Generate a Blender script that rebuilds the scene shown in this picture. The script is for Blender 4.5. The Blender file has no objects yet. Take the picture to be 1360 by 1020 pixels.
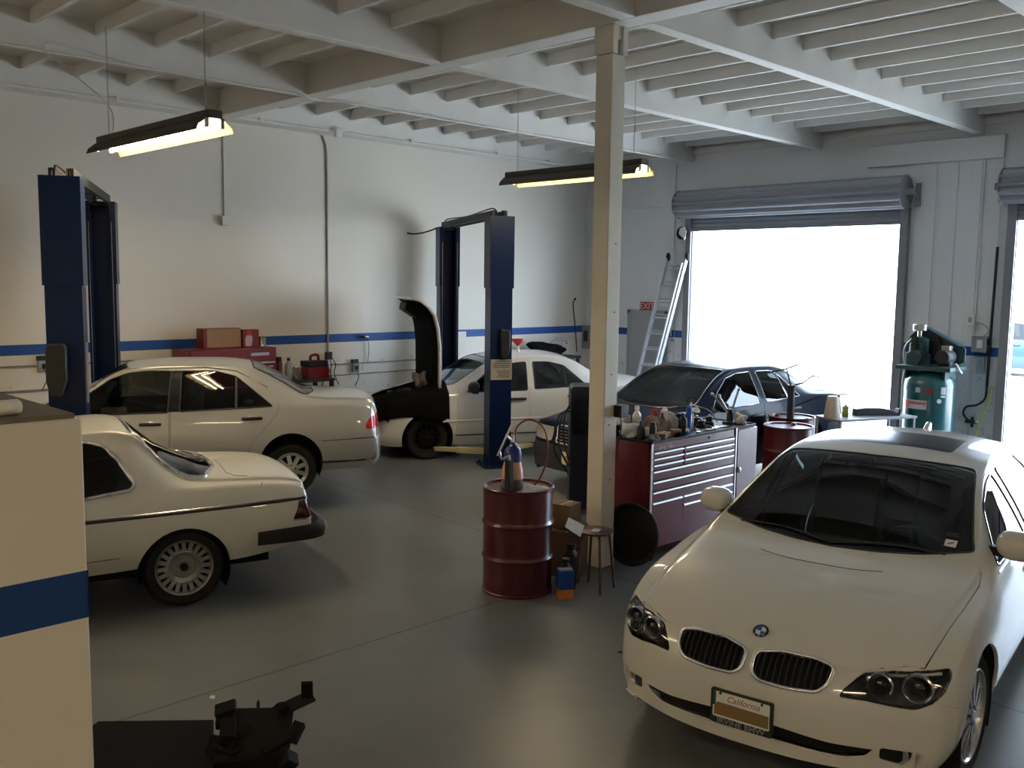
import bpy, bmesh, math, random
import numpy as np
from mathutils import Vector, Matrix
from mathutils.bvhtree import BVHTree
from math import pi, sin, cos, radians as rad

scene = bpy.context.scene
COL = scene.collection
rnd = random.Random(7)

# ------------------------------------------------------------------ materials
def mat(name, col, rough=.5, metal=0., spec=.5, coat=0., coat_rough=.05, noise=0., nscale=6., bump=0., bscale=60., emit=None, estr=0., alpha=None, trans=0., ior=1.45, sheen=0.):
    m = bpy.data.materials.new(name); m.use_nodes = True
    nt = m.node_tree; b = nt.nodes['Principled BSDF']
    c = (*col, 1.)
    b.inputs['Base Color'].default_value = c
    b.inputs['Roughness'].default_value = rough
    b.inputs['Metallic'].default_value = metal
    b.inputs['Specular IOR Level'].default_value = spec
    b.inputs['Coat Weight'].default_value = coat
    b.inputs['Coat Roughness'].default_value = coat_rough
    b.inputs['Transmission Weight'].default_value = trans
    b.inputs['IOR'].default_value = ior
    if emit:
        b.inputs['Emission Color'].default_value = (*emit, 1.)
        b.inputs['Emission Strength'].default_value = estr
    tc = nt.nodes.new('ShaderNodeTexCoord')
    if noise > 0:
        n = nt.nodes.new('ShaderNodeTexNoise'); n.inputs['Scale'].default_value = nscale
        n.inputs['Detail'].default_value = 5.
        r = nt.nodes.new('ShaderNodeMapRange')
        r.inputs['To Min'].default_value = 1 - noise; r.inputs['To Max'].default_value = 1 + noise * .6
        mx = nt.nodes.new('ShaderNodeMix'); mx.data_type = 'RGBA'; mx.blend_type = 'MULTIPLY'
        mx.inputs[0].default_value = 1.; mx.inputs[6].default_value = c
        nt.links.new(tc.outputs['Object'], n.inputs['Vector'])
        nt.links.new(n.outputs['Fac'], r.inputs['Value'])
        nt.links.new(r.outputs[0], mx.inputs[7])
        nt.links.new(mx.outputs[2], b.inputs['Base Color'])
    if bump > 0:
        n2 = nt.nodes.new('ShaderNodeTexNoise'); n2.inputs['Scale'].default_value = bscale
        bp = nt.nodes.new('ShaderNodeBump'); bp.inputs['Strength'].default_value = bump
        bp.inputs['Distance'].default_value = .01
        nt.links.new(tc.outputs['Object'], n2.inputs['Vector'])
        nt.links.new(n2.outputs['Fac'], bp.inputs['Height'])
        nt.links.new(bp.outputs[0], b.inputs['Normal'])
    return m

def glass_mat(name, tint, refl=1.0, rough=.0):
    """thin tinted pane: transparent body + fresnel reflection"""
    m = bpy.data.materials.new(name); m.use_nodes = True
    nt = m.node_tree; nt.nodes.clear()
    o = nt.nodes.new('ShaderNodeOutputMaterial')
    t = nt.nodes.new('ShaderNodeBsdfTransparent'); t.inputs[0].default_value = (*tint, 1)
    g = nt.nodes.new('ShaderNodeBsdfGlossy'); g.inputs['Roughness'].default_value = rough
    g.inputs['Color'].default_value = (refl, refl, refl, 1)
    f = nt.nodes.new('ShaderNodeFresnel'); f.inputs['IOR'].default_value = 1.52
    mx = nt.nodes.new('ShaderNodeMixShader')
    nt.links.new(f.outputs[0], mx.inputs[0]); nt.links.new(t.outputs[0], mx.inputs[1])
    nt.links.new(g.outputs[0], mx.inputs[2]); nt.links.new(mx.outputs[0], o.inputs[0])
    return m

M = {}
M['wall'] = mat('white_wall_paint', (.73, .725, .72), .65, noise=.07, nscale=1.3, bump=.08, bscale=25)
M['ceil'] = mat('white_ceiling_paint', (.76, .735, .69), .6, noise=.08, nscale=2.5, bump=.1, bscale=18)
M['column'] = mat('cream_column_paint', (.70, .655, .56), .5, noise=.12, nscale=5, bump=.12, bscale=14)
M['partition'] = mat('cream_partition_paint', (.66, .60, .50), .6, noise=.04, nscale=2, bump=.05, bscale=40)
M['dust'] = mat('dusty_top_board', (.16, .135, .10), .9, noise=.35, nscale=9, bump=.2, bscale=30)
M['stripe'] = mat('blue_stripe_paint', (.005, .042, .165), .45, noise=.06, nscale=3)
M['pvc'] = mat('white_pvc', (.72, .69, .60), .35, noise=.05)
M['black'] = mat('black_plastic', (.012, .012, .013), .45)
M['blackgloss'] = mat('black_gloss', (.008, .008, .009), .12, coat=.5)
M['rubber'] = mat('black_rubber', (.007, .007, .007), .75, bump=.1, bscale=50)
M['dark'] = mat('dark_shadow_trim', (.006, .006, .006), .9)
M['iron'] = mat('dull_black_iron', (.010, .010, .010), .7, spec=.15, noise=.2, nscale=12)
M['ironplate'] = mat('oily_iron_plate', (.022, .021, .019), .75, spec=.15, noise=.25, nscale=14)
M['charcoal'] = mat('charcoal_metal', (.022, .024, .025), .55, noise=.2, nscale=8)
M['steel'] = mat('bare_steel', (.42, .42, .43), .32, metal=.9, noise=.15, nscale=9)
M['chrome'] = mat('chrome', (.86, .86, .86), .22, metal=1.)
M['darkchrome'] = mat('dull_chrome', (.36, .36, .38), .22, metal=1.)
M['alu'] = mat('aluminium', (.58, .60, .63), .35, metal=.75, noise=.1, nscale=8)
M['alu_rim'] = mat('alloy_rim', (.52, .52, .51), .3, metal=.8, noise=.1, nscale=10)
M['greysteel'] = mat('galvanised_curtain', (.30, .31, .335), .45, metal=.35)
M['greypaint'] = mat('grey_paint', (.25, .25, .27), .5, noise=.1, nscale=4)
M['doorgrey'] = mat('grey_door_paint', (.34, .34, .36), .5, noise=.05, nscale=3)
M['white'] = mat('white_plastic', (.72, .72, .70), .4)
M['paper'] = mat('white_paper', (.72, .70, .66), .8, noise=.1, nscale=20)
M['liftblue'] = mat('navy_lift_paint', (.0026, .012, .050), .36, spec=.22, coat=.12, coat_rough=.15, noise=.25, nscale=4, bump=.04, bscale=30)
M['navy'] = mat('dark_navy_paint', (.006, .011, .026), .4, noise=.2, nscale=5)
M['maroon'] = mat('maroon_drum_paint', (.078, .007, .012), .32, coat=.4, coat_rough=.15, noise=.25, nscale=6, bump=.06, bscale=12)
M['boxred'] = mat('burgundy_box_paint', (.130, .011, .021), .3, coat=.5, coat_rough=.1, noise=.1, nscale=5)
M['red'] = mat('red_paint', (.17, .008, .011), .35, coat=.3, noise=.15, nscale=6)
M['brightred'] = mat('bright_red_plastic', (.55, .02, .02), .3)
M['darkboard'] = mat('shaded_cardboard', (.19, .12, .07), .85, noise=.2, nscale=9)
M['blackmatte'] = mat('dark_roof_glass', (.010, .010, .013), .22, spec=.18)
M['cardboard'] = mat('cardboard', (.34, .21, .12), .85, noise=.18, nscale=9)
M['wood'] = mat('raw_wood', (.42, .33, .20), .7, noise=.25, nscale=7)
M['cream'] = mat('cream_lift_arm', (.52, .44, .24), .5, noise=.25, nscale=8)
M['bluebox'] = mat('blue_box_print', (.015, .07, .30), .4)
M['orange'] = mat('orange_print', (.62, .20, .04), .45)
M['bluecap'] = mat('blue_plastic', (.02, .03, .20), .35)
M['brightblue'] = mat('bright_blue_plastic', (.03, .12, .62), .35)
M['fluid'] = mat('pink_amber_fluid_bottle', (.72, .36, .25), .3, trans=0., coat=.4)
M['greyfluid'] = mat('smoky_fluid_bottle', (.13, .11, .10), .3, coat=.4)
M['rag'] = mat('grey_rag', (.14, .13, .12), .95, noise=.3, nscale=15, bump=.5, bscale=25)
M['whiterag'] = mat('off_white_rag', (.50, .48, .45), .95, noise=.3, nscale=15, bump=.5, bscale=25)
M['brownrag'] = mat('brown_rag', (.22, .15, .12), .95, noise=.35, nscale=15, bump=.5, bscale=25)
M['yellowrag'] = mat('pale_yellow_cloth', (.58, .54, .34), .9, noise=.2, nscale=15, bump=.4, bscale=25)
M['tan'] = mat('tan_plastic', (.50, .44, .34), .5, noise=.1)
M['yellow'] = mat('yellow_rubber', (.62, .52, .05), .45)
M['green'] = mat('teal_compressor_paint', (.010, .088, .098), .28, coat=.5, coat_rough=.1, noise=.12, nscale=5)
M['palegreen'] = mat('dusty_teal_paint', (.032, .078, .084), .45, noise=.2, nscale=9)
M['mesh'] = mat('dark_cloth', (.006, .006, .007), .95, spec=.1, noise=.3, nscale=12, bump=.4, bscale=20)
M['brown'] = mat('brown_patch', (.22, .14, .055), .7)
M['signred'] = mat('sign_red', (.36, .03, .05), .5)
M['signpink'] = mat('sign_letter_pink', (.62, .45, .46), .5)
M['labelred'] = mat('label_red', (.42, .02, .05), .5)
M['gold'] = mat('olive_yellow_can', (.33, .30, .05), .4)
M['silvercan'] = mat('silver_can', (.50, .50, .47), .25, metal=.8)
M['reflector'] = mat('dusty_enamel_reflector', (.17, .152, .072), .5)
M['hood_brown'] = mat('dusty_dark_reflector_back', (.060, .048, .038), .6, noise=.25, nscale=8)
M['tube'] = mat('lit_fluorescent_tube', (.9, .9, .85), .4, emit=(1., .80, .53), estr=30.)
M['glassdark'] = glass_mat('car_glass_dark', (.10, .12, .12))
M['glass'] = glass_mat('car_glass_green', (.42, .47, .45))
M['glassws'] = glass_mat('windshield_tint', (.24, .30, .30), .75)
M['glassmid'] = glass_mat('car_glass_mid', (.30, .32, .31))
M['glassclear'] = glass_mat('clear_lens', (.75, .75, .72))
M['taillens'] = mat('red_tail_lens', (.62, .012, .010), .12, coat=.6)
M['darktail'] = mat('dark_red_tail_lens', (.05, .006, .006), .12, coat=.6)
M['amber'] = mat('amber_lens', (.6, .25, .03), .15, coat=.5)
M['headlens'] = mat('ribbed_headlamp_glass', (.47, .46, .40), .18, coat=.6, noise=.3, nscale=40)
M['leather'] = mat('black_leather', (.018, .018, .019), .5)
M['greyleather'] = mat('grey_leather', (.10, .10, .10), .5)
M['lining'] = mat('grey_headlining', (.05, .05, .052), .9)

# ------------------------------------------------------------------ mesh builder
class MB:
    def __init__(s, M=None):
        s.bm = bmesh.new(); s.mi = 0; s.M = M or Matrix()
    def add(s, vs, fs):
        bv = [s.bm.verts.new(s.M @ Vector(v)) for v in vs]
        for f in fs:
            try:
                k = s.bm.faces.new([bv[i] for i in f]); k.material_index = s.mi
            except ValueError:
                pass
        return bv
    def box(s, x0, y0, z0, x1, y1, z1):
        v = [(x, y, z) for z in (z0, z1) for y in (y0, y1) for x in (x0, x1)]
        s.add(v, [(0, 2, 3, 1), (4, 5, 7, 6), (0, 1, 5, 4), (2, 6, 7, 3), (0, 4, 6, 2), (1, 3, 7, 5)])
        return s
    def cbox(s, cx, cy, cz, dx, dy, dz):
        return s.box(cx - dx / 2, cy - dy / 2, cz - dz / 2, cx + dx / 2, cy + dy / 2, cz + dz / 2)
    def bar(s, p, q, w, h, up=(0, 0, 1)):
        """rectangular bar from p to q"""
        p, q = Vector(p), Vector(q); d = (q - p).normalized(); u = Vector(up)
        if abs(d.dot(u)) > .98: u = Vector((1, 0, 0))
        a = d.cross(u).normalized(); b = a.cross(d).normalized()
        vs = [e + a * (w / 2 * i) + b * (h / 2 * j) for e in (p, q) for i, j in ((-1, -1), (1, -1), (1, 1), (-1, 1))]
        s.add(vs, [(0, 1, 2, 3), (7, 6, 5, 4), (0, 4, 5, 1), (1, 5, 6, 2), (2, 6, 7, 3), (3, 7, 4, 0)])
        return s
    def prism(s, poly, a, b, ax='z'):
        f = {'z': lambda p, h: (p[0], p[1], h), 'y': lambda p, h: (p[0], h, p[1]), 'x': lambda p, h: (h, p[0], p[1])}[ax]
        n = len(poly)
        s.add([f(p, a) for p in poly] + [f(p, b) for p in poly],
              [tuple(range(n)), tuple(range(2 * n - 1, n - 1, -1))] + [(i, (i + 1) % n, n + (i + 1) % n, n + i) for i in range(n)])
        return s
    def lathe(s, prof, o=(0, 0, 0), ax=(0, 0, 1), seg=32, arc=2 * pi, a0=0., u=None):
        """prof: list of (radius, height along ax)"""
        d = Vector(ax).normalized(); o = Vector(o)
        if u is None:
            u = Vector((1, 0, 0)) if abs(d.x) < .9 else Vector((0, 1, 0))
        u = Vector(u); a = (u - d * u.dot(d)).normalized(); b = d.cross(a)
        full = arc > 2 * pi - 1e-4; n = seg if full else seg + 1
        vs = []; idx = []
        for r, h in prof:
            if r < 1e-6 and full:
                idx.append([len(vs)] * n); vs.append(o + d * h)
            else:
                row = []
                for k in range(n):
                    t = a0 + arc * k / seg; row.append(len(vs)); vs.append(o + d * h + a * (r * cos(t)) + b * (r * sin(t)))
                idx.append(row)
        fs = []
        for i in range(len(prof) - 1):
            for k in range(seg):
                q = [idx[i][k], idx[i][(k + 1) % n], idx[i + 1][(k + 1) % n], idx[i + 1][k]]
                q2 = []
                for e in q:
                    if e not in q2: q2.append(e)
                if len(q2) > 2: fs.append(tuple(q2))
        s.add(vs, fs)
        return s
    def cyl(s, p, q, r, r2=None, seg=20):
        p, q = Vector(p), Vector(q); L = (q - p).length
        r2 = r if r2 is None else r2
        return s.lathe([(0, 0), (r, 0), (r2, L), (0, L)], p, q - p, seg)
    def tube(s, pts, r, seg=8, closed=False):
        pts = [Vector(p) for p in pts]; n = len(pts)
        if n < 2: return s
        rr = r if isinstance(r, (list, tuple)) else [r] * n
        rows = []; prev = None
        for i, p in enumerate(pts):
            if closed: t = pts[(i + 1) % n] - pts[i - 1]
            else: t = pts[min(i + 1, n - 1)] - pts[max(i - 1, 0)]
            if t.length < 1e-9: t = Vector((0, 0, 1))
            t.normalize()
            if prev is None:
                u = Vector((0, 0, 1)) if abs(t.z) < .9 else Vector((1, 0, 0))
            else: u = prev
            u = (u - t * u.dot(t))
            if u.length < 1e-6: u = t.orthogonal()
            u.normalize(); prev = u; v = t.cross(u)
            rows.append([p + u * (rr[i] * cos(2 * pi * k / seg)) + v * (rr[i] * sin(2 * pi * k / seg)) for k in range(seg)])
        vs = [v for row in rows for v in row]; fs = []
        for i in range(n if closed else n - 1):
            j = (i + 1) % n
            for k in range(seg):
                fs.append((i * seg + k, i * seg + (k + 1) % seg, j * seg + (k + 1) % seg, j * seg + k))
        if not closed:
            fs.append(tuple(range(seg - 1, -1, -1))); fs.append(tuple((n - 1) * seg + k for k in range(seg)))
        s.add(vs, fs)
        return s
    def ball(s, c, r, seg=16, rings=10):
        r = (r, r, r) if not isinstance(r, (tuple, list)) else r
        c = Vector(c); vs = []; 
        prof = [(sin(pi * i / rings), -cos(pi * i / rings)) for i in range(rings + 1)]
        idx = []
        for rr, h in prof:
            if rr < 1e-6: idx.append([len(vs)] * seg); vs.append(c + Vector((0, 0, h * r[2])))
            else:
                row = []
                for k in range(seg):
                    t = 2 * pi * k / seg; row.append(len(vs)); vs.append(c + Vector((rr * cos(t) * r[0], rr * sin(t) * r[1], h * r[2])))
                idx.append(row)
        fs = []
        for i in range(rings):
            for k in range(seg):
                q = [idx[i][k], idx[i][(k + 1) % seg], idx[i + 1][(k + 1) % seg], idx[i + 1][k]]; q2 = []
                for e in q:
                    if e not in q2: q2.append(e)
                if len(q2) > 2: fs.append(tuple(q2))
        s.add(vs, fs)
        return s
    def blob(s, c, r, seed=0, amp=.25, seg=36, rings=22, flat=True):
        """crumpled lump (rags, bags)"""
        g = random.Random(seed); k0 = len(s.bm.verts)
        s.ball((0, 0, 0), 1., seg, rings)
        s.bm.verts.ensure_lookup_table()
        ph = [(g.uniform(1.5, 5), g.uniform(1.5, 5), g.uniform(1.5, 5), g.uniform(0, 6), g.uniform(.4, 1)) for _ in range(7)]
        MI = s.M.inverted()
        for v in s.bm.verts[k0:]:
            p = MI @ v.co; d = 0
            for a, b, cc, t, w in ph: d += w * sin(a * p.x + t) * sin(b * p.y + t * 1.7) * cos(cc * p.z + t * .6)
            for a, b, cc, t, w in ph[:4]: d -= .5 * w * abs(sin(3.1 * a * p.x + 2.2 * b * p.y + t) * sin(2.3 * cc * p.z + 1.9 * b * p.x + t))
            p = p * (1 + amp * d * .6)
            q = Vector((c[0] + p.x * r[0], c[1] + p.y * r[1], c[2] + p.z * r[2]))
            if flat: q.z = max(q.z, c[2] - r[2] * .55)
            v.co = s.M @ q
        return s
    def build(s, name, mats, parent=None, smooth=38, bevel=0., loc=None, segs=2):
        bm = s.bm
        bmesh.ops.recalc_face_normals(bm, faces=bm.faces[:])
        th = rad(smooth)
        for f in bm.faces: f.smooth = smooth > 0
        for e in bm.edges:
            if len(e.link_faces) == 2: e.smooth = e.calc_face_angle(0) < th
        me = bpy.data.meshes.new(name); bm.to_mesh(me); bm.free()
        for m in (mats if isinstance(mats, (list, tuple)) else [mats]): me.materials.append(m)
        o = bpy.data.objects.new(name, me); COL.objects.link(o)
        if parent is not None: o.parent = parent
        if loc is not None: o.location = loc
        if bevel > 0:
            md = o.modifiers.new('Bevel', 'BEVEL'); md.width = bevel; md.segments = segs
            md.limit_method = 'ANGLE'; md.angle_limit = rad(50); md.harden_normals = False
        return o

def tag(o, label=None, cat=None, group=None, kind=None):
    if label: o['label'] = label
    if cat: o['category'] = cat
    if group: o['group'] = group
    if kind: o['kind'] = kind
    return o

def thing(name, label, cat, loc=(0, 0, 0), rz=0., group=None, scale=1.):
    o = bpy.data.objects.new(name, None); COL.objects.link(o)
    o.empty_display_size = .1
    o.location = loc; o.rotation_euler = (0, 0, rz); o.scale = (scale,) * 3
    return tag(o, label, cat, group)

def dup(o, parent=None, loc=None, rz=None):
    c = o.copy(); COL.objects.link(c)
    if parent is not None: c.parent = parent
    if loc is not None: c.location = loc
    if rz is not None: c.rotation_euler = (0, 0, rz)
    for ch in [k for k in o.children]: dup(ch, c)
    return c

def struct(o): o['kind'] = 'structure'; return o

def text_mesh(txt, size, depth=.001, shear=0., align='CENTER', offset=0.):
    cu = bpy.data.curves.new('lettering', 'FONT'); cu.body = txt; cu.size = size; cu.extrude = depth
    cu.align_x = align; cu.align_y = 'CENTER'; cu.shear = shear; cu.offset = offset
    cu.resolution_u = 3
    o = bpy.data.objects.new('lettering', cu); COL.objects.link(o)
    dg = bpy.context.evaluated_depsgraph_get(); dg.update()
    me = bpy.data.meshes.new_from_object(o.evaluated_get(dg))
    bpy.data.objects.remove(o); bpy.data.curves.remove(cu)
    return me

def text_obj(name, txt, size, m, parent, loc, right, up, depth=.001, shear=0., align='CENTER', sx=1., offset=0.):
    """lettering lying in the plane spanned by right / up"""
    me = text_mesh(txt, size, depth, shear, align, offset)
    r = Vector(right).normalized(); u = Vector(up).normalized(); n = r.cross(u)
    T = Matrix(((r.x * sx, u.x, n.x, loc[0]), (r.y * sx, u.y, n.y, loc[1]), (r.z * sx, u.z, n.z, loc[2]), (0, 0, 0, 1)))
    me.transform(T); me.materials.clear(); me.materials.append(m); me.name = name
    o = bpy.data.objects.new(name, me); COL.objects.link(o)
    if parent is not None: o.parent = parent
    return o

def sag(p, q, drop, n=14):
    p, q = Vector(p), Vector(q)
    return [p.lerp(q, t / n) - Vector((0, 0, drop * 4 * (t / n) * (1 - t / n))) for t in range(n + 1)]

def spline(pts, n=8, closed=False):
    P = [Vector(p) for p in pts]; out = []; N = len(P)
    for i in range(N if closed else N - 1):
        a = P[i - 1] if (closed or i > 0) else P[0]; b = P[i]; c = P[(i + 1) % N]
        d = P[(i + 2) % N] if (closed or i + 2 < N) else P[-1]
        for k in range(n):
            t = k / n
            out.append(.5 * ((2 * b) + (c - a) * t + (2 * a - 5 * b + 4 * c - d) * t * t + (3 * b - a - 3 * c + d) * t ** 3))
    if not closed: out.append(P[-1])
    return out

def rpoly(pts, r=.03, n=4, keep=()):
    """round the corners of a 2-D polygon; keep = indices left sharp"""
    out = []; N = len(pts)
    for i in range(N):
        p = np.array(pts[i], float); a = np.array(pts[i - 1], float); b = np.array(pts[(i + 1) % N], float)
        if i in keep: out.append(tuple(p)); continue
        da = a - p; db = b - p; la = np.linalg.norm(da); lb = np.linalg.norm(db)
        rr = min(r, la * .45, lb * .45); A = p + da / la * rr; B = p + db / lb * rr
        for k in range(n + 1):
            t = k / n; out.append(tuple((1 - t) ** 2 * A + 2 * t * (1 - t) * p + t * t * B))
    return out
M['dulloy'] = mat('dull_alloy', (.30, .29, .275), .32, metal=.75, noise=.15, nscale=10)
M['blackrim'] = mat('black_hubcap', (.004, .004, .004), .6, spec=.2)
# ------------------------------------------------------------------ car bodies
def pchip(x, y):
    x = np.array(x, float); y = np.array(y, float); h = np.diff(x); d = np.diff(y) / h; n = len(x)
    m = np.zeros(n)
    for i in range(1, n - 1):
        if d[i - 1] * d[i] > 0:
            w1 = 2 * h[i] + h[i - 1]; w2 = h[i] + 2 * h[i - 1]
            m[i] = (w1 + w2) / (w1 / d[i - 1] + w2 / d[i])
    m[0] = d[0]; m[-1] = d[-1]
    def f(t):
        t = min(max(t, x[0]), x[-1]); i = min(max(int(np.searchsorted(x, t)) - 1, 0), n - 2)
        s = (t - x[i]) / h[i]
        return ((1 + 2 * s) * (1 - s) ** 2 * y[i] + s * (1 - s) ** 2 * h[i] * m[i] + s * s * (3 - 2 * s) * y[i + 1] + s * s * (s - 1) * h[i] * m[i + 1])
    return f

def crom(P, n):
    """centripetal-ish Catmull-Rom through 2-D points"""
    P = [np.array(p, float) for p in P]; out = []
    for i in range(len(P) - 1):
        b, c = P[i], P[i + 1]; L = np.linalg.norm(c - b)
        def tan(k):
            if k == 0: return (P[1] - P[0]) / max(np.linalg.norm(P[1] - P[0]), 1e-6)
            if k == len(P) - 1: return (P[-1] - P[-2]) / max(np.linalg.norm(P[-1] - P[-2]), 1e-6)
            u = P[k] - P[k - 1]; w = P[k + 1] - P[k]; lu = max(np.linalg.norm(u), 1e-6); lw = max(np.linalg.norm(w), 1e-6)
            t = u / lu * lw + w / lw * lu; return t / max(np.linalg.norm(t), 1e-6)
        ta, tb = tan(i) * L, tan(i + 1) * L
        for k in range(n[i]):
            s = k / n[i]
            out.append((1 + 2 * s) * (1 - s) ** 2 * b + s * (1 - s) ** 2 * ta + s * s * (3 - 2 * s) * c + s * s * (s - 1) * tb)
    out.append(P[-1])
    return out

class CarShape:
    COLS = ('zlow', 'ysill', 'zmax', 'ymax', 'zbelt', 'ybelt', 'zcant', 'ycant', 'ztop')
    def __init__(s, rows, bf, br, step=.07, pw=2.6, corner=(.05, .035), shoulder=.035):
        rows = sorted(rows); xs = [r[0] for r in rows]
        s.f = {c: pchip(xs, [r[i + 1] for r in rows]) for i, c in enumerate(s.COLS)}
        s.x0, s.x1 = xs[0], xs[-1]; s.bf, s.br, s.pw, s.corner, s.sh = bf, br, pw, corner, shoulder
        s.W = max(r[4] for r in rows)
        S = set(xs); x = s.x0
        while x < s.x1:
            S.add(x); d = min(x - s.x0, s.x1 - x); x += .014 if d < .10 else (.03 if d < .35 else step)
        S = sorted(S); st = [S[0]]
        for v in S[1:]:
            if v - st[-1] > .006: st.append(v)
        s.st = st
        bm = bmesh.new(); grid = []
        for x in st:
            grid.append([bm.verts.new(s.warp(x, p[0], p[1])) for p in s.sect(x)])
        for i in range(len(st) - 1):
            for j in range(len(grid[0]) - 1):
                bm.faces.new((grid[i][j], grid[i][j + 1], grid[i + 1][j + 1], grid[i + 1][j]))
        # end caps
        for end, row in ((0, grid[0]), (1, grid[-1])):
            x = st[0] if end == 0 else st[-1]; zl = s.f['zlow'](x); K = 3
            cols = []
            for v in row:
                c = [v]
                for k in range(1, K + 1):
                    z = v.co.z + (zl - v.co.z) * k / K
                    c.append(bm.verts.new((v.co.x, v.co.y, z)) if v is not row[0] else v)
                cols.append(c)
            for j in range(len(cols) - 1):
                for k in range(K):
                    q = [cols[j][k], cols[j][k + 1], cols[j + 1][k + 1], cols[j + 1][k]]
                    q2 = []
                    for e in q:
                        if e not in q2: q2.append(e)
                    if len(q2) > 2:
                        try: bm.faces.new(q2)
                        except ValueError: pass
        bmesh.ops.dissolve_degenerate(bm, dist=1e-5, edges=bm.edges[:])
        bmesh.ops.recalc_face_normals(bm, faces=bm.faces[:])
        # outward check
        tot = sum(f.normal.y * f.calc_area() for f in bm.faces)
        if tot < 0: bmesh.ops.reverse_faces(bm, faces=bm.faces[:])
        s.bm = bm; s.lay = bm.faces.layers.int.new('part')
        bm.normal_update()
        vn = []
        for v in bm.verts:
            n = v.normal.copy()
            if abs(v.co.y) < 1e-4: n.y = 0; n.normalize()
            vn.append(n)
        bm.verts.index_update(); bm.faces.ensure_lookup_table()
        s.base_v = [v.co.copy() for v in bm.verts]; s.base_n = vn
        s.base_f = [[v.index for v in f.verts] for f in bm.faces]
        s.bvh = BVHTree.FromPolygons(s.base_v, s.base_f)
        s.trims = []
    def sect(s, x):
        g = {c: f(x) for c, f in s.f.items()}
        zl, ys, zm, ym, zb, yb, zc, yc, zt = (g[c] for c in s.COLS)
        h = zm - zl
        P = [(ys, zl), (ys + (ym - ys) * .72, zl + h * .30), (ym, zm), (yb + (ym - yb) * .45, zm + (zb - zm) * .72), (yb, zb)]
        out = crom(P, [4, 4, 4, 3])[:-1]
        # glass / fender top
        for k in range(6):
            t = k / 6; bow = .012 * 4 * t * (1 - t) * min(1, max(0, (zc - zb) / .2))
            out.append(np.array((yb + (yc - yb) * t + bow, zb + (zc - zb) * t)))
        cw, ch = s.corner; ch = min(ch, .55 * max(zt - zc, 0.))
        y4, z4 = yc - cw, zc + ch
        for k in range(4):
            t = k / 4 * pi / 2
            out.append(np.array((y4 + cw * cos(t), zc + ch * sin(t))))
        for k in range(11):
            y = y4 * (1 - k / 10)
            out.append(np.array((y, z4 + (zt - z4) * (1 - (y / y4) ** 2.1))))
        return out
    def warp(s, x, y, z):
        for (xa, amt), xe in ((s.bf, s.x1), (s.br, s.x0)):
            t = (x - xa) / (xe - xa)
            if t > 0: x -= math.copysign(amt, xe - xa) * t ** 1.5 * (abs(y) / s.W) ** s.pw
        return Vector((x, y, z))
    def ray(s, o, d):
        o = Vector(o); d = Vector(d); m = o.y < 0 and abs(d.y) < 1e-9
        if abs(d.y) < 1e-9: o.y = max(abs(o.y), 1e-4)
        p, n, i, _ = s.bvh.ray_cast(o, d)
        if p is None: return None, None
        n = s.norm(p)
        if m: p = Vector((p.x, -p.y, p.z)); n = Vector((n.x, -n.y, n.z))
        return p, n
    def side(s, x, z):
        p, n = s.ray((x, 3, z), (0, -1, 0)); return p, n
    def norm(s, p):
        q, n, i, _ = s.bvh.find_nearest(p)
        f = s.base_f[i]; acc = Vector()
        for k in f: acc += s.base_n[k] / max((s.base_v[k] - p).length_squared, 1e-8)
        return acc.normalized()
    def cut(s, part, proj, poly, flt=None, trim=None):
        """cut the skin along a polygon seen along one axis and give the faces inside a part number"""
        bm = s.bm; A, B = {'xz': (0, 2), 'xy': (0, 1), 'yz': (1, 2)}[proj]
        lo = (min(p[0] for p in poly) - .002, min(p[1] for p in poly) - .002); hi = (max(p[0] for p in poly) + .002, max(p[1] for p in poly) + .002)
        def ok(f):
            a = [v.co[A] for v in f.verts]; b = [v.co[B] for v in f.verts]
            return max(a) >= lo[0] and min(a) <= hi[0] and max(b) >= lo[1] and min(b) <= hi[1] and (flt is None or flt(f.calc_center_median(), f.normal))
        cand = set(f for f in bm.faces if ok(f)); n = len(poly)
        for k in range(n):
            p, q = poly[k], poly[(k + 1) % n]
            e0 = (min(p[0], q[0]) - .001, min(p[1], q[1]) - .001); e1 = (max(p[0], q[0]) + .001, max(p[1], q[1]) + .001)
            sel = []
            for f in cand:
                a = [v.co[A] for v in f.verts]; b = [v.co[B] for v in f.verts]
                if max(a) >= e0[0] and min(a) <= e1[0] and max(b) >= e0[1] and min(b) <= e1[1]: sel.append(f)
            if not sel: continue
            co = Vector((0, 0, 0)); co[A], co[B] = p; no = Vector((0, 0, 0)); no[A] = q[1] - p[1]; no[B] = p[0] - q[0]
            if no.length < 1e-7: continue
            geom = set(sel)
            for f in sel: geom.update(f.edges); geom.update(f.verts)
            r = bmesh.ops.bisect_plane(bm, geom=list(geom), dist=1e-6, plane_co=co, plane_no=no.normalized())
            cand.update(g for g in r['geom'] if isinstance(g, bmesh.types.BMFace))
            cand = set(f for f in cand if f.is_valid)
        res = []
        for f in cand:
            c = f.calc_center_median(); x, y = c[A], c[B]; ins = False
            for k in range(n):
                (xa, ya), (xb, yb) = poly[k], poly[(k + 1) % n]
                if (ya > y) != (yb > y) and x < (xb - xa) * (y - ya) / (yb - ya) + xa: ins = not ins
            if ins: f[s.lay] = part; res.append(f)
        return res
    def faces(s, parts): return [f for f in s.bm.faces if f[s.lay] in parts]
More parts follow.
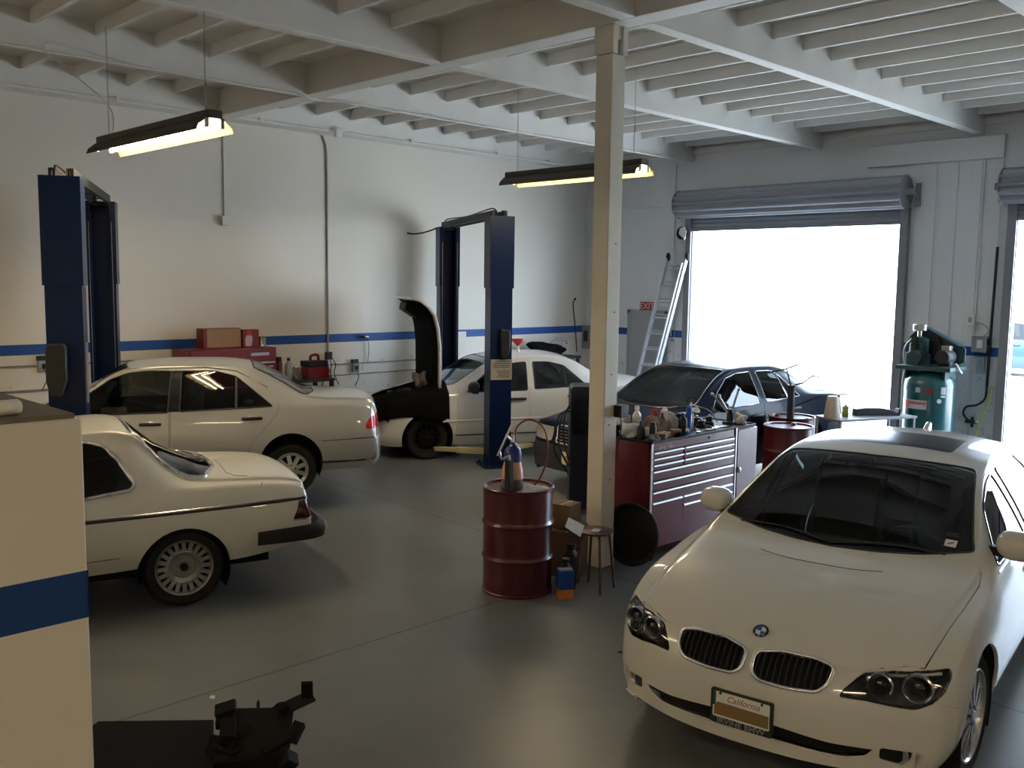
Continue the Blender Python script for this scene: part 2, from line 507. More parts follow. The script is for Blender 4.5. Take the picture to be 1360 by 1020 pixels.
    def loops(s, parts):
        """ordered boundary polylines of a region (open where it meets the centre line)"""
        fs = set(s.faces(parts)); E = []
        for f in fs:
            for e in f.edges:
                if sum(1 for k in e.link_faces if k in fs) == 1 and not all(abs(v.co.y) < 1e-4 for v in e.verts): E.append(e)
        nb = {}
        for e in E:
            a, b = e.verts; nb.setdefault(a, []).append(b); nb.setdefault(b, []).append(a)
        seen = set(); out = []
        starts = [v for v in nb if len(nb[v]) == 1] + list(nb)
        for v0 in starts:
            if v0 in seen: continue
            path = [v0]; seen.add(v0); cur = v0
            while True:
                nx = [w for w in nb[cur] if w not in seen]
                if not nx: break
                cur = nx[0]; seen.add(cur); path.append(cur)
            if len(path) > 2: out.append(([v.co.copy() for v in path], path[0] in nb[path[-1]] and len(path) > 3))
        return out
    def region(s, parts, gap=0., lip=0., off=0.):
        """-> verts, normals, faces of the half region"""
        src = s.faces(parts); bm = bmesh.new(); vm = {}
        for f in src:
            for v in f.verts:
                if v not in vm: vm[v] = bm.verts.new(v.co)
        for f in src:
            try: bm.faces.new([vm[v] for v in f.verts])
            except ValueError: pass
        L = bm.verts.layers.float_vector.new('n')
        for v in bm.verts:
            n = s.norm(v.co)
            if abs(v.co.y) < 1e-4: n.y = 0; n.normalize()
            v[L] = n
        if gap or lip:
            be = [e for e in bm.edges if len(e.link_faces) == 1 and not all(abs(v.co.y) < 1e-4 for v in e.verts)]
            mv = {}
            for e in be:
                f = e.link_faces[0]; m = (e.verts[0].co + e.verts[1].co) / 2; d = f.calc_center_median() - m
                t = (e.verts[1].co - e.verts[0].co).normalized(); d = d - t * d.dot(t)
                if d.length > 1e-7:
                    d.normalize()
                    for v in e.verts: mv.setdefault(v, Vector()); mv[v] += d
            if gap:
                for v, d in mv.items():
                    if d.length > 1e-6:
                        d = d.normalized() * gap
                        if abs(v.co.y) < 1e-4: d.y = 0
                        v.co += d
            if lip:
                r = bmesh.ops.extrude_edge_only(bm, edges=be)
                for v in [g for g in r['geom'] if isinstance(g, bmesh.types.BMVert)]:
                    n = s.norm(v.co); 
                    if abs(v.co.y) < 1e-4: n.y = 0
                    v.co -= n * lip; v[L] = Vector((0, 0, 0))
        if off:
            for v in bm.verts: v.co += s.norm(v.co) * off
        bm.verts.index_update()
        V = [v.co.copy() for v in bm.verts]; N = [Vector(v[L]) for v in bm.verts]; F = [[v.index for v in f.verts] for f in bm.faces]
        bm.free(); return V, N, F
    def build(s, name, parts, m, parent, side='mid', gap=0., lip=.012, off=0., flip=False, smoothn=True):
        V, N, F = s.region(parts, gap, lip, off)
        if not F: return None
        if side != 'L':
            my = lambda v: Vector((v[0], -v[1], v[2])); n = len(V)
            V2 = [my(v) for v in V]; N2 = [my(v) for v in N]; F2 = [f[::-1] for f in F]
            if side == 'R': V, N, F = V2, N2, F2
            else:
                mp = [i if abs(V[i].y) < 1e-4 else None for i in range(n)]; VV = V[:]; NN = N[:]
                for i in range(n):
                    if mp[i] is None: mp[i] = len(VV); VV.append(V2[i]); NN.append(N2[i])
                V, N, F = VV, NN, F + [[mp[i] for i in f] for f in F2]
        if flip: F = [f[::-1] for f in F]; N = [-v for v in N]
        me = bpy.data.meshes.new(name); me.from_pydata(V, [], F); me.validate()
        me.polygons.foreach_set('use_smooth', [True] * len(me.polygons))
        if smoothn and len(me.vertices) == len(N): me.normals_split_custom_set_from_vertices([tuple(v) for v in N])
        me.materials.append(m); me.update()
        o = bpy.data.objects.new(name, me); COL.objects.link(o); o.parent = parent
        return o
    def trim(s, name, parts, r, m, parent, side='mid', out=.0, seg=6):
        mb = MB()
        for pts, closed in s.loops(parts):
            pts = [p + s.norm(p) * out for p in pts]
            if side in ('L', 'R'):
                if side == 'R': pts = [Vector((p.x, -p.y, p.z)) for p in pts]
                mb.tube(pts, r, seg, closed)
            else:
                if closed:
                    mb.tube(pts, r, seg, True); mb.tube([Vector((p.x, -p.y, p.z)) for p in pts], r, seg, True)
                else:
                    mi = [Vector((p.x, -p.y, p.z)) for p in pts]
                    if abs(pts[0].y) < 1e-3 and abs(pts[-1].y) < 1e-3: full = pts + mi[::-1][1:-1]; mb.tube(full, r, seg, True)
                    elif abs(pts[-1].y) < 1e-3: mb.tube(pts + mi[::-1][1:], r, seg)
                    elif abs(pts[0].y) < 1e-3: mb.tube(pts[::-1] + mi[1:], r, seg)
                    else: mb.tube(pts, r, seg); mb.tube(mi, r, seg)
        return mb.build(name, m, parent, smooth=60)
    def skinline(s, mb, pts2, proj, r, out=0., sides=(1, -1), seg=6):
        """a rubbing strip / moulding following the skin; pts2 in the projection plane"""
        P = []
        for a, b in pts2:
            if proj == 'xz': p, n = s.ray((a, 3, b), (0, -1, 0))
            elif proj == 'yz+': p, n = s.ray((4, a, b), (-1, 0, 0))
            elif proj == 'yz-': p, n = s.ray((-8, a, b), (1, 0, 0))
            else: p, n = s.ray((a, b, 4), (0, 0, -1))
            if p is not None: P.append(p + n * out)
        for sg in sides: mb.tube([Vector((p.x, p.y * sg, p.z)) for p in P], r, seg)
        return P

def car_wheel(parent, x, y, z, R, rimr, w, style, sg, steer=0.):
    """y = outer face; sg = +1 left / -1 right.  tire > wheel_rim"""
    T = Matrix.Translation((x, y * sg, z)) @ Matrix.Rotation(steer, 4, 'Z') @ Matrix.Rotation(0 if sg > 0 else pi, 4, 'Z')
    mb = MB(T)
    prof = [(rimr * .97, -w + .01), (rimr + .012, -w + .004), (R * .90, -w - .004), (R * .975, -w + .018), (R, -w + .05), (R, -.05), (R * .975, -.018), (R * .90, .004), (rimr + .012, -.004), (rimr * .97, -.012)]
    mb.lathe(prof, (0, 0, 0), (0, 1, 0), 48)
    for k in range(4):
        h = -w + .05 + (w - .10) * (k + .5) / 4
        mb.lathe([(R + .0005, h - .004), (R + .0012, h), (R + .0005, h + .004)], (0, 0, 0), (0, 1, 0), 48)
    tire = mb.build('tire', M['rubber'], parent)
    st = {'star': dict(n=11, bw=.022, disc=.062, ring=.93, dish=-.012, hub=.030),
          'bundt': dict(n=20, bw=.034, disc=.66 * rimr, ring=.90, dish=-.030, hub=.032),
          'eight': dict(n=9, bw=.050, disc=.072, ring=.84, dish=-.010, hub=.032),
          'cover': dict(n=12, bw=.030, disc=.11, ring=.86, dish=-.008, hub=.04)}[style]
    mb = MB(T); mb.mi = 0
    rr = rimr * st['ring']
    mb.lathe([(rimr, -.03), (rimr + .006, -.008), (rimr, .002), (rimr * .965, .0), (rr, -.018), (rr - .004, -.045)], (0, 0, 0), (0, 1, 0), 48)
    mb.mi = 1
    mb.lathe([(rr, -.05), (rr - .003, -.11), (0, -.115)], (0, 0, 0), (0, 1, 0), 40)
    mb.mi = 0
    for k in range(st['n']):
        a = 2 * pi * k / st['n']
        p = Vector((cos(a), 0, sin(a))); bw = st['bw']
        i = p * (st['disc'] * .9) + Vector((0, st['dish'], 0)); o = p * (rr + .004) + Vector((0, -.022, 0))
        if style == 'star':
            t = Vector((-sin(a), 0, cos(a)))
            for q in (-1, 1): mb.bar(i + t * .004 * q, o + t * .017 * q, .013, .022, (0, 1, 0))
        else:
            mb.bar(i, o, bw, .02, (0, 1, 0))
    d = st['disc']; dz = st['dish']
    if style == 'bundt':
        mb.lathe([(d + .004, dz - .02), (d, dz + .002), (d * .86, dz + .010), (d * .62, dz - .002), (d * .60, dz - .016), (0, dz - .016)], (0, 0, 0), (0, 1, 0), 40)
        for k in range(5):
            a = 2 * pi * k / 5; c = Vector((cos(a), 0, sin(a))) * .052
            mb.cyl(c + Vector((0, dz - .016, 0)), c + Vector((0, dz + .004, 0)), .010, seg=8)
    else:
        mb.lathe([(d, dz - .03), (d, dz), (d * .7, dz + .006), (0, dz + .008)], (0, 0, 0), (0, 1, 0), 28)
        for k in range(5):
            a = 2 * pi * k / 5 + .3; c = Vector((cos(a), 0, sin(a))) * d * .72
            mb.mi = 1; mb.cyl(c + Vector((0, dz, 0)), c + Vector((0, dz + .009, 0)), .009, seg=8)
        mb.mi = 0
    mb.mi = 1 if style in ('bundt',) else 0
    mb.lathe([(st['hub'], dz - .02), (st['hub'], dz + .012), (st['hub'] * .8, dz + .018), (0, dz + .018)], (0, 0, 0), (0, 1, 0), 24)
    rim = mb.build('wheel_rim', [{'cover': M['blackrim'], 'bundt': M['dulloy']}.get(style, M['alu_rim']), M['dark']], tire)
    return tire

def wheel_arch(cs, part, x, z, R):
    poly = [(x + R * cos(2 * pi * k / 40), z + R * sin(2 * pi * k / 40)) for k in range(40)]
    fs = cs.cut(part, 'xz', poly, lambda c, n: c.y > .45 and n.y > -.2)
    bmesh.ops.delete(cs.bm, geom=fs, context='FACES')

def wheel_housing(parent, x, z, R, y0, y1):
    for sg in (1, -1):
        mb = MB(); a0, a1 = rad(-28), rad(208); n = 26; ring = []
        for k in range(n + 1):
            a = a0 + (a1 - a0) * k / n; ring.append((x + R * cos(a), z + R * sin(a)))
        v = mb.add([(p[0], y1 * sg, p[1]) for p in ring] + [(p[0], y0 * sg, p[1]) for p in ring] + [(x, y0 * sg, z)], [(k, k + 1, n + 2 + k, n + 1 + k) for k in range(n)] + [(n + 1 + k, n + 2 + k, 2 * n + 2) for k in range(n)])
        mb.build('wheel_housing', M['dark'], parent)

def car_interior(root, xd, xs, xr, zf, hip, leather, wheel_side=1, w=.60, zd=.92, heads=True):
    """dash at xd, front seats at xs, rear bench at xr"""
    mb = MB(); mb.box(xr - .55, -w - .1, zf, xd + .3, w + .1, zf + .02); mb.build('cabin_floor', M['dark'], root)
    mb = MB()
    mb.prism([(xd + .45, zd - .03), (xd + .10, zd + .015), (xd - .02, zd + .01), (xd - .10, zd - .06), (xd - .06, zd - .24), (xd + .1, zd - .42), (xd + .45, zd - .42)], -w - .10, w + .10, 'y')
    mb.prism([(xd - .02, zd - .05), (xd + .10, zd + .06), (xd - .03, zd + .065), (xd - .13, zd + .01), (xd - .12, zd - .06)], .38 * wheel_side - .2, .38 * wheel_side + .2, 'y')
    mb.build('dashboard', M['black'], root, bevel=.02)
    mb = MB(); c = Vector((xd - .30, .37 * wheel_side, zd - .04)); ax = Vector((-.85, 0, .5)).normalized()
    u = Vector((0, 1, 0)); v = ax.cross(u)
    ring = [c + u * (.19 * cos(2 * pi * k / 28)) + v * (.19 * sin(2 * pi * k / 28)) for k in range(28)]
    mb.tube(ring, .016, 8, True); mb.ball(c - ax * .02, (.05, .07, .07), 12, 8)
    for a in (.1, pi - .1, 1.5 * pi): mb.bar(c, c + u * (.18 * cos(a)) + v * (.18 * sin(a)), .03, .015, ax)
    mb.cyl(c - ax * .02, c - ax * .3, .03, seg=10)
    mb.build('steering_wheel', M['black'], root)
    def seat(x, y, hw):
        mb = MB()
        mb.prism([(x + .28, hip - .14), (x + .30, hip + .02), (x + .2, hip + .06), (x - .22, hip), (x - .26, hip - .14)], y - hw, y + hw, 'y')
        mb.prism([(x - .14, hip - .02), (x - .10, hip + .10), (x - .20, hip + .42), (x - .30, hip + .62), (x - .37, hip + .62), (x - .36, hip + .40), (x - .30, hip - .02)], y - hw, y + hw, 'y')
        o = mb.build('seat', leather, root, bevel=.04, segs=3)
        if heads:
            mb = MB(); mb.prism([(x - .27, hip + .66), (x - .27, hip + .83), (x - .33, hip + .86), (x - .39, hip + .82), (x - .38, hip + .66)], y - min(hw, .15), y + min(hw, .15), 'y')
            for q in (-.05, .05): mb.cyl((x - .34, y + q, hip + .58), (x - .34, y + q, hip + .70), .007, seg=6)
            mb.build('headrest', leather, o, bevel=.03, segs=3)
    for y in (.36, -.36): seat(xs, y, .25)
    mb = MB(); x = xr
    mb.prism([(x + .28, hip - .14), (x + .30, hip + .02), (x - .22, hip), (x - .26, hip - .14)], -w, w, 'y')
    mb.prism([(x - .14, hip - .02), (x - .10, hip + .10), (x - .32, hip + .56), (x - .42, hip + .56), (x - .30, hip - .02)], -w, w, 'y')
    mb.build('rear_bench', leather, root, bevel=.04, segs=3)

def door_handle(cs, root, x, z, L, m, kind='bar', base=None):
    out = []
    for sg, door in root:
        mb = MB(); p, n = cs.side(x, z); q, n2 = cs.side(x - L, z)
        f = lambda v: Vector((v.x, v.y * sg, v.z))
        if base is not None:
            mb.mi = 1; mb.ball(f((p + q) / 2 - n * .012), (L * .36, .018, .040), 16, 8); mb.mi = 0
        a = p + n * .020; b = q + n2 * .020
        mb.tube([f(p), f(a), f(a.lerp(b, .5) + n * .006), f(b), f(q)], [.015, .019, .020, .019, .015], 8)
        out.append(mb.build('door_handle', [m, base or m], door, smooth=60))
    return out

def wing_mirror(cs, door, x, z, sg, m, size=(.085, .105, .075), out=.14, glass=True):
    p, n = cs.side(x, z); p = Vector((p.x, p.y * sg, p.z)); c = p + Vector((-.01, out * sg, .045))
    mb = MB(); k = len(mb.bm.verts); mb.ball((0, 0, 0), 1, 20, 14)
    for v in mb.bm.verts:
        q = v.co.copy(); q.x = max(q.x, -.35)
        e = .55  # squarer than an ellipsoid
        q.y = math.copysign(abs(q.y) ** .75, q.y); q.z = math.copysign(abs(q.z) ** .75, q.z)
        v.co = Vector((c.x + q.x * size[0], c.y + q.y * size[1], c.z + q.z * size[2]))
    mb.mi = 1; mb.prism([(p.x + .06, p.z - .015), (p.x - .05, p.z - .015), (p.x - .03, p.z + .03), (p.x + .03, p.z + .03)], min(p.y - .03 * sg, c.y), max(p.y - .03 * sg, c.y), 'y')
    o = mb.build('wing_mirror', [m, M['black']], door, smooth=50)
    if glass:
        mb = MB(); mb.lathe([(0, 0), (1, 0), (1, .004), (0, .004)], (0, 0, 0), (-1, 0, 0), 20)
        for v in mb.bm.verts: v.co = Vector((c.x - .35 * size[0] + v.co.x, c.y + v.co.y * size[1] * .88, c.z + v.co.z * size[2] * .85))
        mb.build('mirror_glass', M['chrome'], o)
    return o

def front_plate(root, cs, z, front, m=None, w=.305, h=.152):
    pass
# ------------------------------------------------------------------ white luxury sedan in front
M['paint_ivory'] = mat('ivory_white_car_paint', (.60, .585, .53), .30, coat=.9, coat_rough=.03, spec=.5)
def mirror_poly_top(pts): return pts

def build_front_sedan():
    root = thing('sedan', 'ivory white sedan facing the viewer at right, with twin kidney shaped grilles', 'car', (4.912, 2.533, .0), rad(188.46))
    rows = [
        (.875, .25, .68, .40, .78, .455, .76, .475, .62, .485),
        (.868, .21, .70, .42, .82, .50, .80, .53, .66, .545),
        (.845, .20, .73, .45, .865, .555, .83, .59, .70, .61),
        (.80, .195, .77, .49, .89, .615, .855, .655, .72, .68),
        (.755, .195, .80, .52, .905, .655, .868, .70, .73, .725),
        (.70, .19, .81, .55, .92, .685, .878, .725, .735, .752),
        (.55, .19, .83, .60, .932, .745, .89, .775, .745, .805),
        (.25, .18, .85, .64, .945, .825, .90, .85, .77, .88),
        (-.15, .175, .86, .67, .95, .885, .905, .915, .80, .945),
        (-.42, .175, .86, .68, .951, .925, .90, .965, .815, .995),
        (-.62, .175, .86, .68, .951, .94, .892, 1.045, .788, 1.105),
        (-.90, .175, .86, .68, .951, .95, .885, 1.19, .728, 1.265),
        (-1.25, .175, .86, .68, .951, .955, .88, 1.335, .668, 1.425),
        (-1.6, .175, .86, .68, .951, .96, .876, 1.39, .645, 1.482),
        (-2.0, .175, .86, .68, .951, .968, .872, 1.402, .632, 1.495),
        (-2.5, .175, .86, .69, .951, .978, .868, 1.37, .622, 1.465),
        (-2.85, .175, .86, .70, .951, .985, .862, 1.29, .63, 1.375),
        (-3.15, .18, .86, .71, .95, 1.0, .855, 1.15, .66, 1.225),
        (-3.42, .19, .85, .72, .945, 1.01, .845, 1.07, .69, 1.12),
        (-3.80, .21, .82, .72, .92, .99, .825, 1.055, .66, 1.105),
        (-4.05, .24, .78, .68, .89, .95, .79, 1.01, .64, 1.06),
        (-4.15, .28, .74, .60, .85, .82, .77, .88, .62, .92),
        (-4.17, .34, .70, .55, .80, .70, .75, .76, .60, .78)]
    cs = CarShape(rows, (-.05, .37), (-3.3, .30), step=.055, corner=(.055, .04))
    pt = M['paint_ivory']
    wheel_arch(cs, 99, 0, .335, .385); wheel_arch(cs, 99, -2.99, .335, .385)
    up = lambda c, n: n.z > .25
    # bonnet
    cs.cut(1, 'xy', [(.748, -.01), (.746, .15), (.735, .40), (.695, .533), (.619, .653), (.525, .772), (.3, .80), (0, .825), (-.33, .84), (-.45, .825), (-.515, .775), (-.455, .5), (-.40, .25), (-.375, -.01)], up)
    yc = cs.f['ycant']
    ws = [(-.40, -.01), (-.425, .25), (-.48, .5), (-.575, .76)] + [(x, yc(x) - .05) for x in (-.65, -.8, -1.0, -1.2)] + [(-1.335, .60), (-1.275, .3), (-1.255, -.01)]
    cs.cut(2, 'xy', rpoly(ws, .05, 3, keep=(0, len(ws) - 1)), up)
    cs.cut(3, 'xy', rpoly([(-1.50, -.01), (-1.53, .41), (-2.04, .41), (-2.0, -.01)], .05, 4, keep=(0, 3)), up)
    rw = [(-3.30, -.01), (-3.28, .35), (-3.22, .56)] + [(x, yc(x) - .06) for x in (-3.1, -2.9, -2.75)] + [(-2.70, .48), (-2.66, .25), (-2.65, -.01)]
    cs.cut(8, 'xy', rpoly(rw, .05, 3, keep=(0, len(rw) - 1)), up)
    cs.cut(9, 'xy', [(-3.42, -.01), (-3.40, .4), (-3.36, .62), (-3.5, .68), (-4.0, .62), (-4.13, .5), (-4.16, -.01)], lambda c, n: n.z > .3)
    sd = lambda c, n: c.y > .45 and n.y > .12
    cs.cut(4, 'xz', rpoly([(-.50, .28), (-.52, .90), (-.56, .985), (-.80, 1.165), (-1.0, 1.27), (-1.25, 1.36), (-1.47, 1.395), (-1.53, 1.37), (-1.62, .95), (-1.60, .28)], .04, 3), sd)
    cs.cut(6, 'xz', rpoly([(-1.61, .28), (-1.63, .95), (-1.545, 1.375), (-1.60, 1.40), (-2.0, 1.41), (-2.4, 1.385), (-2.62, 1.26), (-2.74, 1.02), (-2.72, .85), (-2.60, .70), (-2.50, .40), (-2.46, .28)], .04, 3), sd)
    cs.cut(5, 'xz', rpoly([(-.66, .975), (-1.0, 1.235), (-1.25, 1.325), (-1.46, 1.36), (-1.55, .975)], .03, 3), sd)
    cs.cut(7, 'xz', rpoly([(-1.69, .985), (-1.615, 1.365), (-2.0, 1.375), (-2.36, 1.355), (-2.50, 1.27), (-2.66, 1.02)], .03, 3), sd)
    fr = lambda c, n: c.x > .05 and n.x > .02
    # front apron: everything below the lamp line
    cs.cut(12, 'xz', [(.41, .10), (1.2, .10), (1.2, .735), (.745, .70), (.60, .60), (.41, .53)], lambda c, n: c.x > .1 and not c.z > .735)
    for f in cs.faces((12,)):
        pass
    HL = HEADL
    cs.cut(10, 'yz', HL, fr)
    cs.cut(11, 'yz', KID, fr)
    cs.cut(13, 'yz', LOWI, fr)
    cs.cut(14, 'yz', FOG, fr)
    cs.cut(16, 'yz', rpoly([(.40, .80), (.42, .93), (.70, .93), (.86, .86), (.84, .78), (.6, .77)], .03, 3), lambda c, n: c.x < -3.6 and n.x < -.02)
    body = cs.build('body', (0,), pt, root, lip=.02)
    cs.build('hood', (1,), pt, root, gap=.006, lip=.03)
    cs.build('trunk_lid', (9,), pt, root, gap=.003, lip=.02)
    cs.build('front_bumper', (12,), pt, root, gap=.0015, lip=.02)
    w = cs.build('windshield', (2,), M['glassws'], root, lip=0, gap=.004)
    cs.trim('window_seal', (2,), .006, M['black'], w)
    b = MB(); lay = []
    sr = cs.build('sunroof', (3,), M['blackmatte'], root, lip=.01, gap=.004)
    w = cs.build('rear_window', (8,), M['glassdark'], root, lip=0, gap=.004); cs.trim('window_seal', (8,), .006, M['black'], w)
    doors = {}
    for side, sg in (('L', 1), ('R', -1)):
        d = cs.build('front_door', (4,), pt, root, side, gap=.003, lip=.02)
        g = cs.build('door_window', (5,), M['glassdark'], d, side, gap=.003, lip=0); cs.trim('window_trim', (5,), .007, M['blackgloss'], g, side)
        r = cs.build('rear_door', (6,), pt, root, side, gap=.003, lip=.02)
        g = cs.build('door_window', (7,), M['glassdark'], r, side, gap=.003, lip=0); cs.trim('window_trim', (7,), .007, M['blackgloss'], g, side)
        doors[sg] = (d, r)
        wing_mirror(cs, d, -.76, 1.035, sg, pt, (.10, .112, .085), .115 if sg > 0 else .085)
    door_handle(cs, [(1, doors[1][0]), (-1, doors[-1][0])], -1.36, .80, .20, pt)
    door_handle(cs, [(1, doors[1][1]), (-1, doors[-1][1])], -2.42, .83, .20, pt)
    # dark pillar finisher + belt moulding
    mb = MB(); cs.skinline(mb, [(-.60, .95), (-1.0, .958), (-1.6, .968), (-2.2, .98), (-2.72, .995)], 'xz', .008, .002); mb.build('belt_moulding', M['chrome'], root)
    # headlamps
    for side, sg in (('L', 1), ('R', -1)):
        l = cs.build('headlight', (10,), M['glassclear'], root, side, gap=.003, lip=.0)
        cs.build('lamp_housing', (10,), M['blackgloss'], l, side, gap=.004, lip=0, off=-.045)
        mb = MB()
        cs_pts = cs.loops((10,))
        for pts, cl in cs_pts:
            P = [Vector((p.x, p.y * sg, p.z)) - Vector((0, 0, 0)) for p in pts]; n = len(P)
            ins = []
            for p in pts:
                q = p - cs.norm(p) * .046; ins.append(Vector((q.x, q.y * sg, q.z)))
            mb.add(P + ins, [(k, (k + 1) % n, n + (k + 1) % n, n + k) for k in range(n)])
        mb.build('lamp_bezel', M['black'], l)
        for (y, z), R in zip(LAMPS, (.064, .074)):
            p, nn = cs.ray((4, y, z), (-1, 0, 0)); c = Vector((p.x - .035, y * sg, z)); ax = Vector((.96, .22 * sg, .05)).normalized()
            mb = MB(); mb.lathe([(R * .62, .0), (R * .80, .030), (R * .90, .034), (R, .028), (R, .0)], c, ax, 32)
            mb.build('lamp_ring', M['darkchrome'], l)
            mb = MB(); mb.lathe([(R * .66, -.004), (R * .60, .012), (R * .42, .024), (0, .030)], c, ax, 28); mb.build('lamp_lens', M['blackgloss'], l)
        mb = MB()
        (ya, za), (yb, zb) = BROW[0], BROW[-1]
        P = []
        for y, z in BROW:
            p, nn = cs.ray((4, y, z), (-1, 0, 0)); q = p - nn * .012; P.append(Vector((q.x, q.y * sg, q.z)))
        mb.tube(P, .010, 8); mb.build('indicator_strip', M['alu'], l)
    # kidneys
    for side, sg in (('L', 1), ('R', -1)):
        k = cs.build('grille', (11,), M['dark'], root, side, gap=0, lip=0, off=-.035)
        mb = MB()
        for pts, cl in cs.loops((11,)):
            P = [Vector((p.x, p.y * sg, p.z)) + Vector((.006, 0, 0)) for p in pts]; mb.tube(P, .0105, 8, True)
            n = len(pts); mb.add([Vector((p.x, p.y * sg, p.z)) for p in pts] + [Vector((p.x - .05, p.y * sg, p.z)) for p in pts], [(i, (i + 1) % n, n + (i + 1) % n, n + i) for i in range(n)])
        mb.build('grille_frame', M['chrome'], k, smooth=60)
        ys = [p[0] for p in KID]; y0, y1 = min(ys), max(ys)
        for i in range(12):
            y = y0 + (y1 - y0) * (i + .7) / 12.4; zz = []
            for j in range(len(KID)):
                (a, b), (c, d) = KID[j], KID[(j + 1) % len(KID)]
                if (a > y) != (c > y): zz.append(b + (d - b) * (y - a) / (c - a))
            if len(zz) < 2: continue
            mb = MB(); P = []
            for t in np.linspace(.02, .98, 7):
                z = min(zz) + (max(zz) - min(zz)) * t; p, nn = cs.ray((4, y, z), (-1, 0, 0))
                P.append(Vector((p.x - .008, y * sg, z)))
            for a, b in zip(P, P[1:]): mb.bar(a, b, .0045, .022, (1, 0, 0))
            mb.build('grille_bar', M['charcoal'], k, smooth=0)
    # lower intake + fog recesses
    V = cs.build('lower_intake', (13,), M['dark'], root, lip=0, off=-.05)
    for side, sg in (('L', 1), ('R', -1)):
        f = cs.build('fog_lamp', (14,), M['blackgloss'], root, side, lip=0, off=-.02)
        y = sum(p[0] for p in FOG) / len(FOG); z = sum(p[1] for p in FOG) / len(FOG)
        p, nn = cs.ray((4, y, z), (-1, 0, 0)); mb = MB(); mb.lathe([(.042, -.02), (.045, .0), (.040, .004), (.03, -.006), (0, -.008)], (p.x - .022, y * sg, z), (.93, .3 * sg, 0), 20)
        mb.build('fog_lamp_ring', M['steel'], f)
    # roundel
    p, nn = cs.ray((.66, 0, 3), (0, 0, -1)); nn = (nn + Vector((.25, 0, 0))).normalized(); c = p + nn * .002
    mb = MB(); mb.lathe([(.041, 0), (.041, .005), (.037, .008), (.0275, .008), (.0265, .006), (0, .006)], c, nn, 40)
    em = mb.build('hood_emblem', M['black'], root)
    mb = MB(); u = Vector((0, 1, 0)); v = nn.cross(u)
    mb.lathe([(.0425, .003), (.0425, .007), (.0405, .007)], c, nn, 40); mb.lathe([(.0285, .0082), (.0265, .0086), (.0265, .0078)], c, nn, 40)
    mb.build('emblem_ring', M['chrome'], em)
    for nm, a0, m in (('emblem_quarter', 0, M['white']), ('emblem_quarter', pi, M['white']), ('emblem_quarter', pi / 2, M['brightblue']), ('emblem_quarter', 3 * pi / 2, M['brightblue'])):
        mb = MB(); vs = [c + nn * .0075] + [c + nn * .0075 + (u * cos(a0 + t * pi / 16) + v * sin(a0 + t * pi / 16)) * .0265 for t in range(9)]
        mb.add(vs, [(0, k, k + 1) for k in range(1, 9)]); mb.build(nm, m, em, smooth=0)
    for txt, a in (('B', .75), ('M', 0.), ('W', -.75)):
        d = (-u * sin(a) * -1 + v * 0); pos = c + nn * .0082 + (v * cos(a) * -1 + u * sin(a)) * .033
        rt = Vector((0, 1, 0)); 
        text_obj('emblem_letter', txt, .012, M['white'], em, pos, rt, -v, .0004)
    # plate
    p, nn = cs.ray((4, 0, PLZ), (-1, 0, 0)); x = p.x + .012
    mb = MB(); mb.prism(rpoly([(-.165, PLZ - .095), (.165, PLZ - .095), (.165, PLZ + .085), (-.165, PLZ + .085)], .012, 3), x - .04, x, 'x')
    fr_ = mb.build('plate_frame', M['charcoal'], root, bevel=.003)
    mb = MB(); mb.prism(rpoly([(-.150, PLZ - .058), (.150, PLZ - .058), (.150, PLZ + .074), (-.150, PLZ + .074)], .008, 3), x - .002, x + .003, 'x')
    pl = mb.build('license_plate', M['plate'], fr_)
    text_obj('plate_lettering', 'California', .046, M['signred'], fr_, (x + .0035, .01, PLZ + .045), (0, 1, 0), (0, 0, 1), .0006, .35, sx=.98)
    mb = MB(); mb.prism([(-.142, PLZ - .048), (.146, PLZ - .048), (.146, PLZ + .016), (-.125, PLZ + .020), (-.142, PLZ + .0)], x + .003, x + .0045, 'x'); mb.build('plate_cover_patch', M['brown'], fr_)
    text_obj('frame_lettering', 'IRVINE BMW', .040, M['greysteel'], fr_, (x + .001, 0, PLZ - .077), (0, 1, 0), (0, 0, 1), .0008, sx=1.12, offset=.001)
    mb = MB()
    for y in (-.11, .11): mb.cyl((x, y, PLZ + .068), (x + .007, y, PLZ + .068), .007, seg=10)
    mb.mi = 1; mb.box(x + .002, -.150, PLZ + .0, x + .0042, -.135, PLZ + .074)
    mb.build('plate_screw', [M['black'], M['palegreen']], fr_)
    # windscreen stickers, wipers, aerial
    for q, (px, py, s_, mm) in enumerate(STICK):
        p, nn = cs.ray((px, py, 4), (0, 0, -1))
        if p is None: continue
        u2 = Vector((0, 1, 0)); u2 = (u2 - nn * u2.dot(nn)).normalized(); v2 = nn.cross(u2); p = p + nn * .002
        mb = MB(); mb.add([p + u2 * a + v2 * b for a, b in ((-s_[0], -s_[1]), (s_[0], -s_[1]), (s_[0], s_[1]), (-s_[0], s_[1]))], [(0, 1, 2, 3)])
        o = mb.build('windshield_sticker', mm, root, smooth=0)
        mb = MB(); mb.bar(p + nn * .001 - u2 * s_[0] * .5 - v2 * s_[1] * .3, p + nn * .001 + u2 * s_[0] * .5 + v2 * s_[1] * .35, .008, .001, nn); mb.build('sticker_print', M['charcoal'], o)
    mb = MB()
    for y0, y1 in ((.62, -.05), (-.02, -.62)):
        P = []
        for t in np.linspace(0, 1, 9):
            y = y0 + (y1 - y0) * t; xx = -.43 - .10 * (abs(y) / .7) ** 2 - .05 * sin(pi * t)
            p, nn = cs.ray((xx, y if abs(y) > .004 else .004, 4), (0, 0, -1))
            if p is not None: P.append(p + nn * .008)
        mb.tube(P, .006, 6)
    mb.build('wiper', M['black'], root)
    p, nn = cs.ray((-2.62, 0, 4), (0, 0, -1)); mb = MB(); mb.M = Matrix.Translation(p)
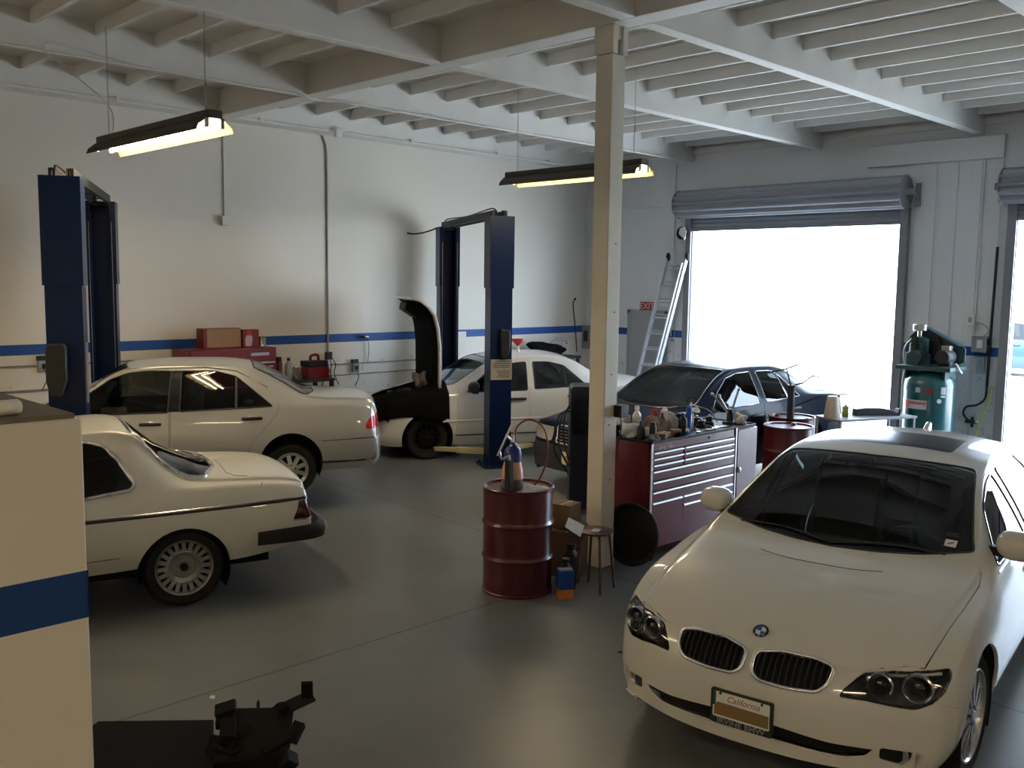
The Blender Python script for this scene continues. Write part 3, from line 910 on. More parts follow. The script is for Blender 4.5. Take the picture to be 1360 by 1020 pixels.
    mb.prism([(.09, -.004), (.02, .035), (-.04, .055), (-.07, .045), (-.08, -.01)], -.018, .018, 'y'); mb.build('roof_aerial', pt, root, bevel=.012, segs=3)
    mb = MB(); mb.add([cs.ray((x, y, 4), (0, 0, -1))[0] + Vector((0, 0, .001)) for x, y in ((-.245, -.34), (-.25, .34), (-.285, .36), (-.28, -.36))], [(0, 1, 2, 3)])
    P = [cs.ray((x, y, 4), (0, 0, -1))[0] for x, y in [(-.20, -.36), (-.155, -.2), (-.145, 0), (-.155, .2), (-.20, .36)]]
    mb2 = MB(); mb2.tube(spline(P, 6), .0028, 5); mb.bm.free(); mb2.build('hood_crease', M['black'], root)
    # tail lamps
    for side in 'LR': cs.build('tail_light', (16,), M['taillens'], root, side, gap=.002, lip=.01)
    # lining + cabin
    cs.build('interior_trim', (0, 4, 6), M['lining'], root, lip=0, off=-.018, flip=True)
    car_interior(root, -.62, -1.65, -2.55, .30, .58, M['leather'], 1, .62, .955)
    mb = MB()
    p, nn = cs.ray((-1.22, 0, 4), (0, 0, -1)); mb.prism([(-1.12, 1.30), (-1.12, 1.37), (-1.15, 1.37), (-1.16, 1.30)], -.11, .11, 'y'); mb.bar((-1.14, 0, 1.35), (-1.2, 0, p.z - .01), .02, .02)
    mb.build('inside_mirror', M['black'], root, bevel=.01)
    mb = MB(); mb.box(-3.9, -.62, .20, .55, .62, .30); mb.box(-2.55, -.86, .185, -.45, .86, .26); mb.build('underbody', M['dark'], root)
    wheel_housing(root, 0, .335, .382, .55, .925); wheel_housing(root, -2.99, .335, .382, .55, .93)
    for x, st in ((0, rad(-3)), (-2.99, 0)):
        for sg in (1, -1): car_wheel(root, x, .905, .335, .335, .243, .235, 'star', sg, st)
    return root, cs
M['plate'] = mat('licence_plate_white', (.74, .76, .66), .5)
HEADL = rpoly([(.452, .594), (.464, .626), (.533, .707), (.653, .724), (.768, .722), (.864, .728), (.882, .705), (.872, .64), (.834, .592), (.766, .563), (.681, .575), (.568, .593)], .02, 3)
LAMPS = [(.605, .655), (.755, .648)]
BROW = [(.55, .69), (.64, .708), (.74, .708), (.84, .712)]
KID = rpoly([(.022, .71), (.15, .732), (.31, .73), (.41, .713), (.404, .652), (.359, .60), (.20, .59), (.069, .595), (.026, .625)], .03, 4)
LOWI = rpoly([(-.01, .40), (.20, .39), (.42, .367), (.617, .362), (.586, .324), (.495, .304), (.204, .315), (-.01, .325)], .015, 3, keep=(0, 7))
FOG = rpoly([(.64, .375), (.775, .358), (.765, .315), (.735, .29), (.64, .315)], .015, 3)
PLZ = .42
STICK = [(-.665, .62, (.035, .022), M['charcoal']), (-.60, .625, (.032, .03), M['paper'])]
# ------------------------------------------------------------------ the four older cars
M['paint_silver'] = mat('silver_beige_car_paint', (.40, .395, .37), .30, metal=.3, coat=.8, coat_rough=.04)
M['paint_cream'] = mat('cream_white_car_paint', (.62, .60, .52), .32, coat=.8, coat_rough=.05)
M['paint_white'] = mat('white_car_paint', (.66, .66, .65), .32, coat=.8, coat_rough=.05)
M['paint_navy'] = mat('dark_blue_car_paint', (.006, .010, .026), .35, spec=.12, coat=.12, coat_rough=.05)
M['greyclad'] = mat('grey_plastic_cladding', (.30, .30, .29), .45)
M['navyclad'] = mat('dark_grey_cladding', (.045, .045, .05), .5)

def xf(o, root): o.location = root.location; o.rotation_euler = root.rotation_euler; o.scale = root.scale

def build_sedan(sp):
    root = thing(sp['name'], sp['label'], sp.get('cat', 'car'), sp['loc'], rad(sp['hd']), None, sp['s'])
    cs = CarShape(sp['rows'], sp['bf'], sp['br'], step=.075, corner=sp.get('corner', (.05, .04)))
    pt = sp['paint']; wb = sp['wb']; R = sp['R']; yc = cs.f['ycant']; zr = sp.get('zwheel', R)
    for x in (0, -wb): wheel_arch(cs, 99, x, sp.get('archz', R), sp['arch'])
    up = lambda c, n: n.z > .25
    cs.cut(1, 'xy', sp['hood'], up)
    a, b, c, d = sp['ws']   # centre base, corner base, corner top, centre top
    xs = np.linspace(b - .05, c + .04, 5)
    ws = [(a, -.01), (a - .02, .25), ((a + b) / 2 - .02, .46), (b, yc(b) - .07)] + [(x, yc(x) - .055) for x in xs] + [(c, yc(c) - .11), ((c + d) / 2, .3), (d, -.01)]
    cs.cut(2, 'xy', rpoly(ws, .04, 3, keep=(0, len(ws) - 1)), up)
    if sp.get('sunroof'): cs.cut(3, 'xy', rpoly([(sp['sunroof'][0], -.01), (sp['sunroof'][0], .41), (sp['sunroof'][1], .41), (sp['sunroof'][1], -.01)], .05, 3, keep=(0, 3)), up)
    a, b, c, d = sp['rw']   # centre base, corner base, corner top, centre top
    xs = np.linspace(b + .06, c - .05, 5)
    m1, m2 = sp.get('rw_m', (.055, .10))
    rw = [(a, -.01), (a + .01, .3), (b, yc(b) - m1 - .015)] + [(x, yc(x) - m1) for x in xs] + [(c, yc(c) - m2), ((c + d) / 2, .3), (d, -.01)]
    cs.cut(8, 'xy', rpoly(rw, .05, 3, keep=(0, len(rw) - 1)), up)
    if sp.get('trunk'): cs.cut(9, 'xy', sp['trunk'], lambda c, n: n.z > .3)
    sd = lambda c, n: c.y > .42 and n.y > .12
    cs.cut(4, 'xz', sp['fdoor'], sd)
    if 'rdoor' in sp: cs.cut(6, 'xz', sp['rdoor'], sd)
    cs.cut(5, 'xz', sp['fwin'], sd)
    if 'bp' in sp: cs.cut(18, 'xz', sp['bp'], sd)
    if 'rwin' in sp: cs.cut(7, 'xz', sp['rwin'], sd)
    if 'bumpf' in sp: cs.cut(12, 'xz', sp['bumpf'], lambda c, n: True)
    if 'bumpr' in sp: cs.cut(15, 'xz', sp['bumpr'], lambda c, n: True)
    if 'clad' in sp: cs.cut(17, 'xz', sp['clad'], lambda c, n: c.y > .4 and n.y > .2)
    for part, pr, poly, fl in sp.get('extra', []): cs.cut(part, pr, poly, fl)
    open_hood = sp.get('open_hood', False)
    cs.build('body', (0,), pt, root, lip=.02)
    if not open_hood: cs.build('hood', (1,), pt, root, gap=.003, lip=.02)
    if sp.get('trunk'): cs.build('trunk_lid', (9,), pt, root, gap=.003, lip=.02)
    if 'bumpf' in sp: cs.build('front_bumper', (12,), sp.get('bump_m', pt), root, gap=.001, lip=.02)
    if 'bumpr' in sp: cs.build('rear_bumper', (15,), sp.get('bump_m', pt), root, gap=.002, lip=.035, off=sp.get('boff', 0))
    gl = sp.get('glass', M['glassdark']); tm = sp.get('trim', M['black']); tr = sp.get('trim_r', .009)
    w = cs.build('windshield', (2,), sp.get('wsglass', gl), root, lip=0, gap=.003); cs.trim('window_seal', (2,), tr, tm, w)
    if sp.get('sunroof'): cs.build('sunroof', (3,), pt, root, lip=.02, gap=.005)
    w = cs.build('rear_window', (8,), sp.get('rwglass', gl), root, lip=0, gap=.003); cs.trim('window_seal', (8,), tr * sp.get('rw_k', 1.), tm, w)
    doors = {}
    for side, sg in (('L', 1), ('R', -1)):
        dr = cs.build('front_door', (4,), pt, root, side, gap=.004, lip=.02)
        g = cs.build('door_window', (5,), gl, dr, side, gap=.003, lip=0)
        if g: cs.trim('window_trim', (5,), tr, tm, g, side)
        rr = None
        if 'rdoor' in sp: rr = cs.build('rear_door', (6,), pt, root, side, gap=.004, lip=.02)
        if 'rwin' in sp:
            g = cs.build('door_window' if rr else 'quarter_window', (7,), gl, rr or root, side, gap=.003, lip=0); cs.trim('window_trim', (7,), tr, tm, g, side)
            if 'divider' in sp:
                mb = MB(); P = []
                for x, z in sp['divider']:
                    p, n = cs.side(x, z); p = p + n * .004; P.append(Vector((p.x, p.y * sg, p.z)))
                for u, v in zip(P, P[1:]): mb.bar(u, v, .026, .012, (0, 1, 0))
                mb.build('window_divider', tm, g)
        doors[sg] = (dr, rr)
        wing_mirror(cs, dr, sp['mirror'][0], sp['mirror'][1], sg, sp.get('mirror_m', pt), sp.get('mirror_s', (.07, .095, .065)), .11)
        if 'bp' in sp: cs.build('pillar_trim', (18,), M['blackgloss'], root, side, gap=.002, lip=.01)
        if 'clad' in sp: cs.build('side_cladding', (17,), sp.get('clad_m', pt), root, side, gap=.002, lip=.01, off=.004)
        for nm, part, m in sp.get('lights', []): cs.build(nm, (part,), m, root, side, gap=.003, lip=.012)
    for q, key in ((0, 'fh'), (1, 'rh')):
        if key in sp: door_handle(cs, [(1, doors[1][q]), (-1, doors[-1][q])], sp[key][0], sp[key][1], .22, M['black'], base=sp.get('handle_base', pt))
    if 'strips' in sp:
        for nm, pts, pr, r, m in sp['strips']:
            for sg in (1, -1):
                mb = MB(); cs.skinline(mb, pts, pr, r, .002, (sg,)); mb.build(nm, m, root)
    cs.build('interior_trim', tuple(k for k in (0, 4, 6) ), M['lining'], root, lip=0, off=-.02, flip=True)
    cab = sp['cabin']; car_interior(root, *cab[:3], .30, cab[3], sp.get('leather', M['leather']), 1, .56, cab[4])
    mb = MB(); xb0 = cs.x0 + .35; mb.box(xb0, -.55, .22, cs.x1 - .3, .55, .32); mb.box(-wb + .45, -.76, sp['rows'][len(sp['rows']) // 2][1] + .01, -.45, .76, .30); mb.build('underbody', M['dark'], root)
    for x in (0, -wb): wheel_housing(root, x, sp.get('archz', R), sp['arch'] - .003, .50, cs.W - .03)
    for x in (0, -wb):
        for sg in (1, -1): car_wheel(root, x, cs.W - .055, zr, R, sp['rim'], .20, sp['style'], sg, 0)
    return root, cs, doors

def plate_rear(root, x, z, m, tilt=0):
    pass

def build_silver():
    rows = [
        (.82, .26, .66, .40, .76, .47, .74, .50, .60, .52), (.80, .22, .70, .43, .82, .56, .79, .60, .62, .62),
        (.74, .20, .76, .50, .86, .68, .81, .72, .62, .745), (.55, .19, .80, .56, .885, .79, .83, .82, .64, .85),
        (.1, .19, .82, .62, .90, .88, .845, .92, .68, .955), (-.15, .19, .83, .62, .90, .92, .845, .985, .70, 1.02),
        (-.40, .19, .83, .63, .90, .945, .845, 1.11, .68, 1.16), (-.60, .19, .83, .63, .90, .952, .842, 1.225, .655, 1.29),
        (-.80, .19, .83, .63, .90, .955, .84, 1.36, .63, 1.43), (-1.0, .19, .83, .63, .90, .957, .84, 1.435, .61, 1.505),
        (-1.5, .19, .83, .63, .90, .965, .84, 1.465, .60, 1.54), (-1.95, .19, .83, .63, .90, .985, .838, 1.46, .595, 1.54),
        (-2.4, .19, .83, .64, .90, 1.0, .835, 1.425, .59, 1.50), (-2.75, .19, .83, .65, .90, 1.005, .83, 1.26, .60, 1.34),
        (-3.05, .20, .83, .66, .895, 1.01, .82, 1.09, .64, 1.15), (-3.3, .21, .82, .66, .89, 1.01, .81, 1.06, .66, 1.11),
        (-3.75, .22, .79, .64, .87, .99, .79, 1.04, .64, 1.09), (-3.9, .24, .75, .60, .85, .95, .77, 1.0, .62, 1.04),
        (-3.955, .27, .72, .56, .83, .83, .75, .87, .60, .90), (-3.98, .30, .70, .54, .81, .66, .74, .70, .60, .72),
        (-3.99, .33, .69, .50, .80, .57, .73, .59, .60, .60)]
    fw = rpoly([(-.34, .955), (-.58, 1.19), (-.80, 1.345), (-1.0, 1.415), (-1.2, 1.435), (-1.48, 1.432), (-1.44, .965)], .03, 3)
    root, cs, doors = build_sedan(dict(
        name='sedan', label='silver-beige sedan with a bright red tail lamp standing in the left lift', loc=(3.58, 10.80, .273), hd=152, s=.90,
        rows=rows, bf=(.0, .30), br=(-3.2, .15), paint=M['paint_silver'], wb=2.833, R=.315, zwheel=.225, arch=.375, archz=.31, rim=.205, style='eight',
        hood=[(.70, -.01), (.66, .3), (.52, .60), (.2, .70), (-.1, .73), (-.14, .5), (-.02, .2), (.02, -.01)], ws=(.0, -.20, -.98, -.92), sunroof=(-1.0, -1.62), rw=(-3.16, -3.05, -2.42, -2.40), rw_m=(.012, .04), corner=(.035, .03),
        trunk=[(-3.2, -.01), (-3.17, .55), (-3.25, .68), (-3.88, .64), (-3.93, -.01)],
        fdoor=rpoly([(-.30, .30), (-.30, .9), (-.34, 1.02), (-.58, 1.24), (-.8, 1.385), (-1.0, 1.452), (-1.53, 1.462), (-1.45, .95), (-1.43, .30)], .03, 2),
        rdoor=rpoly([(-1.44, .30), (-1.46, .95), (-1.54, 1.463), (-1.87, 1.465), (-2.215, 1.41), (-2.56, 1.215), (-2.70, 1.06), (-2.685, .93), (-2.36, .56), (-2.28, .30)], .03, 2),
        fwin=fw, rwin=rpoly([(-1.56, .972), (-1.59, 1.43), (-1.97, 1.425), (-2.21, 1.36), (-2.625, 1.01)], .025, 3), bp=[(-1.43, .972), (-1.475, 1.435), (-1.60, 1.435), (-1.565, .975)], divider=[(-2.20, 1.0), (-2.205, 1.18), (-2.21, 1.355)],
        bumpf=[(.38, .1), (1.2, .1), (1.2, .56), (.38, .56)], bumpr=[(-3.17, .1), (-4.5, .1), (-4.5, .60), (-3.5, .585), (-3.17, .575)], boff=.016,
        lights=[('tail_light', 16, M['taillens'])], extra=[(16, 'xz', rpoly([(-3.73, .75), (-3.79, .83), (-3.905, .875), (-4.2, .88), (-4.2, .69), (-3.75, .70)], .02, 2), lambda c, n: c.y > .50 and c.x < -3.5)],
        mirror=(-.52, .98), fh=(-1.13, .835), rh=(-2.27, .872), trim=M['black'],
        strips=[('bumper_strip', [(-3.19, .572), (-3.45, .58), (-3.7, .59), (-3.84, .595)], 'xz', .009, M['charcoal']), ('bumper_edge', [(-3.19, .315), (-3.45, .315), (-3.7, .32), (-3.84, .33)], 'xz', .022, M['black'])],
        cabin=(-.50, -1.45, -2.35, .60, .96), glass=M['glassmid']))
    mb = MB()   # roof gutter line
    cs.skinline(mb, [(-.62, 1.252), (-.8, 1.392), (-1.0, 1.46), (-1.5, 1.47), (-1.87, 1.472), (-2.22, 1.42), (-2.57, 1.225)], 'xz', .005, .001); mb.build('roof_seam', M['black'], root)
    # price card behind the front door glass
    mb = MB(); mb.box(-.98, .745, .965, -.70, .75, 1.035); mb.build('paper_card', M['yellowrag'], doors[1][0])
    return root

def build_coupe():
    rows = [
        (.79, .30, .66, .42, .78, .50, .76, .53, .6, .55), (.77, .26, .72, .48, .83, .60, .80, .64, .62, .66), (.72, .26, .76, .52, .86, .74, .82, .78, .64, .80),
        (.4, .28, .80, .62, .885, .86, .83, .89, .66, .91), (-.1, .31, .82, .68, .89, .92, .835, .95, .70, .975), (-.45, .33, .82, .70, .89, .94, .83, .99, .69, 1.03),
        (-.75, .34, .82, .70, .89, .945, .83, 1.18, .64, 1.24), (-1.05, .34, .82, .70, .89, .95, .825, 1.34, .58, 1.40), (-1.4, .345, .82, .70, .89, .95, .825, 1.40, .555, 1.455),
        (-1.9, .35, .82, .70, .89, .955, .82, 1.41, .55, 1.47), (-2.2, .355, .82, .70, .89, .96, .815, 1.415, .565, 1.475), (-2.36, .36, .82, .70, .89, .965, .81, 1.385, .59, 1.445),
        (-2.48, .362, .82, .70, .888, .968, .805, 1.265, .61, 1.355), (-2.6, .365, .82, .70, .888, .97, .80, 1.13, .635, 1.255), (-2.8, .345, .82, .70, .886, .968, .79, 1.01, .672, 1.14), (-3.05, .335, .81, .70, .882, .965, .785, .985, .68, 1.05),
        (-3.4, .365, .80, .70, .872, .95, .775, .965, .67, 1.025), (-3.65, .42, .79, .69, .862, .92, .765, .935, .66, .99), (-3.76, .45, .78, .68, .855, .88, .757, .895, .65, .945),
        (-3.795, .455, .77, .66, .845, .80, .75, .82, .64, .84), (-3.815, .46, .76, .62, .835, .72, .745, .74, .63, .75)]
    qw = rpoly([(-1.40, .955), (-1.42, 1.365), (-1.7, 1.38), (-2.03, 1.37), (-2.15, 1.335), (-2.24, 1.235), (-2.355, 1.045), (-2.325, 1.0), (-1.97, .96)], .03, 3)
    sd = lambda c, n: c.y > .42 and n.y > .12
    root, cs, doors = build_sedan(dict(
        name='coupe', label='old cream white coupe with thick black rear bumper behind the cream partition', loc=(.98, 8.33, 0), hd=164, s=.953,
        rows=rows, bf=(.2, .16), br=(-3.3, .06), paint=M['paint_cream'], wb=2.71, R=.325, arch=.365, archz=.30, rim=.228, style='bundt', corner=(.035, .03), rw_m=(.022, .045),
        hood=[(.70, -.01), (.66, .4), (.5, .66), (-.25, .72), (-.3, .4), (-.26, -.01)], ws=(-.34, -.48, -1.06, -1.0), rw=(-3.06, -2.92, -2.37, -2.35),
        trunk=[(-3.15, -.01), (-3.13, .5), (-3.19, .62), (-3.7, .62), (-3.78, .5), (-3.79, -.01)],
        fdoor=rpoly([(-.40, .38), (-.42, .93), (-1.42, .95), (-1.46, .38)], .02, 2), fwin=rpoly([(-.62, .955), (-.9, 1.20), (-1.1, 1.31), (-1.36, 1.362), (-1.37, .957)], .02, 2), rwin=qw,
        lights=[('tail_light', 16, M['darktail'])], extra=[(16, 'xz', [(-3.66, .79), (-4.2, .79), (-4.2, .635), (-3.60, .635), (-3.64, .72)], lambda c, n: c.y > .40 and c.x < -3.5)],
        mirror=(-.62, .99), fh=(-1.12, .80), trim=M['chrome'], trim_r=.018, rw_k=1.05,
        strips=[('side_strip', [(x, .79 + .008 * (-x - 2)) for x in np.linspace(.5, -3.72, 22)], 'xz', .014, M['black']), ('strip_chrome', [(x, .806 + .008 * (-x - 2)) for x in np.linspace(.5, -3.72, 22)], 'xz', .0045, M['chrome'])],
        cabin=(-.62, -1.5, -2.2, .56, .94), leather=M['greyleather']))
    # bumpers with rubber corners
    for nm, path, z0, z1 in (('rear_bumper', [(-3.30, .872), (-3.55, .872), (-3.76, .86), (-3.87, .79), (-3.915, .62), (-3.93, .3), (-3.93, 0)], .435, .585), ('front_bumper', [(.42, .89), (.66, .87), (.86, .78), (.93, .6), (.95, .3), (.95, 0)], .40, .55)):
        P = spline([(a, b, 0) for a, b in path], 4); P = P + [Vector((p.x, -p.y, 0)) for p in P[-2::-1]]
        mb = MB(); pr = [(0, z0 + .035), (.0, z1 - .02), (.02, z1), (.075, z1 - .03), (.085, z1 - .06), (.075, z0 + .02), (.02, z0)]
        n = len(P); vs = []
        for i, p in enumerate(P):
            t = (P[min(i + 1, n - 1)] - P[max(i - 1, 0)]).normalized(); o = Vector((t.y, -t.x, 0))
            if o.dot(Vector((p.x + 1.5, p.y, 0))) < 0: o = -o
            for a, z in pr: vs.append(p + o * (a - .055) + Vector((0, 0, z)))
        k = len(pr); fs = [(i * k + j, i * k + (j + 1) % k, (i + 1) * k + (j + 1) % k, (i + 1) * k + j) for i in range(n - 1) for j in range(k)]
        fs += [tuple(range(k)), tuple((n - 1) * k + j for j in range(k))]
        mb.add(vs, fs); bp = mb.build(nm, M['rubber'], root, smooth=50)
        mb = MB(); Q = [p for p in P if abs(p.y) < .80]
        mb.tube([p + Vector((math.copysign(.020, p.x + 1.5), 0, z1 - .07)) for p in Q], .034, 8); mb.build('bumper_chrome', M['chrome'], bp)
    # tail lamp chrome foot, fuel-flap joint, small aerial stub, sill joint
    for sg in (1, -1):
        mb = MB(); cs.skinline(mb, [(-3.60, .632), (-3.70, .632), (-3.77, .63)], 'xz', .009, .003, (sg,)); mb.build('lamp_chrome', M['chrome'], root)
        mb = MB(); cs.skinline(mb, [(-1.96, .475), (-2.1, .478), (-2.22, .48)], 'xz', .003, 0, (sg,)); mb.build('sill_joint', M['charcoal'], root)
    p, n = cs.side(-3.36, .93); mb = MB(); mb.cyl(p - n * .01, p + Vector((0, 0, .035)), .016, .008, 10); mb.build('aerial_stub', M['chrome'], root)
    # roof seam beside the rear window
    mb = MB(); P = []
    for x, y in [(-3.13, .0), (-3.125, .3), (-3.12, .52), (-3.17, .62), (-3.27, .64)]:
        q, nn = cs.ray((x, y, 4), (0, 0, -1)); P.append(q)
    mb.tube(P, .003, 5); mb.build('trunk_seam', M['black'], root)
    return root

def build_white():
    rows = [
        (.79, .26, .62, .38, .72, .45, .70, .48, .58, .50), (.77, .22, .66, .42, .79, .54, .76, .58, .60, .60), (.71, .20, .72, .48, .82, .66, .78, .70, .60, .73),
        (.5, .19, .77, .55, .85, .76, .80, .80, .62, .83), (.1, .19, .79, .60, .86, .85, .81, .89, .66, .92), (-.15, .19, .80, .60, .86, .89, .81, .95, .69, .985),
        (-.42, .19, .80, .60, .86, .90, .81, 1.0, .68, 1.06), (-.65, .19, .80, .60, .86, .905, .81, 1.13, .655, 1.20), (-.92, .19, .80, .60, .86, .907, .81, 1.285, .61, 1.35),
        (-1.2, .19, .80, .60, .86, .915, .81, 1.35, .58, 1.42), (-1.55, .19, .80, .60, .86, .935, .81, 1.378, .57, 1.448), (-1.9, .19, .80, .60, .86, .95, .81, 1.37, .565, 1.442),
        (-2.2, .19, .80, .61, .86, .96, .805, 1.31, .57, 1.38), (-2.45, .19, .80, .62, .858, .965, .80, 1.17, .59, 1.24), (-2.75, .20, .79, .62, .855, .965, .79, 1.01, .63, 1.07),
        (-3.3, .22, .76, .62, .84, .955, .77, .995, .63, 1.04), (-3.55, .25, .72, .60, .82, .93, .74, .965, .60, 1.0), (-3.65, .28, .70, .55, .80, .80, .72, .83, .60, .86), (-3.68, .32, .68, .50, .77, .58, .70, .60, .58, .61)]
    root, cs, doors = build_sedan(dict(
        name='sedan', label='white sedan with its bonnet raised upright and a red funnel on its roof', loc=(8.96, 11.1, 0), hd=153, s=1.04,
        rows=rows, bf=(.0, .26), br=(-2.9, .24), paint=M['paint_white'], wb=2.69, R=.30, arch=.36, archz=.30, rim=.19, style='cover', open_hood=True,
        hood=[(.66, -.01), (.62, .4), (.50, .60), (.1, .655), (-.12, .67), (-.16, .4), (-.10, -.01)], ws=(-.15, -.36, -1.02, -.96), sunroof=(-1.1, -1.68), rw=(-2.82, -2.72, -2.18, -2.16),
        trunk=[(-2.86, -.01), (-2.84, .5), (-2.92, .63), (-3.5, .6), (-3.6, -.01)],
        fdoor=rpoly([(-.40, .30), (-.42, .85), (-.46, .99), (-.70, 1.16), (-.92, 1.285), (-1.23, 1.348), (-1.52, 1.365), (-1.47, .92), (-1.46, .30)], .03, 2),
        rdoor=rpoly([(-1.47, .30), (-1.48, .94), (-1.53, 1.366), (-1.75, 1.366), (-2.06, 1.325), (-2.36, 1.12), (-2.47, .98), (-2.44, .85), (-2.22, .56), (-2.15, .30)], .03, 2),
        fwin=rpoly([(-.56, .925), (-.765, 1.10), (-.92, 1.215), (-1.21, 1.30), (-1.48, 1.322), (-1.45, .935)], .025, 3), rwin=rpoly([(-1.56, .95), (-1.58, 1.322), (-1.82, 1.318), (-2.05, 1.265), (-2.36, .985)], .025, 3), divider=[(-2.04, .96), (-2.04, 1.1), (-2.04, 1.25)],
        bumpf=[(.36, .1), (1.2, .1), (1.2, .52), (.36, .52)], bumpr=[(-3.05, .1), (-4.5, .1), (-4.5, .56), (-3.05, .56)],
        mirror=(-.64, .95), mirror_m=M['black'], mirror_s=(.09, .135, .085), fh=(-1.19, .815), rh=(-2.06, .84), trim=M['black'], trim_r=.008,
        strips=[('side_moulding', [(-.2, .535), (-.4, .535), (-1.0, .54), (-1.8, .545), (-2.2, .55)], 'xz', .014, M['paint_white']), ('sill_moulding', [(-.38, .335), (-1.0, .335), (-1.8, .335), (-2.25, .335)], 'xz', .009, M['charcoal'])],
        cabin=(-.50, -1.4, -2.1, .54, .92), glass=M['glassdark'], wsglass=M['glass']))
    # engine bay and the upright bonnet
    mb = MB(); mb.box(-.10, -.60, .45, .60, .60, .60)
    mb.box(-.02, -.28, .60, .42, .22, .80); mb.box(.05, -.20, .80, .38, .14, .86); mb.box(.1, .30, .60, .42, .55, .82); mb.box(-.05, -.58, .60, .25, -.34, .80)
    mb.cyl((.45, -.3, .74), (.45, .3, .74), .05, seg=12); mb.tube(spline([(.3, .1, .86), (.2, .3, .92), (-.02, .4, .86)], 6), .03, 8)
    mb.build('engine', M['charcoal'], root, bevel=.01)
    prof = [(-.20, .96), (-.205, 1.20), (-.20, 1.56), (-.175, 1.80), (-.13, 1.98), (-.04, 2.10), (.06, 2.18), (.17, 2.215)]
    mb = MB(); nn = len(prof); ys = [-.70, -.60, -.3, 0, .3, .60, .70]
    def hw(i, y): return y * (1 - .10 * max(0, (i - 4)) / 3)
    top = [[(p[0] - .02 * (1 - (y / .7) ** 2), hw(i, y), p[1]) for y in ys] for i, p in enumerate(prof)]
    vs = [v for r in top for v in r]; k = len(ys)
    mb.add(vs, [(i * k + j, i * k + j + 1, (i + 1) * k + j + 1, (i + 1) * k + j) for i in range(nn - 1) for j in range(k - 1)])
    hd = mb.build('hood', M['paint_white'], root, smooth=60); sm = hd.modifiers.new('Solid', 'SOLIDIFY'); sm.thickness = .035; sm.offset = 0
    mb = MB(); vs = [(p[0] + .07, y * .94, p[1]) for p in prof[:-1] for y in (-.66, .66)] + [(p[0] + .025, y * .94, p[1]) for p in prof[:-1] for y in (-.66, .66)]
    m_ = nn - 1; fs = []
    for i in range(m_ - 1):
        fs += [(2 * i, 2 * i + 1, 2 * i + 3, 2 * i + 2), (2 * i, 2 * i + 2, 2 * m_ + 2 * i + 2, 2 * m_ + 2 * i), (2 * i + 1, 2 * i + 3, 2 * m_ + 2 * i + 3, 2 * m_ + 2 * i + 1)]
    mb.add(vs, fs); mb.build('hood_insulation', M['mesh'], hd)
    mb = MB(); mb.prism([(-.05, 2.02), (.18, 2.15), (.20, 2.05), (.02, 1.93)], -.22, .22, 'y'); mb.build('grille', M['blackrim'], hd, bevel=.01)
    mb = MB(); mb.tube([(-.1, .45, 1.0), (-.16, .5, 1.5)], .012, 6); mb.build('hood_strut', M['black'], hd)
    mb = MB()
    for y in (.50,):
        p, q = Vector((.735, .58, .56)), 0
        mb.prism(rpoly([(.40, .52), (.68, .50), (.70, .64), (.45, .68)], .03, 3), .62, .70, 'x')
    mb.build('headlight', M['headlens'], root)
    # badge lettering above the moulding
    p, n = cs.side(-.19, .555); q, _ = cs.side(-.30, .555)
    mb = MB(); mb.bar(p + n * .004 + Vector((0, 0, .03)), q + n * .004 + Vector((0, 0, .03)), .02, .006, n); mb.build('fender_badge', M['charcoal'], doors[1][0])
    # black fender cover draped over wing and engine bay edge
    V = []; nx, nv = 18, 16; g = random.Random(3)
    for i in range(nx + 1):
        x = .72 - 1.02 * i / nx
        for j in range(nv + 1):
            t = j / nv
            if t < .55:
                y = .10 + (.66 - .10) * t / .55; pz = cs.ray((min(x, .70), y, 4), (0, 0, -1))[0]; z = (pz.z if pz is not None else .75) + .03 + .02 * sin(9 * x + 7 * y) + .015 * cos(13 * y)
                V.append((x, y, z))
            else:
                u = (t - .55) / .45; zb = .56 + .05 * sin(5 * x) + (.06 if x < -.2 else 0); xx = min(x, .62)
                pz = cs.ray((xx, .80, 4), (0, 0, -1))[0]; zt = (pz.z if pz is not None else .78) + .02
                if u < .5:
                    yy = .68 + .15 * u / .5; q = cs.ray((xx, min(yy, .80), 4), (0, 0, -1))[0]; z = (q.z if q is not None else zt) + .025
                else:
                    k = (u - .5) / .5; z = zt + (zb - zt) * k; ps, ns = cs.side(xx, min(z, .78)); yy = (ps.y if ps is not None else .82) + .022 + .012 * sin(14 * x + 3 * z)
                    yy = max(yy, .83 if k < .3 else .80)
                V.append((x, yy, z))
    mb = MB(); mb.add(V, [(i * (nv + 1) + j, i * (nv + 1) + j + 1, (i + 1) * (nv + 1) + j + 1, (i + 1) * (nv + 1) + j) for i in range(nx) for j in range(nv)])
    fc = mb.build('fender_cover', M['mesh'], None, smooth=60); md = fc.modifiers.new('Solid', 'SOLIDIFY'); md.thickness = .008
    xf(fc, root); tag(fc, 'black fender cover draped over the front wing of the white sedan with the raised bonnet', 'cover')
    mb = MB(); mb.blob((-.02, .30, 1.02), (.13, .17, .15), 5, .35); rg = mb.build('rag', M['rag'], None, smooth=70); xf(rg, root); tag(rg, 'crumpled grey rag lying in the open engine bay by the raised bonnet', 'rag')
    # funnel on the roof
    p, n = cs.ray((-1.46, .30, 4), (0, 0, -1)); fn = thing('funnel', 'red plastic funnel standing on the roof of the white sedan', 'funnel', root.matrix_basis @ p if False else (0, 0, 0))
    fn.location = Matrix.Translation(root.location) @ Matrix.Rotation(rad(153), 4, 'Z') @ (Vector(p) * 1.04)
    mb = MB(); mb.lathe([(.022, .10), (.03, .115), (.095, .175), (.112, .185), (.112, .205), (.105, .205), (.085, .175), (.02, .12)], (0, 0, 0), (0, 0, 1), 28); mb.build('funnel_cone', M['brightred'], fn)
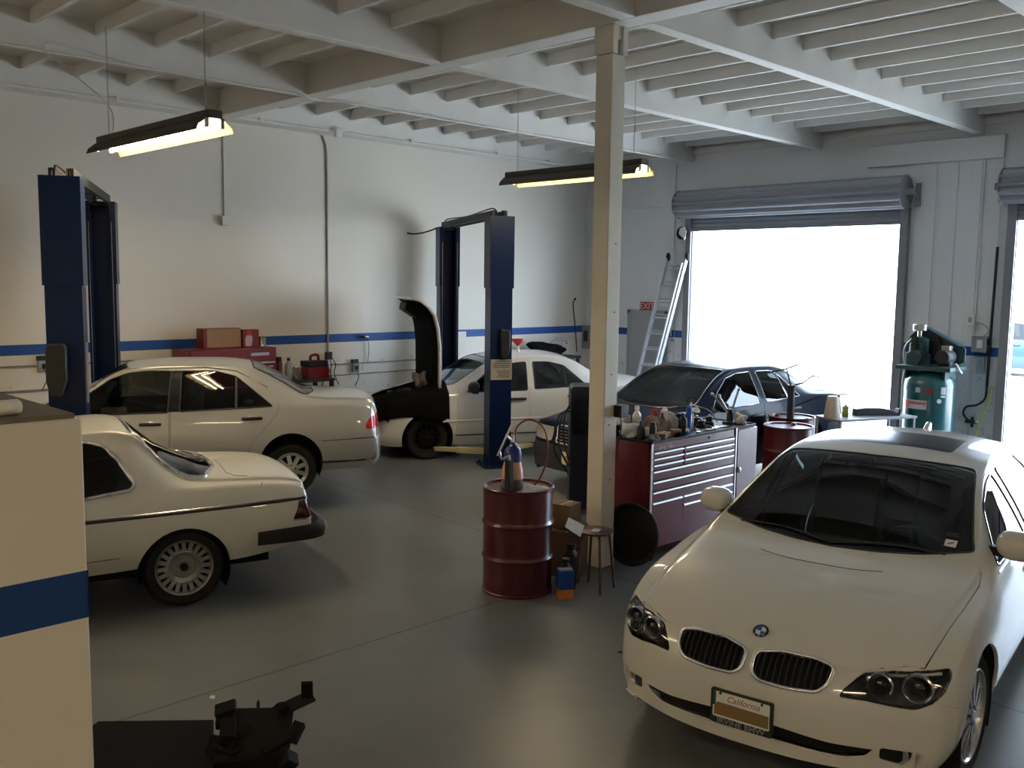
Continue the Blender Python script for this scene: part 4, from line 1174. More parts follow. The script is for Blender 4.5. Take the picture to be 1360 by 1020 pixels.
    mb = MB(); mb.lathe([(0, 0), (.024, 0), (.020, .11), (0, .11)], (0, 0, 0), (0, 0, 1), 16); mb.build('funnel_stem', M['white'], fn)
    return root, cs

def build_navy():
    rows = [
        (.84, .27, .66, .40, .74, .46, .73, .50, .60, .51), (.82, .22, .70, .42, .80, .54, .78, .57, .64, .585), (.785, .20, .74, .48, .83, .62, .79, .66, .66, .68), (.755, .20, .76, .52, .85, .77, .80, .805, .67, .825),
        (.70, .20, .77, .54, .86, .80, .805, .835, .67, .855), (.5, .19, .79, .58, .865, .83, .81, .865, .67, .885), (.1, .19, .80, .62, .87, .895, .82, .92, .70, .945), (-.3, .19, .80, .62, .87, .935, .82, .97, .72, 1.0),
        (-.5, .19, .80, .62, .87, .945, .82, 1.03, .70, 1.08), (-.8, .19, .80, .62, .87, .955, .82, 1.21, .645, 1.27), (-1.1, .19, .80, .62, .87, .96, .82, 1.35, .60, 1.405), (-1.35, .19, .80, .62, .87, .965, .82, 1.405, .58, 1.458),
        (-1.75, .19, .80, .62, .87, .98, .82, 1.418, .57, 1.468), (-2.15, .19, .80, .62, .87, 1.0, .818, 1.41, .57, 1.46), (-2.45, .19, .80, .63, .87, 1.01, .815, 1.36, .58, 1.42), (-2.7, .20, .80, .64, .868, 1.015, .812, 1.245, .61, 1.31),
        (-2.94, .20, .80, .65, .865, 1.015, .805, 1.12, .64, 1.18), (-3.2, .21, .79, .65, .86, 1.01, .80, 1.035, .66, 1.08), (-3.6, .23, .76, .64, .84, .985, .785, 1.01, .65, 1.05), (-3.82, .26, .73, .60, .82, .94, .76, .965, .64, .99),
        (-3.88, .28, .71, .55, .80, .74, .74, .77, .62, .79), (-3.90, .32, .70, .50, .78, .60, .72, .62, .6, .63)]
    rows = [((.1 + (r[0] - .1) * 1.22) if r[0] > .1 else r[0],) + r[1:] for r in rows]
    fr = lambda c, n: c.x > .3 and n.x > .05
    root, cs, doors = build_sedan(dict(
        name='sedan', label='dark blue sedan with a chrome grille, parked between the tool chest and the open door', loc=(9.42, 7.38, 0), hd=177, s=1.02,
        rows=rows, bf=(.25, .16), br=(-3.2, .18), paint=M['paint_navy'], wb=2.80, R=.31, arch=.37, archz=.31, rim=.19, style='cover',
        hood=[(.885, -.01), (.87, .3), (.80, .62), (.6, .68), (-.2, .72), (-.28, .5), (-.22, .2), (-.20, -.01)], ws=(-.22, -.42, -1.22, -1.16), sunroof=(-1.38, -1.9), rw=(-3.16, -3.06, -2.46, -2.42),
        trunk=[(-3.22, -.01), (-3.2, .5), (-3.26, .64), (-3.78, .62), (-3.84, -.01)],
        fdoor=rpoly([(-.42, .30), (-.44, .9), (-.50, 1.02), (-.80, 1.24), (-1.1, 1.37), (-1.35, 1.41), (-1.73, 1.42), (-1.69, .98), (-1.68, .30)], .03, 2),
        rdoor=rpoly([(-1.69, .30), (-1.70, .98), (-1.74, 1.42), (-2.15, 1.412), (-2.31, 1.35), (-2.63, 1.02), (-2.60, .9), (-2.40, .60), (-2.3, .30)], .03, 2),
        fwin=rpoly([(-.62, .968), (-.85, 1.165), (-1.11, 1.325), (-1.36, 1.375), (-1.66, 1.382), (-1.63, .99)], .025, 3), rwin=rpoly([(-1.76, 1.0), (-1.79, 1.382), (-2.15, 1.37), (-2.28, 1.30), (-2.56, 1.02)], .025, 3), divider=[(-2.26, 1.02), (-2.24, 1.15), (-2.22, 1.33)],
        bumpf=[(.36, .1), (1.2, .1), (1.2, .565), (.36, .565)], bumpr=[(-3.25, .1), (-4.5, .1), (-4.5, .60), (-3.25, .60)], bump_m=M['navyclad'],
        clad=[(-.42, .22), (-2.36, .22), (-2.36, .56), (-.42, .56)], clad_m=M['navyclad'],
        lights=[('headlight', 10, M['headlens'])], extra=[(10, 'yz', rpoly([(.40, .60), (.40, .77), (.80, .765), (.80, .60)], .025, 2), fr), (11, 'yz', rpoly([(-.01, .595), (-.01, .80), (.30, .80), (.33, .78), (.30, .595)], .02, 2, keep=(0, 1)), fr)],
        mirror=(-.66, .98), fh=(-1.40, .84), rh=(-2.28, .865), trim=M['darkchrome'], trim_r=.007, glass=M['glass'], wsglass=M['glassws'],
        cabin=(-.62, -1.6, -2.45, .58, .965)))
    g = cs.build('grille', (11,), M['dark'], root, lip=0, off=-.02); cs.trim('grille_frame', (11,), .016, M['chrome'], g)
    for z in (.63, .665, .70, .735, .77):
        mb = MB(); P = []
        for y in np.linspace(-.31, .31, 9):
            p, n = cs.ray((4, y, z), (-1, 0, 0)); P.append(p - n * .004)
        mb.tube(P, .0065, 6); mb.build('grille_bar', M['chrome'], g)
    # steering lock / wheel visible through the side glass comes with the cabin; front plate
    p, n = cs.ray((4, 0, .44), (-1, 0, 0)); x = p.x
    mb = MB(); mb.box(x, -.15, .36, x + .015, .15, .51); pl = mb.build('license_plate', M['plate'], root, bevel=.004)
    mb = MB(); mb.prism(rpoly([(-.10, .39), (.12, .39), (.11, .47), (-.10, .47)], .03, 3), x + .015, x + .017, 'x'); mb.build('plate_cover_patch', M['orange'], pl)
    # tilted sunroof lid
    return root, cs

def build_outside_car():
    rows = [(.85, .30, .70, .45, .80, .55, .78, .60, .64, .62), (.80, .26, .78, .55, .88, .78, .84, .84, .68, .87), (.4, .25, .84, .66, .93, .95, .87, 1.0, .72, 1.03), (-.2, .25, .86, .70, .94, 1.02, .88, 1.06, .74, 1.09),
            (-.5, .25, .86, .70, .94, 1.04, .88, 1.25, .68, 1.32), (-.9, .25, .86, .70, .94, 1.05, .87, 1.56, .62, 1.63), (-1.4, .25, .86, .70, .94, 1.06, .87, 1.64, .60, 1.72), (-2.6, .25, .86, .70, .94, 1.08, .86, 1.64, .59, 1.72),
            (-3.2, .26, .85, .70, .93, 1.08, .85, 1.56, .60, 1.64), (-3.5, .28, .82, .68, .90, 1.06, .82, 1.20, .66, 1.28), (-3.6, .32, .78, .60, .86, .90, .78, .98, .66, 1.0)]
    M['paint_blue'] = mat('bright_blue_car_paint', (.004, .030, .075), .3, coat=.6)
    root, cs, doors = build_sedan(dict(name='parked_car', label='bright blue car parked outside beyond the right roll-up door', loc=(31., 8.05, -.02), hd=-84, s=1., rows=rows, bf=(.1, .2), br=(-3.1, .15), paint=M['paint_blue'], wb=2.75, R=.34, arch=.41, archz=.34, rim=.21, style='eight',
        hood=[(.72, -.01), (.62, .62), (-.2, .74), (-.25, -.01)], ws=(-.28, -.45, -.98, -.92), rw=(-3.5, -3.46, -3.25, -3.2), fdoor=[(-.42, .34), (-.46, 1.05), (-.9, 1.56), (-1.5, 1.6), (-1.5, .34)], rdoor=[(-1.51, .34), (-1.51, 1.6), (-2.5, 1.6), (-2.45, .34)],
        fwin=[(-.62, 1.09), (-.95, 1.52), (-1.46, 1.57), (-1.46, 1.1)], rwin=[(-1.56, 1.1), (-1.56, 1.57), (-2.42, 1.57), (-2.42, 1.11)], mirror=(-.6, 1.08), fh=(-1.2, .93), rh=(-2.15, .94), cabin=(-.5, -1.4, -2.3, .75, 1.05)))
# ------------------------------------------------------------------ the building
XB, YA, XL, YF = 14.4, 12.45, -5.0, -6.5      # right wall, back wall, left wall, front wall
ZD = 5.10                                       # underside of the roof deck

def wall_stripe_mat(paint=(.77, .72, .64, 1)):
    m = mat('white_wall_with_blue_band', (.70, .69, .67), .6)
    nt = m.node_tree; b = nt.nodes['Principled BSDF']; N = nt.nodes.new; L = nt.links.new
    tc = N('ShaderNodeTexCoord'); sp = N('ShaderNodeSeparateXYZ'); L(tc.outputs['Object'], sp.inputs[0])
    def mth(op, a, bb):
        k = N('ShaderNodeMath'); k.operation = op
        for i, v in ((0, a), (1, bb)):
            if isinstance(v, (int, float)): k.inputs[i].default_value = v
            else: L(v, k.inputs[i])
        return k.outputs[0]
    n1 = N('ShaderNodeTexNoise'); n1.inputs['Scale'].default_value = .9; n1.inputs['Detail'].default_value = 6; L(tc.outputs['Object'], n1.inputs[0])
    n2 = N('ShaderNodeTexNoise'); n2.inputs['Scale'].default_value = 9; n2.inputs['Detail'].default_value = 5; L(tc.outputs['Object'], n2.inputs[0])
    z = sp.outputs[2]
    band = mth('MULTIPLY', mth('MULTIPLY', mth('GREATER_THAN', z, 1.582), mth('LESS_THAN', z, 1.712)), mth('LESS_THAN', sp.outputs[0], 14.41))
    # scuffs low on the wall: grime with its own speckled shape
    sc = mth('MULTIPLY', mth('GREATER_THAN', n2.outputs[0], .63), mth('LESS_THAN', z, 1.35))
    r = N('ShaderNodeMapRange'); r.inputs['To Min'].default_value = .88; r.inputs['To Max'].default_value = 1.04; L(n1.outputs[0], r.inputs[0])
    base = N('ShaderNodeMix'); base.data_type = 'RGBA'; base.blend_type = 'MULTIPLY'; base.inputs[0].default_value = 1; base.inputs[6].default_value = paint; L(r.outputs[0], base.inputs[7])
    d = N('ShaderNodeMix'); d.data_type = 'RGBA'; L(mth('MULTIPLY', sc, .35), d.inputs[0]); L(base.outputs[2], d.inputs[6]); d.inputs[7].default_value = (.30, .29, .28, 1)
    s = N('ShaderNodeMix'); s.data_type = 'RGBA'; L(band, s.inputs[0]); L(d.outputs[2], s.inputs[6]); s.inputs[7].default_value = (.012, .074, .29, 1)
    L(s.outputs[2], b.inputs['Base Color'])
    bp = N('ShaderNodeBump'); bp.inputs['Strength'].default_value = .12; bp.inputs['Distance'].default_value = .01; L(n2.outputs[0], bp.inputs['Height']); L(bp.outputs[0], b.inputs['Normal'])
    return m

def floor_mat():
    m = mat('grey_sealed_concrete', (.2, .2, .2), .2)
    nt = m.node_tree; b = nt.nodes['Principled BSDF']; N = nt.nodes.new; L = nt.links.new
    tc = N('ShaderNodeTexCoord'); sp = N('ShaderNodeSeparateXYZ'); L(tc.outputs['Object'], sp.inputs[0]); x, y = sp.outputs[0], sp.outputs[1]
    def mth(op, a, bb=0.):
        k = N('ShaderNodeMath'); k.operation = op
        for i, v in ((0, a), (1, bb)):
            if isinstance(v, (int, float)): k.inputs[i].default_value = v
            else: L(v, k.inputs[i])
        return k.outputs[0]
    def noise(sc, det=6, rough=.55):
        n = N('ShaderNodeTexNoise'); n.inputs['Scale'].default_value = sc; n.inputs['Detail'].default_value = det; n.inputs['Roughness'].default_value = rough
        L(tc.outputs['Object'], n.inputs[0]); return n.outputs[0]
    big, mid, fine, jag = noise(.45), noise(2.2), noise(11, 8, .7), noise(7)
    rp = N('ShaderNodeValToRGB'); L(mth('ADD', mth('MULTIPLY', big, .6), mth('MULTIPLY', mid, .4)), rp.inputs[0])
    rp.color_ramp.elements[0].position = .31; rp.color_ramp.elements[0].color = (.108, .113, .115, 1)
    rp.color_ramp.elements[1].position = .69; rp.color_ramp.elements[1].color = (.168, .174, .175, 1)
    # saw-cut / cracked joints
    wob = mth('MULTIPLY', mth('SUBTRACT', jag, .5), .035)
    c1 = mth('LESS_THAN', mth('ABSOLUTE', mth('ADD', mth('SUBTRACT', y, 5.29), wob)), .008)
    c2 = mth('LESS_THAN', mth('ABSOLUTE', mth('ADD', mth('SUBTRACT', x, mth('ADD', mth('MULTIPLY', y, .078), 5.945)), wob)), .010)
    crack = mth('MAXIMUM', c1, c2)
    spots = mth('GREATER_THAN', noise(5.5, 3, .5), .735)
    tiny = mth('GREATER_THAN', noise(24, 2, .5), .735)
    st = mth('MAXIMUM', mth('MULTIPLY', spots, .30), mth('MULTIPLY', tiny, .55))
    mk = N('ShaderNodeMix'); mk.data_type = 'RGBA'; L(mth('MINIMUM', mth('MAXIMUM', mth('MULTIPLY', crack, .8), st), 1), mk.inputs[0]); L(rp.outputs[0], mk.inputs[6]); mk.inputs[7].default_value = (.035, .032, .028, 1)
    L(mk.outputs[2], b.inputs['Base Color'])
    rr = N('ShaderNodeMapRange'); rr.inputs['To Min'].default_value = .25; rr.inputs['To Max'].default_value = .40; L(mth('ADD', mth('MULTIPLY', fine, .4), mth('MULTIPLY', mid, .6)), rr.inputs[0]); L(rr.outputs[0], b.inputs['Roughness'])
    b.inputs['Specular IOR Level'].default_value = .32
    bp = N('ShaderNodeBump'); bp.inputs['Strength'].default_value = .05; bp.inputs['Distance'].default_value = .006
    L(mth('SUBTRACT', mth('MULTIPLY', mid, .5), crack), bp.inputs['Height']); L(bp.outputs[0], b.inputs['Normal'])
    return m

D1 = (6.12, 9.95, 3.60)      # first roll-up opening: y from, y to, head
D2 = (.75, 4.55, 3.60)
def build_room():
    wm = wall_stripe_mat()
    fl = struct(MB().box(XL, YF, -.2, XB + .2, YA + .2, 0).build('floor', floor_mat(), smooth=0))
    struct(MB().box(XL - .2, YA, -.2, XB + .2, YA + .2, 5.4).build('wall_back', wm, smooth=0))
    struct(MB().box(XL - .2, YF - .2, -.2, XL, YA, 5.4).build('wall_left', wm, smooth=0))
    struct(MB().box(XL, YF - .2, -.2, XB + .2, YF, 5.4).build('wall_front', wm, smooth=0))
    mb = MB()                                   # right wall with two door openings
    for y0, y1, z0, z1 in ((D1[1], YA, 0, 5.4), (D1[0], D1[1], D1[2], 5.4), (D2[1], D1[0], 0, 5.4), (D2[0], D2[1], D2[2], 5.4), (YF, D2[0], 0, 5.4)):
        mb.box(XB, y0, z0 - (.2 if z0 == 0 else 0), XB + .2, y1, z1)
    bmesh.ops.remove_doubles(mb.bm, verts=mb.bm.verts[:], dist=1e-4)
    M['wallband'] = wall_stripe_mat((.72, .72, .73, 1)); struct(mb.build('wall_right', M['wallband'], smooth=0))  # cooler copy of the wall paint; the cool light here is put into its colour
    cl = struct(MB().box(XL, YF, ZD, XB, YA, ZD + .2).build('ceiling', M['ceil'], smooth=0))
    # girder, beams, joists (parts of the ceiling)
    MB().box(6.38, YF, 4.74, 6.62, YA, ZD).build('girder', M['ceil'], cl, bevel=.008)
    ys = [-4.66, -2.22, .22, 2.66, 5.12, 7.58, 10.02]
    for y in ys:
        for x0, x1 in ((XL, 6.38), (6.62, XB)): MB().box(x0, y - .075, 4.74, x1, y + .075, ZD).build('beam', M['ceil'], cl, bevel=.006)
    for x0, x1 in ((XL, 6.38), (6.62, XB)): MB().box(x0, YA - .30, 4.74, x1, YA, ZD).build('beam', M['ceil'], cl, bevel=.006)
    jm = MB().box(-.022, 0, 4.96, .022, 1., ZD).build('joist', M['ceil'], cl, smooth=0)
    first = True
    bays = [(2.66, 5.12), (5.12, 7.58), (7.58, 10.02), (10.02, YA - .22)]
    for y0, y1 in bays:
        for k in range(1, 26):
            x = 6.62 - 7.0 + .615 * k if k < 12 else 6.72 + .6145 * (k - 11)
            if x > XB - .1 or (x < 6.62 and x > 6.36): continue
            if x < 6.5 and (y0 < 5 and x < 2): continue
            o = jm if first else jm.copy()
            if not first: COL.objects.link(o)
            first = False
            o.location = (x, y0 + .075, 0); o.scale = (1, y1 - y0 - .15, 1)
    for x0, x1, nm in ((6.62, XB, 'a'), (XL, 6.38, 'b')):
        pass
    # wall-top plate under the deck on the right wall
    MB().box(XB - .045, YF, 4.86, XB, YA - .3, 4.96).build('ledger', M['ceil'], cl, smooth=0)
    # column under the girder
    col = thing('support_column', 'cream painted wooden post standing between the tool chest and the maroon drum', 'post', (6.5, 5.39, 0))
    mb = MB(); mb.box(-.09, -.09, 0, .09, .09, 4.50); mb.build('post', M['column'], col, bevel=.008)
    mb = MB(); mb.box(-.10, -.105, 4.50, -.035, .105, 4.74); mb.box(.035, -.105, 4.50, .10, .105, 4.74); mb.box(-.035, -.09, 4.62, .035, .09, 4.74); mb.build('post_cap', M['column'], col, bevel=.004)
    mb = MB()
    for z in (.8, 1.3, 1.75, 2.3, 2.9): mb.cyl((.02 * sin(z * 9), -.092, z), (.02 * sin(z * 9), -.088, z), .008, seg=8)
    mb.build('nail_head', M['charcoal'], col)
    # front partition block with its dusty top
    pb = struct(MB().box(XL, 2.75, 0, 1.008, 3.66, 2.15).build('wall_partition', M['partition'], bevel=.006))
    mb = MB(); mb.box(XL, 2.7495, 1.566, 1.0085, 2.752, 1.706); mb.box(1.006, 2.7495, 1.566, 1.0095, 3.66, 1.706); mb.build('painted_band', M['stripe'], pb, smooth=0)
    mb = MB(); mb.box(XL, 2.765, 2.15, .992, 3.645, 2.164); mb.build('top_board', M['dust'], pb, smooth=0)
    pv = MB()
    pv.lathe([(.0, 0), (.016, .001), (.022, .008), (.022, .075), (.0205, .077), (.0205, 1.4), (0, 1.4)], (.872, 2.83, 2.187), (-1, -.03, 0), 20)
    tag(pv.build('pvc_pipe', M['pvc'], smooth=50), 'short white plastic pipe lying on top of the cream partition', 'pipe')
    # back wall joint line, conduits
    mb = MB(); mb.box(XL, YA - .006, 3.335, 9.9, YA, 3.35); struct(mb.build('trim_1', M['wall'], smooth=0))
    mb = MB(); mb.tube([(XL, YA - .315, 4.76), (6.2, YA - .315, 4.76)], .014, 8); mb.tube([(6.2, YA - .315, 4.76), (13.6, YA - .315, 4.755)], .016, 8)
    for x in (1, 3, 5, 7, 9.7, 11.6, 12.9): mb.box(x - .012, YA - .34, 4.74, x + .012, YA - .30, 4.80)
    bmesh.ops.remove_doubles(mb.bm, verts=mb.bm.verts[:], dist=1e-5)
    cd = struct(mb.build('trim_2', M['ceil']))
    MB().cbox(8.30, YA - .33, 4.74, .11, .07, .13).build('junction_box', M['ceil'], cd, bevel=.006)
    # long conduit under the third beam
    mb = MB(); mb.tube([(1.2, 9.93, 4.725), (6.30, 9.93, 4.725), (6.40, 9.95, 4.70), (6.66, 9.95, 4.70), (6.8, 9.93, 4.725), (14.3, 9.93, 4.725)], .012, 8); struct(mb.build('trim_3', M['ceil'], smooth=60))
    def conduit(name, label, pts, r, m, boxes=(), cat='conduit'):
        t = thing(name, label, cat, (0, 0, 0)); mb = MB(); mb.tube(pts, r, 8); mb.build('pipe', m, t, smooth=60)
        for (c, s, bm_) in boxes: MB().cbox(*c, *s).build('junction_box', bm_, t, bevel=.004)
        return t
    conduit('conduit', 'tall conduit running down the back wall from ceiling to outlet, behind the silver-beige sedan', [(8.22, YA - .013, 4.72), (8.28, YA - .013, 4.60), (8.30, YA - .013, 4.45), (8.30, YA - .013, 1.40)], .016, M['greyconduit'], [((8.30, YA - .03, 1.38), (.10, .06, .12), M['charcoal'])])
    conduit('conduit', 'short pale conduit above the silver sedan ending in a small box on the back wall', [(6.60, YA - .010, 4.72), (6.60, YA - .010, 3.40)], .012, M['wall'], [((6.59, YA - .03, 3.36), (.10, .06, .13), M['wall'])])
    for z, x0, x1 in ((1.235, 7.9, 10.3), (1.065, 7.9, 10.3), (1.45, 3.3, 4.3), (1.145, 3.3, 4.3)):
        pass
    for x0, x1, zs, lab in ((7.9, 10.9, (1.235, 1.065), 'pair of dark pipes running low along the back wall right of the silver sedan'), (2.9, 5.2, (1.45, 1.145), 'pair of dark pipes on the back wall behind the left lift post')):
        t = thing('wall_pipes', lab, 'pipes', (0, 0, 0))
        for z in zs: mb = MB(); mb.tube([(x0, YA - .02, z), (x1, YA - .02, z)], .011, 8); mb.build('pipe', M['greyconduit'], t, smooth=60)
M['greyconduit'] = mat('weathered_conduit', (.32, .31, .30), .5, metal=.2, noise=.2)

def build_doors():
    def rollup(name, y0, y1, head, chain):
        r = bpy.data.objects.new(name, None); COL.objects.link(r); r['kind'] = 'structure'; r.location = (XB, (y0 + y1) / 2, 0)
        h = (y1 - y0) / 2
        # curtain drum with ribs
        mb = MB(); n = 144; vs = []; prof = []
        for k in range(n):
            a = 2 * pi * k / n; rr = .222 + .026 * cos(12 * a); prof.append((rr * cos(a), rr * sin(a)))
        mb.prism([(a - .26, b + 3.96) for a, b in prof], -h - .10, h + .10, 'y'); mb.build('door_drum', M['greysteel'], r, smooth=80)
        for e in (-1, 1):
            mb = MB(); mb.lathe([(0, 0), (.245, 0), (.25, .012), (.05, .014), (.05, .12), (0, .12)], (-.26, (h + .10) * e, 3.96), (0, e, 0), 32); mb.box(-.06, min((h + .16) * e, (h + .24) * e), 3.76, 0, max((h + .16) * e, (h + .24) * e), 4.1); mb.bar((-.26, (h + .20) * e, 3.96), (-.02, (h + .20) * e, 3.86), .03, .05); mb.build('drum_bracket', M['greypaint'], r)
        mb = MB(); vs = []; nz = 10; z1, z0 = 3.92, head - .06      # hanging slats
        pr = []
        for k in range(nz + 1): pr.append((-.07 + (.012 if k % 2 else 0), z1 + (z0 - z1) * k / nz))
        pr += [(p[0] + .02, p[1]) for p in pr[::-1]]
        mb.prism(pr, -h, h, 'y'); mb.build('door_curtain', M['greysteel'], r, smooth=0)
        mb = MB(); mb.box(-.085, -h, head - .10, -.03, h, head - .05); mb.build('bottom_bar', M['greypaint'], r, bevel=.005)
        for e in (-1, 1):
            mb = MB(); a, b = sorted(((h - .03) * e, (h + .09) * e)); mb.box(-.10, a, 0, -.065, b, 3.75); mb.box(-.035, a, 0, 0, b, 3.75); a, b = sorted(((h + .05) * e, (h + .09) * e)); mb.box(-.066, a, 0, -.034, b, 3.75); mb.build('guide_rail', M['greypaint'], r, smooth=0)
        if chain:
            mb = MB(); mb.lathe([(.09, 0), (.115, .006), (.085, .02), (.115, .034), (.09, .04), (.05, .04), (.05, 0)], (-.20, h + .10, 3.47), (1, 0, 0), 28); w = mb.build('chain_wheel', M['charcoal'], r)
            mb = MB(); mb.prism([(h + .02, 3.35), (h + .15, 3.46), (h + .13, 3.55), (h + .04, 3.58), (h - .01, 3.50)], -.21, -.19, 'x'); mb.build('wheel_guard', M['white'], r)
            for yy, zz in ((h + .20, 1.0), (h + .03, 2.6)):
                mb = MB(); z = 3.46
                while z > zz: mb.tube([(-.18, yy + .006 * cos(k * pi / 3), z - .017 + .017 * sin(k * pi / 3)) if int(z * 100) % 2 else (-.18 + .006 * cos(k * pi / 3), yy, z - .017 + .017 * sin(k * pi / 3)) for k in range(6)], .003, 4, True); z -= .031
                mb.build('hoist_chain', M['steel'], r, smooth=60)
        return r
    rollup('door_1', D1[0], D1[1], D1[2], True)
    rollup('door_2', D2[0], D2[1], D2[2], False)
    # exit door in the right wall
    d = bpy.data.objects.new('door_3', None); COL.objects.link(d); d['kind'] = 'structure'; d.location = (XB, 10.88, 0)
    mb = MB(); mb.box(-.05, -.46, 0, 0, -.40, 2.06); mb.box(-.05, .40, 0, 0, .46, 2.06); mb.box(-.05, -.46, 2.0, 0, .46, 2.06); mb.build('door_frame', M['doorgrey'], d, smooth=0)
    MB().box(-.035, -.40, .01, -.004, .40, 2.0).build('door_leaf', M['doorgrey'], d, bevel=.003)
    mb = MB(); mb.cyl((-.035, -.33, 1.0), (-.09, -.33, 1.0), .025, seg=14); mb.ball((-.10, -.33, 1.0), .032, 14, 10); mb.build('door_knob', M['steel'], d)
    s = thing('exit_sign', 'small red EXIT sign above the grey door behind the ladder', 'sign', (XB, 10.905, 2.135))
    mb = MB(); mb.box(-.02, -.17, -.085, -.002, .17, .085); mb.build('sign_board', M['signred'], s, bevel=.003)
    text_obj('sign_lettering', 'EXIT', .165, M['signpink'], s, (-.0205, 0, .0), (0, -1, 0), (0, 0, 1), .001, sx=1.0, offset=.002)
    # boarded pier between the two roll-up doors
    y0, y1 = D2[1] + .10, D1[0] - .10
    mb = MB(); mb.box(XB - .03, 5.0, .0, XB, 5.95, 4.38); struct(mb.build('trim_4', M['wallband'], smooth=0))
    for k, (a, b) in enumerate(((5.03, 5.17), (5.36, 5.60), (5.66, 5.84))):
        struct(MB().box(XB - .045, a, .0, XB - .03, b, 4.36).build('trim_%d' % (5 + k), M['wallband'], bevel=.003))
    struct(MB().box(XB - .07, 4.75, 4.38, XB, 6.72, 4.70).build('trim_8', M['wall'], bevel=.005))
    struct(MB().box(XB - .06, 12.17, 0, XB, 12.24, 4.7).build('trim_9', M['wallband'], bevel=.004))
    # corner boards
    struct(MB().box(XB - .02, 10.36, 3.97, XB, 12.2, 3.99).build('trim_10', M['wall'], smooth=0))

def build_outside():
    g = mat('sunlit_concrete_apron', (.62, .61, .58), .8, noise=.12, nscale=3)
    fo = struct(MB().box(XB + .2, -40, -.25, 70, 60, -.02).build('ground', g, smooth=0)) 
    MB().box(XB + .2, D2[0] - .3, -.02, XB + .9, D1[1] + .3, 0).build('apron_ramp', g, fo, smooth=0)
    b = MB(); b.box(48, -30, 0, 49, 60, 5.2); w = b.build('building', mat('pale_stucco', (.70, .69, .66), .8, noise=.08, nscale=2)); tag(w, 'pale building across the yard seen washed out through the doors', 'building')
